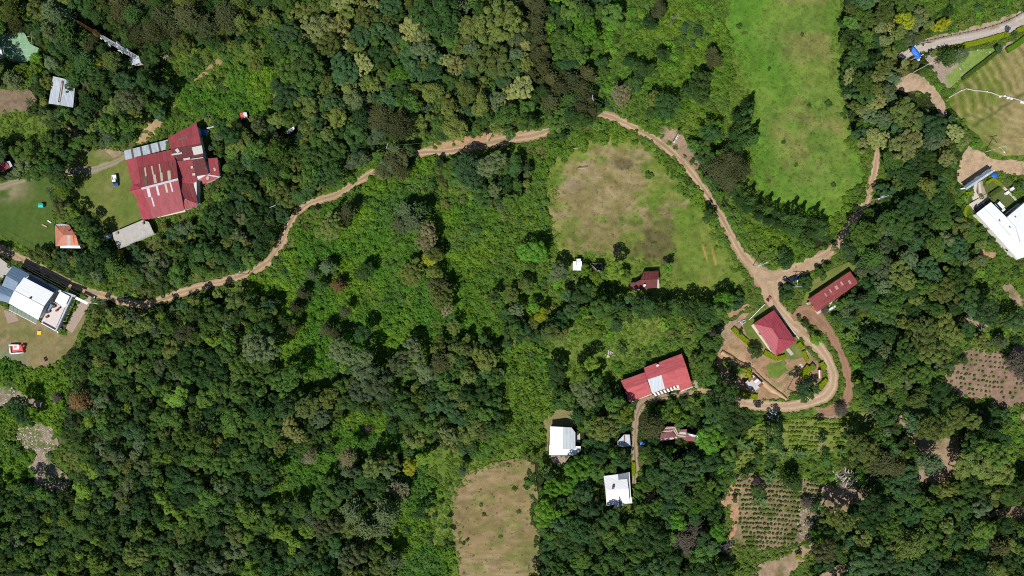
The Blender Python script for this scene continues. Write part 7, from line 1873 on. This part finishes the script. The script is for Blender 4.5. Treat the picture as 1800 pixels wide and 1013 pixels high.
# clipped hedges
def hedge(pts, wpx, hgt, col, label, lumps=0):
    wpx = wpx * 1.12
    P = catmull([tuple(W(*p).to_2d()) for p in pts], .5)
    w = wpx * S / 2
    core = MB()
    V = []; 
    n = int(max(80, len(P) * 90))
    r2 = np.random.RandomState(int(P[0][0] * 7) % 9999)
    seg = r2.randint(0, len(P) - 1, n); t = r2.rand(n)
    c = P[seg] + (P[seg + 1] - P[seg]) * t[:, None]; d = P[seg + 1] - P[seg]; d /= np.linalg.norm(d, axis=1)[:, None]; nr = np.stack([-d[:, 1], d[:, 0]], 1)
    u = r2.rand(n); side = u < .4
    lat = np.where(side, np.sign(r2.rand(n) - .5), r2.rand(n) * 2 - 1); zz = np.where(side, r2.rand(n) * hgt, hgt * (.92 + .12 * r2.rand(n)))
    p3 = np.concatenate([c + nr * (lat * w)[:, None], zz[:, None]], 1)
    Nn = np.concatenate([nr * np.where(side, lat, 0)[:, None], np.where(side, .3, 1.)[:, None]], 1) + r2.randn(n, 3) * .3
    Vq, q, C = leaf_quads(p3, Nn, .3, r2)
    t_ = thing('hedge', label, 'hedge', (P[0][0], P[0][1], 0))
    o = obj('foliage', mesh_np('foliage', Vq - np.array([P[0][0], P[0][1], 0]), quads=q, cols=C, mat=M['leaf_o']), t_); o.color = (*col, 1)
    mb = MB()
    for i in range(len(P) - 1): mb.bar((*P[i], hgt * .42), (*(P[i] + (P[i + 1] - P[i]) * 1.05), hgt * .42), w * 1.7, hgt * .95)
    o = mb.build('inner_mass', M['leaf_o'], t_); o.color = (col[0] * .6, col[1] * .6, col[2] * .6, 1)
    a = o.data.color_attributes.new('Col', 'FLOAT_COLOR', 'POINT'); a.data.foreach_set('color', np.ones(len(o.data.vertices) * 4, np.float32))
YG = (0.26, 0.33, 0.012); G2 = (0.13, 0.26, 0.02)
HED = [([(1287,577),(1300,590),(1313,602),(1325,611)],7,1.0,YG,'straight yellow green hedge at the garden side of the crimson house'),
 ([(1342,619),(1355,626),(1364,630)],8,1.0,YG,'yellow green hedge under the lower eave of the crimson house'),
 ([(1365,630),(1379,627)],7,1.0,YG,'short yellow green hedge at the lower roof corner of the crimson house'),
 ([(1402,602),(1409,613)],6,1.1,YG,'short yellow green hedge between crimson house and track'),
 ([(1411,617),(1414,626),(1418,635)],5,1.0,YG,'thin curved yellow green hedge beside the looping track'),
 ([(1266,682),(1285,687),(1299,690)],7,1.0,YG,'upper half of the long yellow hedge below the garden'),
 ([(1301,691),(1315,695),(1330,698)],8,1.0,YG,'lower half of the long yellow hedge below the garden'),
 ([(1411,663),(1414,654),(1421,645)],11,1.3,YG,'bushy bright yellow hedge in the earth garden'),
 ([(1424,648),(1430,642)],9,1.2,(.2,.27,.04),'rounded yellow green bush row near the pink coop'),
 ([(1442,637),(1449,648)],6,1.0,YG,'short yellow hedge above the pink coop'),
 ([(1437,681),(1445,674),(1452,667)],7,1.0,YG,'short yellow hedge below the pink coop'),
 ([(1392,695),(1400,694)],5,.8,YG,'tiny yellow hedge stub by the looping track'),
 ([(1642,93),(1649,92)],8,1.0,YG,'round clipped yellow bush at the gate end of the driveway'),
 ([(1655,88),(1680,84),(1692,82)],5,1.0,YG,'low yellow hedge along the driveway above the dark tree'),
 ([(1693,81),(1720,75),(1745,68),(1770,61)],7,1.0,YG,'long clipped yellow hedge along the grey driveway'),
 ([(1786,56),(1797,51)],7,1.0,YG,'short yellow hedge at the edge end of the driveway'),
 ([(1690,140),(1705,128),(1722,115),(1740,101),(1757,88)],5,1.0,(.08,.13,.025),'dark boundary hedge above the terraced field'),
 ([(1768,90),(1785,80),(1805,64)],8,1.1,G2,'broad green hedge at the top of the terraced field'),
 ([(1731,323),(1744,315)],4,.9,YG,'thin yellow hedge at the top of the villa lawn'),
 ([(1745,315),(1757,326)],4,.9,YG,'thin yellow hedge beside the white villa walk'),
 ([(1699,362),(1693,376),(1697,389),(1712,397)],5,1.0,YG,'curved yellow hedge in the villa garden'),
 ([(1738,344),(1757,331)],6,1.0,(.08,.13,.025),'dark clipped hedge across the villa lawn'),
 ([(1696,341),(1707,339)],4,.8,YG,'short yellow hedge beside the drive strips'),
 ([(1142,889),(1154,880),(1166,871)],9,1.2,YG,'bright clipped yellow hedge in the cottage wood'),
 ([(1166,713),(1178,712),(1190,712)],9,1.1,G2,'square clipped green hedge below the coral house'),
 ([(1140,714),(1150,713)],7,1.0,G2,'small green hedge beside the bend of the stony track'),
 ([(1113,812),(1113,835)],4,1.0,YG,'narrow yellow hedge along the track by the white gabled house'),
 ([(1097,675),(1110,670)],4,.7,G2,'low green hedge along the upper eave of the coral house')]
for a in HED[:-1]: hedge(*a)

# ------------------------------------------------------------------ crops in rows
CROPS = []
for nm, P, step, dx, slope, y0, lab in [('E', PLOT_E, 8.2, 6.4, .045, 838, 'brown terraced plot'), ('D', PLOT_D, 8.6, 7.5, .07, 612, 'bare brown plot'), ('F', PLOT_F, 8.2, 6.6, -.01, 738, 'green terraced plot')]:
    P = np.array(P, float); x0, x1 = P[:, 0].min(), P[:, 0].max()
    for j in range(20):
        i = 0; xx = x0 + rs.rand() * 5; k_ = 0
        while xx < x1:
            yy = y0 + j * step + (xx - x0) * slope + (rs.rand() - .5) * 1.6 + 2.5 * math.sin(xx / 45)
            keep = rs.rand() < {'E': .93, 'D': .72, 'F': .85}[nm]
            ins = bool(inpoly(np.array([xx]), np.array([yy]), P)[0])
            okk = ins and keep and not near(xx, yy, 2, .9)
            if okk and nm == 'E' and (xx < 1300 and yy > 880 or xx > 1408 and yy > 880): okk = rs.rand() < .12
            if okk and nm == 'D' and yy > 690: okk = rs.rand() < .4
            if okk:
                k_ += 1
                CROPS.append((xx, yy, j + 1, k_, nm, lab, 1.55 + rs.rand() * .95 + (.3 if nm == 'F' else -.35 if nm == 'D' else 0)))
            xx += dx * (.8 + .4 * rs.rand())
indiv = [c for c in CROPS if c[4] in 'ED']
rest_crops = [c for c in CROPS if c[4] == 'F'] + indiv[292:]
for xx, yy, j, k_, nm, lab, r in indiv[:292]:
    b = W(xx, yy)
    o = obj('crop_bush', CROP[rs.randint(3)], None, label=f'low green crop bush, {nth(k_)} along the {nth(j)} row down the {lab}', category='crop bush', group='crop bushes in rows')
    R = r * S * 1.15; o.location = (b.x, b.y, 0.05); o.scale = (R * (1.25 + .5 * rs.rand()), R * .95, R * 1.15); o.rotation_euler = (0, 0, rs.rand() * .6 - .3); o.color = tinted('mid')

# ------------------------------------------------------------------ masses nobody could count: geometry nodes on points
def scatter(name, label, cat, protos, pos, scale, idx, tint, spin=1.0):
    n = len(pos)
    me = bpy.data.meshes.new(name)
    me.vertices.add(n); me.vertices.foreach_set('co', np.asarray(pos, np.float32).ravel())
    a = me.attributes.new('scl', 'FLOAT_VECTOR', 'POINT'); a.data.foreach_set('vector', np.asarray(scale, np.float32).ravel())
    a = me.attributes.new('rot', 'FLOAT_VECTOR', 'POINT'); r_ = np.zeros((n, 3), np.float32); r_[:, 2] = rs.rand(n) * 6.283 * spin; a.data.foreach_set('vector', r_.ravel())
    a = me.attributes.new('idx', 'INT', 'POINT'); a.data.foreach_set('value', np.asarray(idx, np.int32))
    a = me.attributes.new('tint', 'FLOAT_COLOR', 'POINT'); c = np.ones((n, 4), np.float32); c[:, :3] = tint; a.data.foreach_set('color', c.ravel())
    o = obj(name, me, None, kind='stuff', label=label, category=cat)
    pc = bpy.data.collections.new('shapes of ' + name)
    for i, pm in enumerate(protos):
        po = bpy.data.objects.new('shape_%02d_%s' % (i, name), pm); pc.objects.link(po)
    ng = bpy.data.node_groups.new('scatter_' + name, 'GeometryNodeTree')
    ng.interface.new_socket('Geometry', in_out='INPUT', socket_type='NodeSocketGeometry'); ng.interface.new_socket('Geometry', in_out='OUTPUT', socket_type='NodeSocketGeometry')
    gi = ng.nodes.new('NodeGroupInput'); go = ng.nodes.new('NodeGroupOutput')
    ci = ng.nodes.new('GeometryNodeCollectionInfo'); ci.inputs['Collection'].default_value = pc; ci.inputs['Separate Children'].default_value = True; ci.inputs['Reset Children'].default_value = True
    sm_ = ng.nodes.new('GeometryNodeSetMaterial'); sm_.inputs['Material'].default_value = M['leaf_i']
    ip = ng.nodes.new('GeometryNodeInstanceOnPoints'); ip.inputs['Pick Instance'].default_value = True
    def na(nm, dt):
        x_ = ng.nodes.new('GeometryNodeInputNamedAttribute'); x_.data_type = dt; x_.inputs['Name'].default_value = nm; return x_.outputs['Attribute']
    mp = ng.nodes.new('GeometryNodeMeshToPoints')
    ng.links.new(gi.outputs[0], mp.inputs['Mesh'])
    ng.links.new(mp.outputs[0], ip.inputs['Points']); ng.links.new(ci.outputs[0], ip.inputs['Instance'])
    ng.links.new(na('idx', 'INT'), ip.inputs['Instance Index']); ng.links.new(na('rot', 'FLOAT_VECTOR'), ip.inputs['Rotation']); ng.links.new(na('scl', 'FLOAT_VECTOR'), ip.inputs['Scale'])
    ng.links.new(ip.outputs[0], sm_.inputs['Geometry']); ng.links.new(sm_.outputs[0], go.inputs[0])
    md = o.modifiers.new('scatter', 'NODES'); md.node_group = ng
    return o

# remaining tree crowns of the closed wood
if REST:
    pos = []; sc = []; ix = []; ti = []
    allp = SMALL + MED + BIG + FLATC + PINE + SPIKY
    off = {'SMALL': 0, 'MED': 7, 'BIG': 15, 'FLAT': 20, 'PINE': 24, 'SPIKY': 28}
    for x_, y_, r, k, c in REST:
        R, th, zs = dims(r, k); th = th * .62 if zone(x_, y_)[1] else th + .6 + rs.rand() ** 2 * 3; b = W(x_, y_, th + R * .45)
        pos.append((b.x, b.y, th - .25 * R)); sc.append((R * (.9 + .3 * rs.rand()), R * (.9 + .3 * rs.rand()), R * zs * (.9 + .35 * rs.rand())))
        i = off['PINE'] + rs.randint(4) if k == 'P' else off['SPIKY'] + rs.randint(3) if k == 'S' else off['FLAT'] + rs.randint(4) if (k == 'F' and R > 2.6) else rs.randint(7) if R < 2.4 else off['MED'] + rs.randint(8) if R < 4.3 else off['BIG'] + rs.randint(5)
        ix.append(i); ti.append(tinted(c)[:3])
    scatter('forest_canopy', 'small tree crowns filling the closed wood between larger trees', 'forest', allp, pos, sc, ix, np.array(ti))
if SHREST:
    pos = []; sc = []; ti = []
    for x_, y_, r, c in SHREST:
        R = r * S; b = W(x_, y_, R * .5); pos.append((b.x, b.y, -.1 * R)); sc.append((R, R, R)); ti.append(tinted(c)[:3])
    scatter('shrubbery', 'small shrubs filling the scrub around paths and clearings', 'shrubs', SHRUB, pos, sc, rs.randint(0, 5, len(pos)), np.array(ti))
if rest_crops:
    pos = [tuple(W(c[0], c[1], .05)) for c in rest_crops]
    sc = [(c[6] * S * 1.9, c[6] * S * 1.15, c[6] * S * 1.2) for c in rest_crops]
    scatter('crop_rows', 'low crop bushes in rows on the terraced plots', 'crops', CROP, pos, sc, rs.randint(0, 3, len(pos)), np.array([tinted('mid' if c[4] != 'F' else 'lime')[:3] for c in rest_crops]), .06)

# vines, undergrowth and grass
CLUMP = [crown_mesh('clump', 1.1, 900 + i, 5, .55, .75, 110, .36) for i in range(6)]
TUFT = [crown_mesh('tuft', .7, 920 + i, 5, .6, .5, 34, .30, ups=.4) for i in range(5)]
def cover(kinds, dens, rlo, rhi, colfn, name, label, protos, zs, region=None, seedv=1, sheets=False, mincl=None):
    r2 = np.random.RandomState(seedv)
    A = 1840 * 1050 * S * S
    n = int(A * dens)
    x_ = r2.rand(n) * 1840 - 20; y_ = r2.rand(n) * 1050 - 20
    k = cls(np.clip(x_, 0, 1799), np.clip(y_, 0, 1012), 12)
    ok = np.isin(k, [KEYS.index(c) for c in kinds]) if kinds else np.ones(n, bool)
    i = np.clip((x_ / 2).astype(int), 0, GW - 1); j = np.clip((y_ / 2).astype(int), 0, GH - 1)
    ok &= ~m_road[j, i] & ~m_house[j, i]
    if not sheets: ok &= ~m_core[j, i]
    if region is not None: ok &= region(x_, y_)
    x_, y_ = x_[ok], y_[ok]; n = len(x_)
    r = rlo + (rhi - rlo) * r2.rand(n) ** 1.5
    pos = np.stack([(x_ - 900) * S, (506.5 - y_) * S, -.12 * r], 1)
    tint = colfn((x_ - 900) * S, (506.5 - y_) * S, x_, y_) * (.8 + .4 * r2.rand(n))[:, None]
    sc = np.stack([r, r, r * zs * (.7 + .6 * r2.rand(n))], 1)
    return scatter(name, label, 'undergrowth' if 'vine' in name or 'under' in name else 'grass', protos, pos, sc, r2.randint(0, len(protos), n), tint)
def t_vine(x, y, px, py):
    a = mixc((0.08, 0.205, 0.022), (0.14, 0.265, 0.022), sm(.35, .65, fbm(x, y, 14, 41)))
    a = mixc(a, (0.075, 0.155, 0.04), sm(.55, .7, fbm(x, y, 10, 44)) * .6)
    a = mixc(a, (0.14, 0.21, 0.03), sm(780, 900, px) * .4)
    return mixc(a, (0.15, 0.2, 0.04), sm(.62, .75, fbm(x, y, 6, 47)) * .5)
def t_under(x, y, px, py): return mixc((0.04, 0.09, 0.016), (0.075, 0.13, 0.024), fbm(x, y, 9, 43))  # dark tint: shade of the woodland gaps put into the leaf colour
def t_scrub(x, y, px, py): return mixc((0.09, 0.195, 0.025), (0.16, 0.24, 0.04), fbm(x, y, 9, 46))
cover('v', 1.15, .6, 1.9, t_vine, 'vines', 'bright green vine carpet over the open slope', CLUMP, .95, seedv=21)
cover('s.', .95, .5, 1.2, t_scrub, 'undergrowth', 'leafy green scrub around trees and paths', CLUMP, .8, seedv=22)
cover('FOBP', .45, .6, 1.3, t_under, 'undergrowth', 'shaded low plants under the wood', CLUMP, .8, seedv=23)
def inP(P): return lambda x_, y_: inpoly(x_, y_, P)
cover('g', .8, .4, 1.0, lambda x, y, px, py: mixc((0.10, 0.2, 0.026), (0.16, 0.24, 0.035), fbm(x, y, 9, 45)), 'grass', 'tall green grass on the open slope', TUFT, .7, seedv=24)
cover('', .9, .35, .75, lambda x, y, px, py: c_pasture(x, y, px, py) * 1.25, 'grass', 'lush pasture grass', TUFT, .55, inP(PASTURE), 25, True)
cover('', .35, .3, .65, lambda x, y, px, py: c_paddock(x, y, px, py) * np.array([1.0, 1.2, .8]), 'grass', 'patchy paddock grass', TUFT, .5, inP(PADDOCK), 26, True)
cover('', .22, .25, .6, lambda x, y, px, py: mixc((0.12, 0.14, 0.035), (0.17, 0.15, 0.06), fbm(x, y, 4, 8)), 'grass', 'sparse weeds in the stubble field', TUFT, .5, inP(DRYF), 27, True)
cover('', .25, .25, .5, lambda x, y, px, py: mixc((0.10, 0.14, 0.03), (0.16, 0.16, 0.06), fbm(x, y, 4, 8)), 'weeds', 'weeds on bare soil patches and crop plots', TUFT, .5, lambda x_, y_: inpoly(x_, y_, PLOT_E) | inpoly(x_, y_, PLOT_F) | inpoly(x_, y_, SCREE2) | inpoly(x_, y_, SCREE1) | (inpoly(x_, y_, GARDEN) & (RNG.rand(len(x_)) < .25)), 28, True)
cover('', .8, .35, .8, t_scrub, 'grass', 'rough grass in the small clearings and meadow', TUFT, .6, lambda x_, y_: inpoly(x_, y_, CLEAR2) | inpoly(x_, y_, MEADOW) | inpoly(x_, y_, STRIP), 29, True)
# green fringe along the road edges
fx = []; 
for pts, ws in ROADS[:3]:
    c = catmull([(p[0], p[1], w) for p, w in zip(pts, ws)], 2.2); d = np.gradient(c[:, :2], axis=0); d /= np.linalg.norm(d, axis=1)[:, None]
    for s_ in (-1, 1):
        keep = rs.rand(len(c)) < .75
        o_ = (c[:, 2] / 2 + 1.2 + rs.rand(len(c)) * 3.5) * s_
        fx.append(np.stack([c[:, 0] - d[:, 1] * o_, c[:, 1] + d[:, 0] * o_], 1)[keep])
fx = np.concatenate(fx); i = np.clip((fx[:, 0] / 2).astype(int), 0, GW - 1); j = np.clip((fx[:, 1] / 2).astype(int), 0, GH - 1)
fx = fx[~m_road[j, i] & ~m_house[j, i] & ~m_sheet[j, i]]
r = .4 + .55 * rs.rand(len(fx))
scatter('road_weeds', 'weeds and low plants fringing the dirt roads', 'weeds', CLUMP, np.stack([(fx[:, 0] - 900) * S, (506.5 - fx[:, 1]) * S, -.1 * r], 1), np.stack([r, r, r * .8], 1), rs.randint(0, 6, len(fx)), t_scrub(fx[:, 0] * S, fx[:, 1] * S, fx[:, 0], fx[:, 1]) * (.8 + .4 * rs.rand(len(fx)))[:, None])
# loose stones on the scree
STONES = [MB().lathe([(.1, -.3), (.5, -.2), (.6, .1), (.35, .4), (.05, .5)], n=6).mesh('stone', M['stone']) for _ in range(2)]
def stones(P, n, seedv, lab, lo, hi, tint):
    r2 = np.random.RandomState(seedv); P = np.array(P, float)
    x_ = P[:, 0].min() + r2.rand(n * 3) * np.ptp(P[:, 0]); y_ = P[:, 1].min() + r2.rand(n * 3) * np.ptp(P[:, 1])
    k = inpoly(x_, y_, P); x_ = x_[k][:n]; y_ = y_[k][:n]; n = len(x_); s_ = lo + (hi - lo) * r2.rand(n) ** 2
    o = scatter('rubble', lab, 'stones', STONES, np.stack([(x_ - 900) * S, (506.5 - y_) * S, np.full(n, .06)], 1), np.stack([s_ * (1 + r2.rand(n)), s_, s_ * .6], 1), r2.randint(0, 2, n), np.array(tint) * (.6 + .7 * r2.rand(n))[:, None])
    o.modifiers[0].node_group.nodes['Set Material'].inputs['Material'].default_value = M['rubble_i']
m_, nt_, out_ = new_mat('rubble'); ai_ = N(nt_, 'ShaderNodeAttribute', attribute_name='tint', attribute_type='INSTANCER'); pb_ = N(nt_, 'ShaderNodeBsdfPrincipled', Roughness=.95); nt_.links.new(ai_.outputs['Color'], pb_.inputs['Base Color']); nt_.links.new(pb_.outputs[0], out_.inputs[0]); M['rubble_i'] = m_
stones(SCREE1, 160, 1, 'pale loose stones on the upper stony bank', .2, .6, (.42, .36, .31))
stones(SCREE2, 900, 2, 'pale loose stones on the stony slope', .15, .5, (.42, .34, .29))
stones([(1405, 880), (1440, 860), (1450, 880), (1440, 930), (1410, 950), (1398, 930)], 500, 3, 'pale cut sticks beside the crop rows', .15, .5, (.4, .35, .33))
stones(GARDEN, 130, 4, 'small stones and clods in the earth garden', .12, .35, (.42, .33, .26))
stones(PLOT, 60, 5, 'pale stones on the gravel plot', .15, .45, (.5, .46, .42))
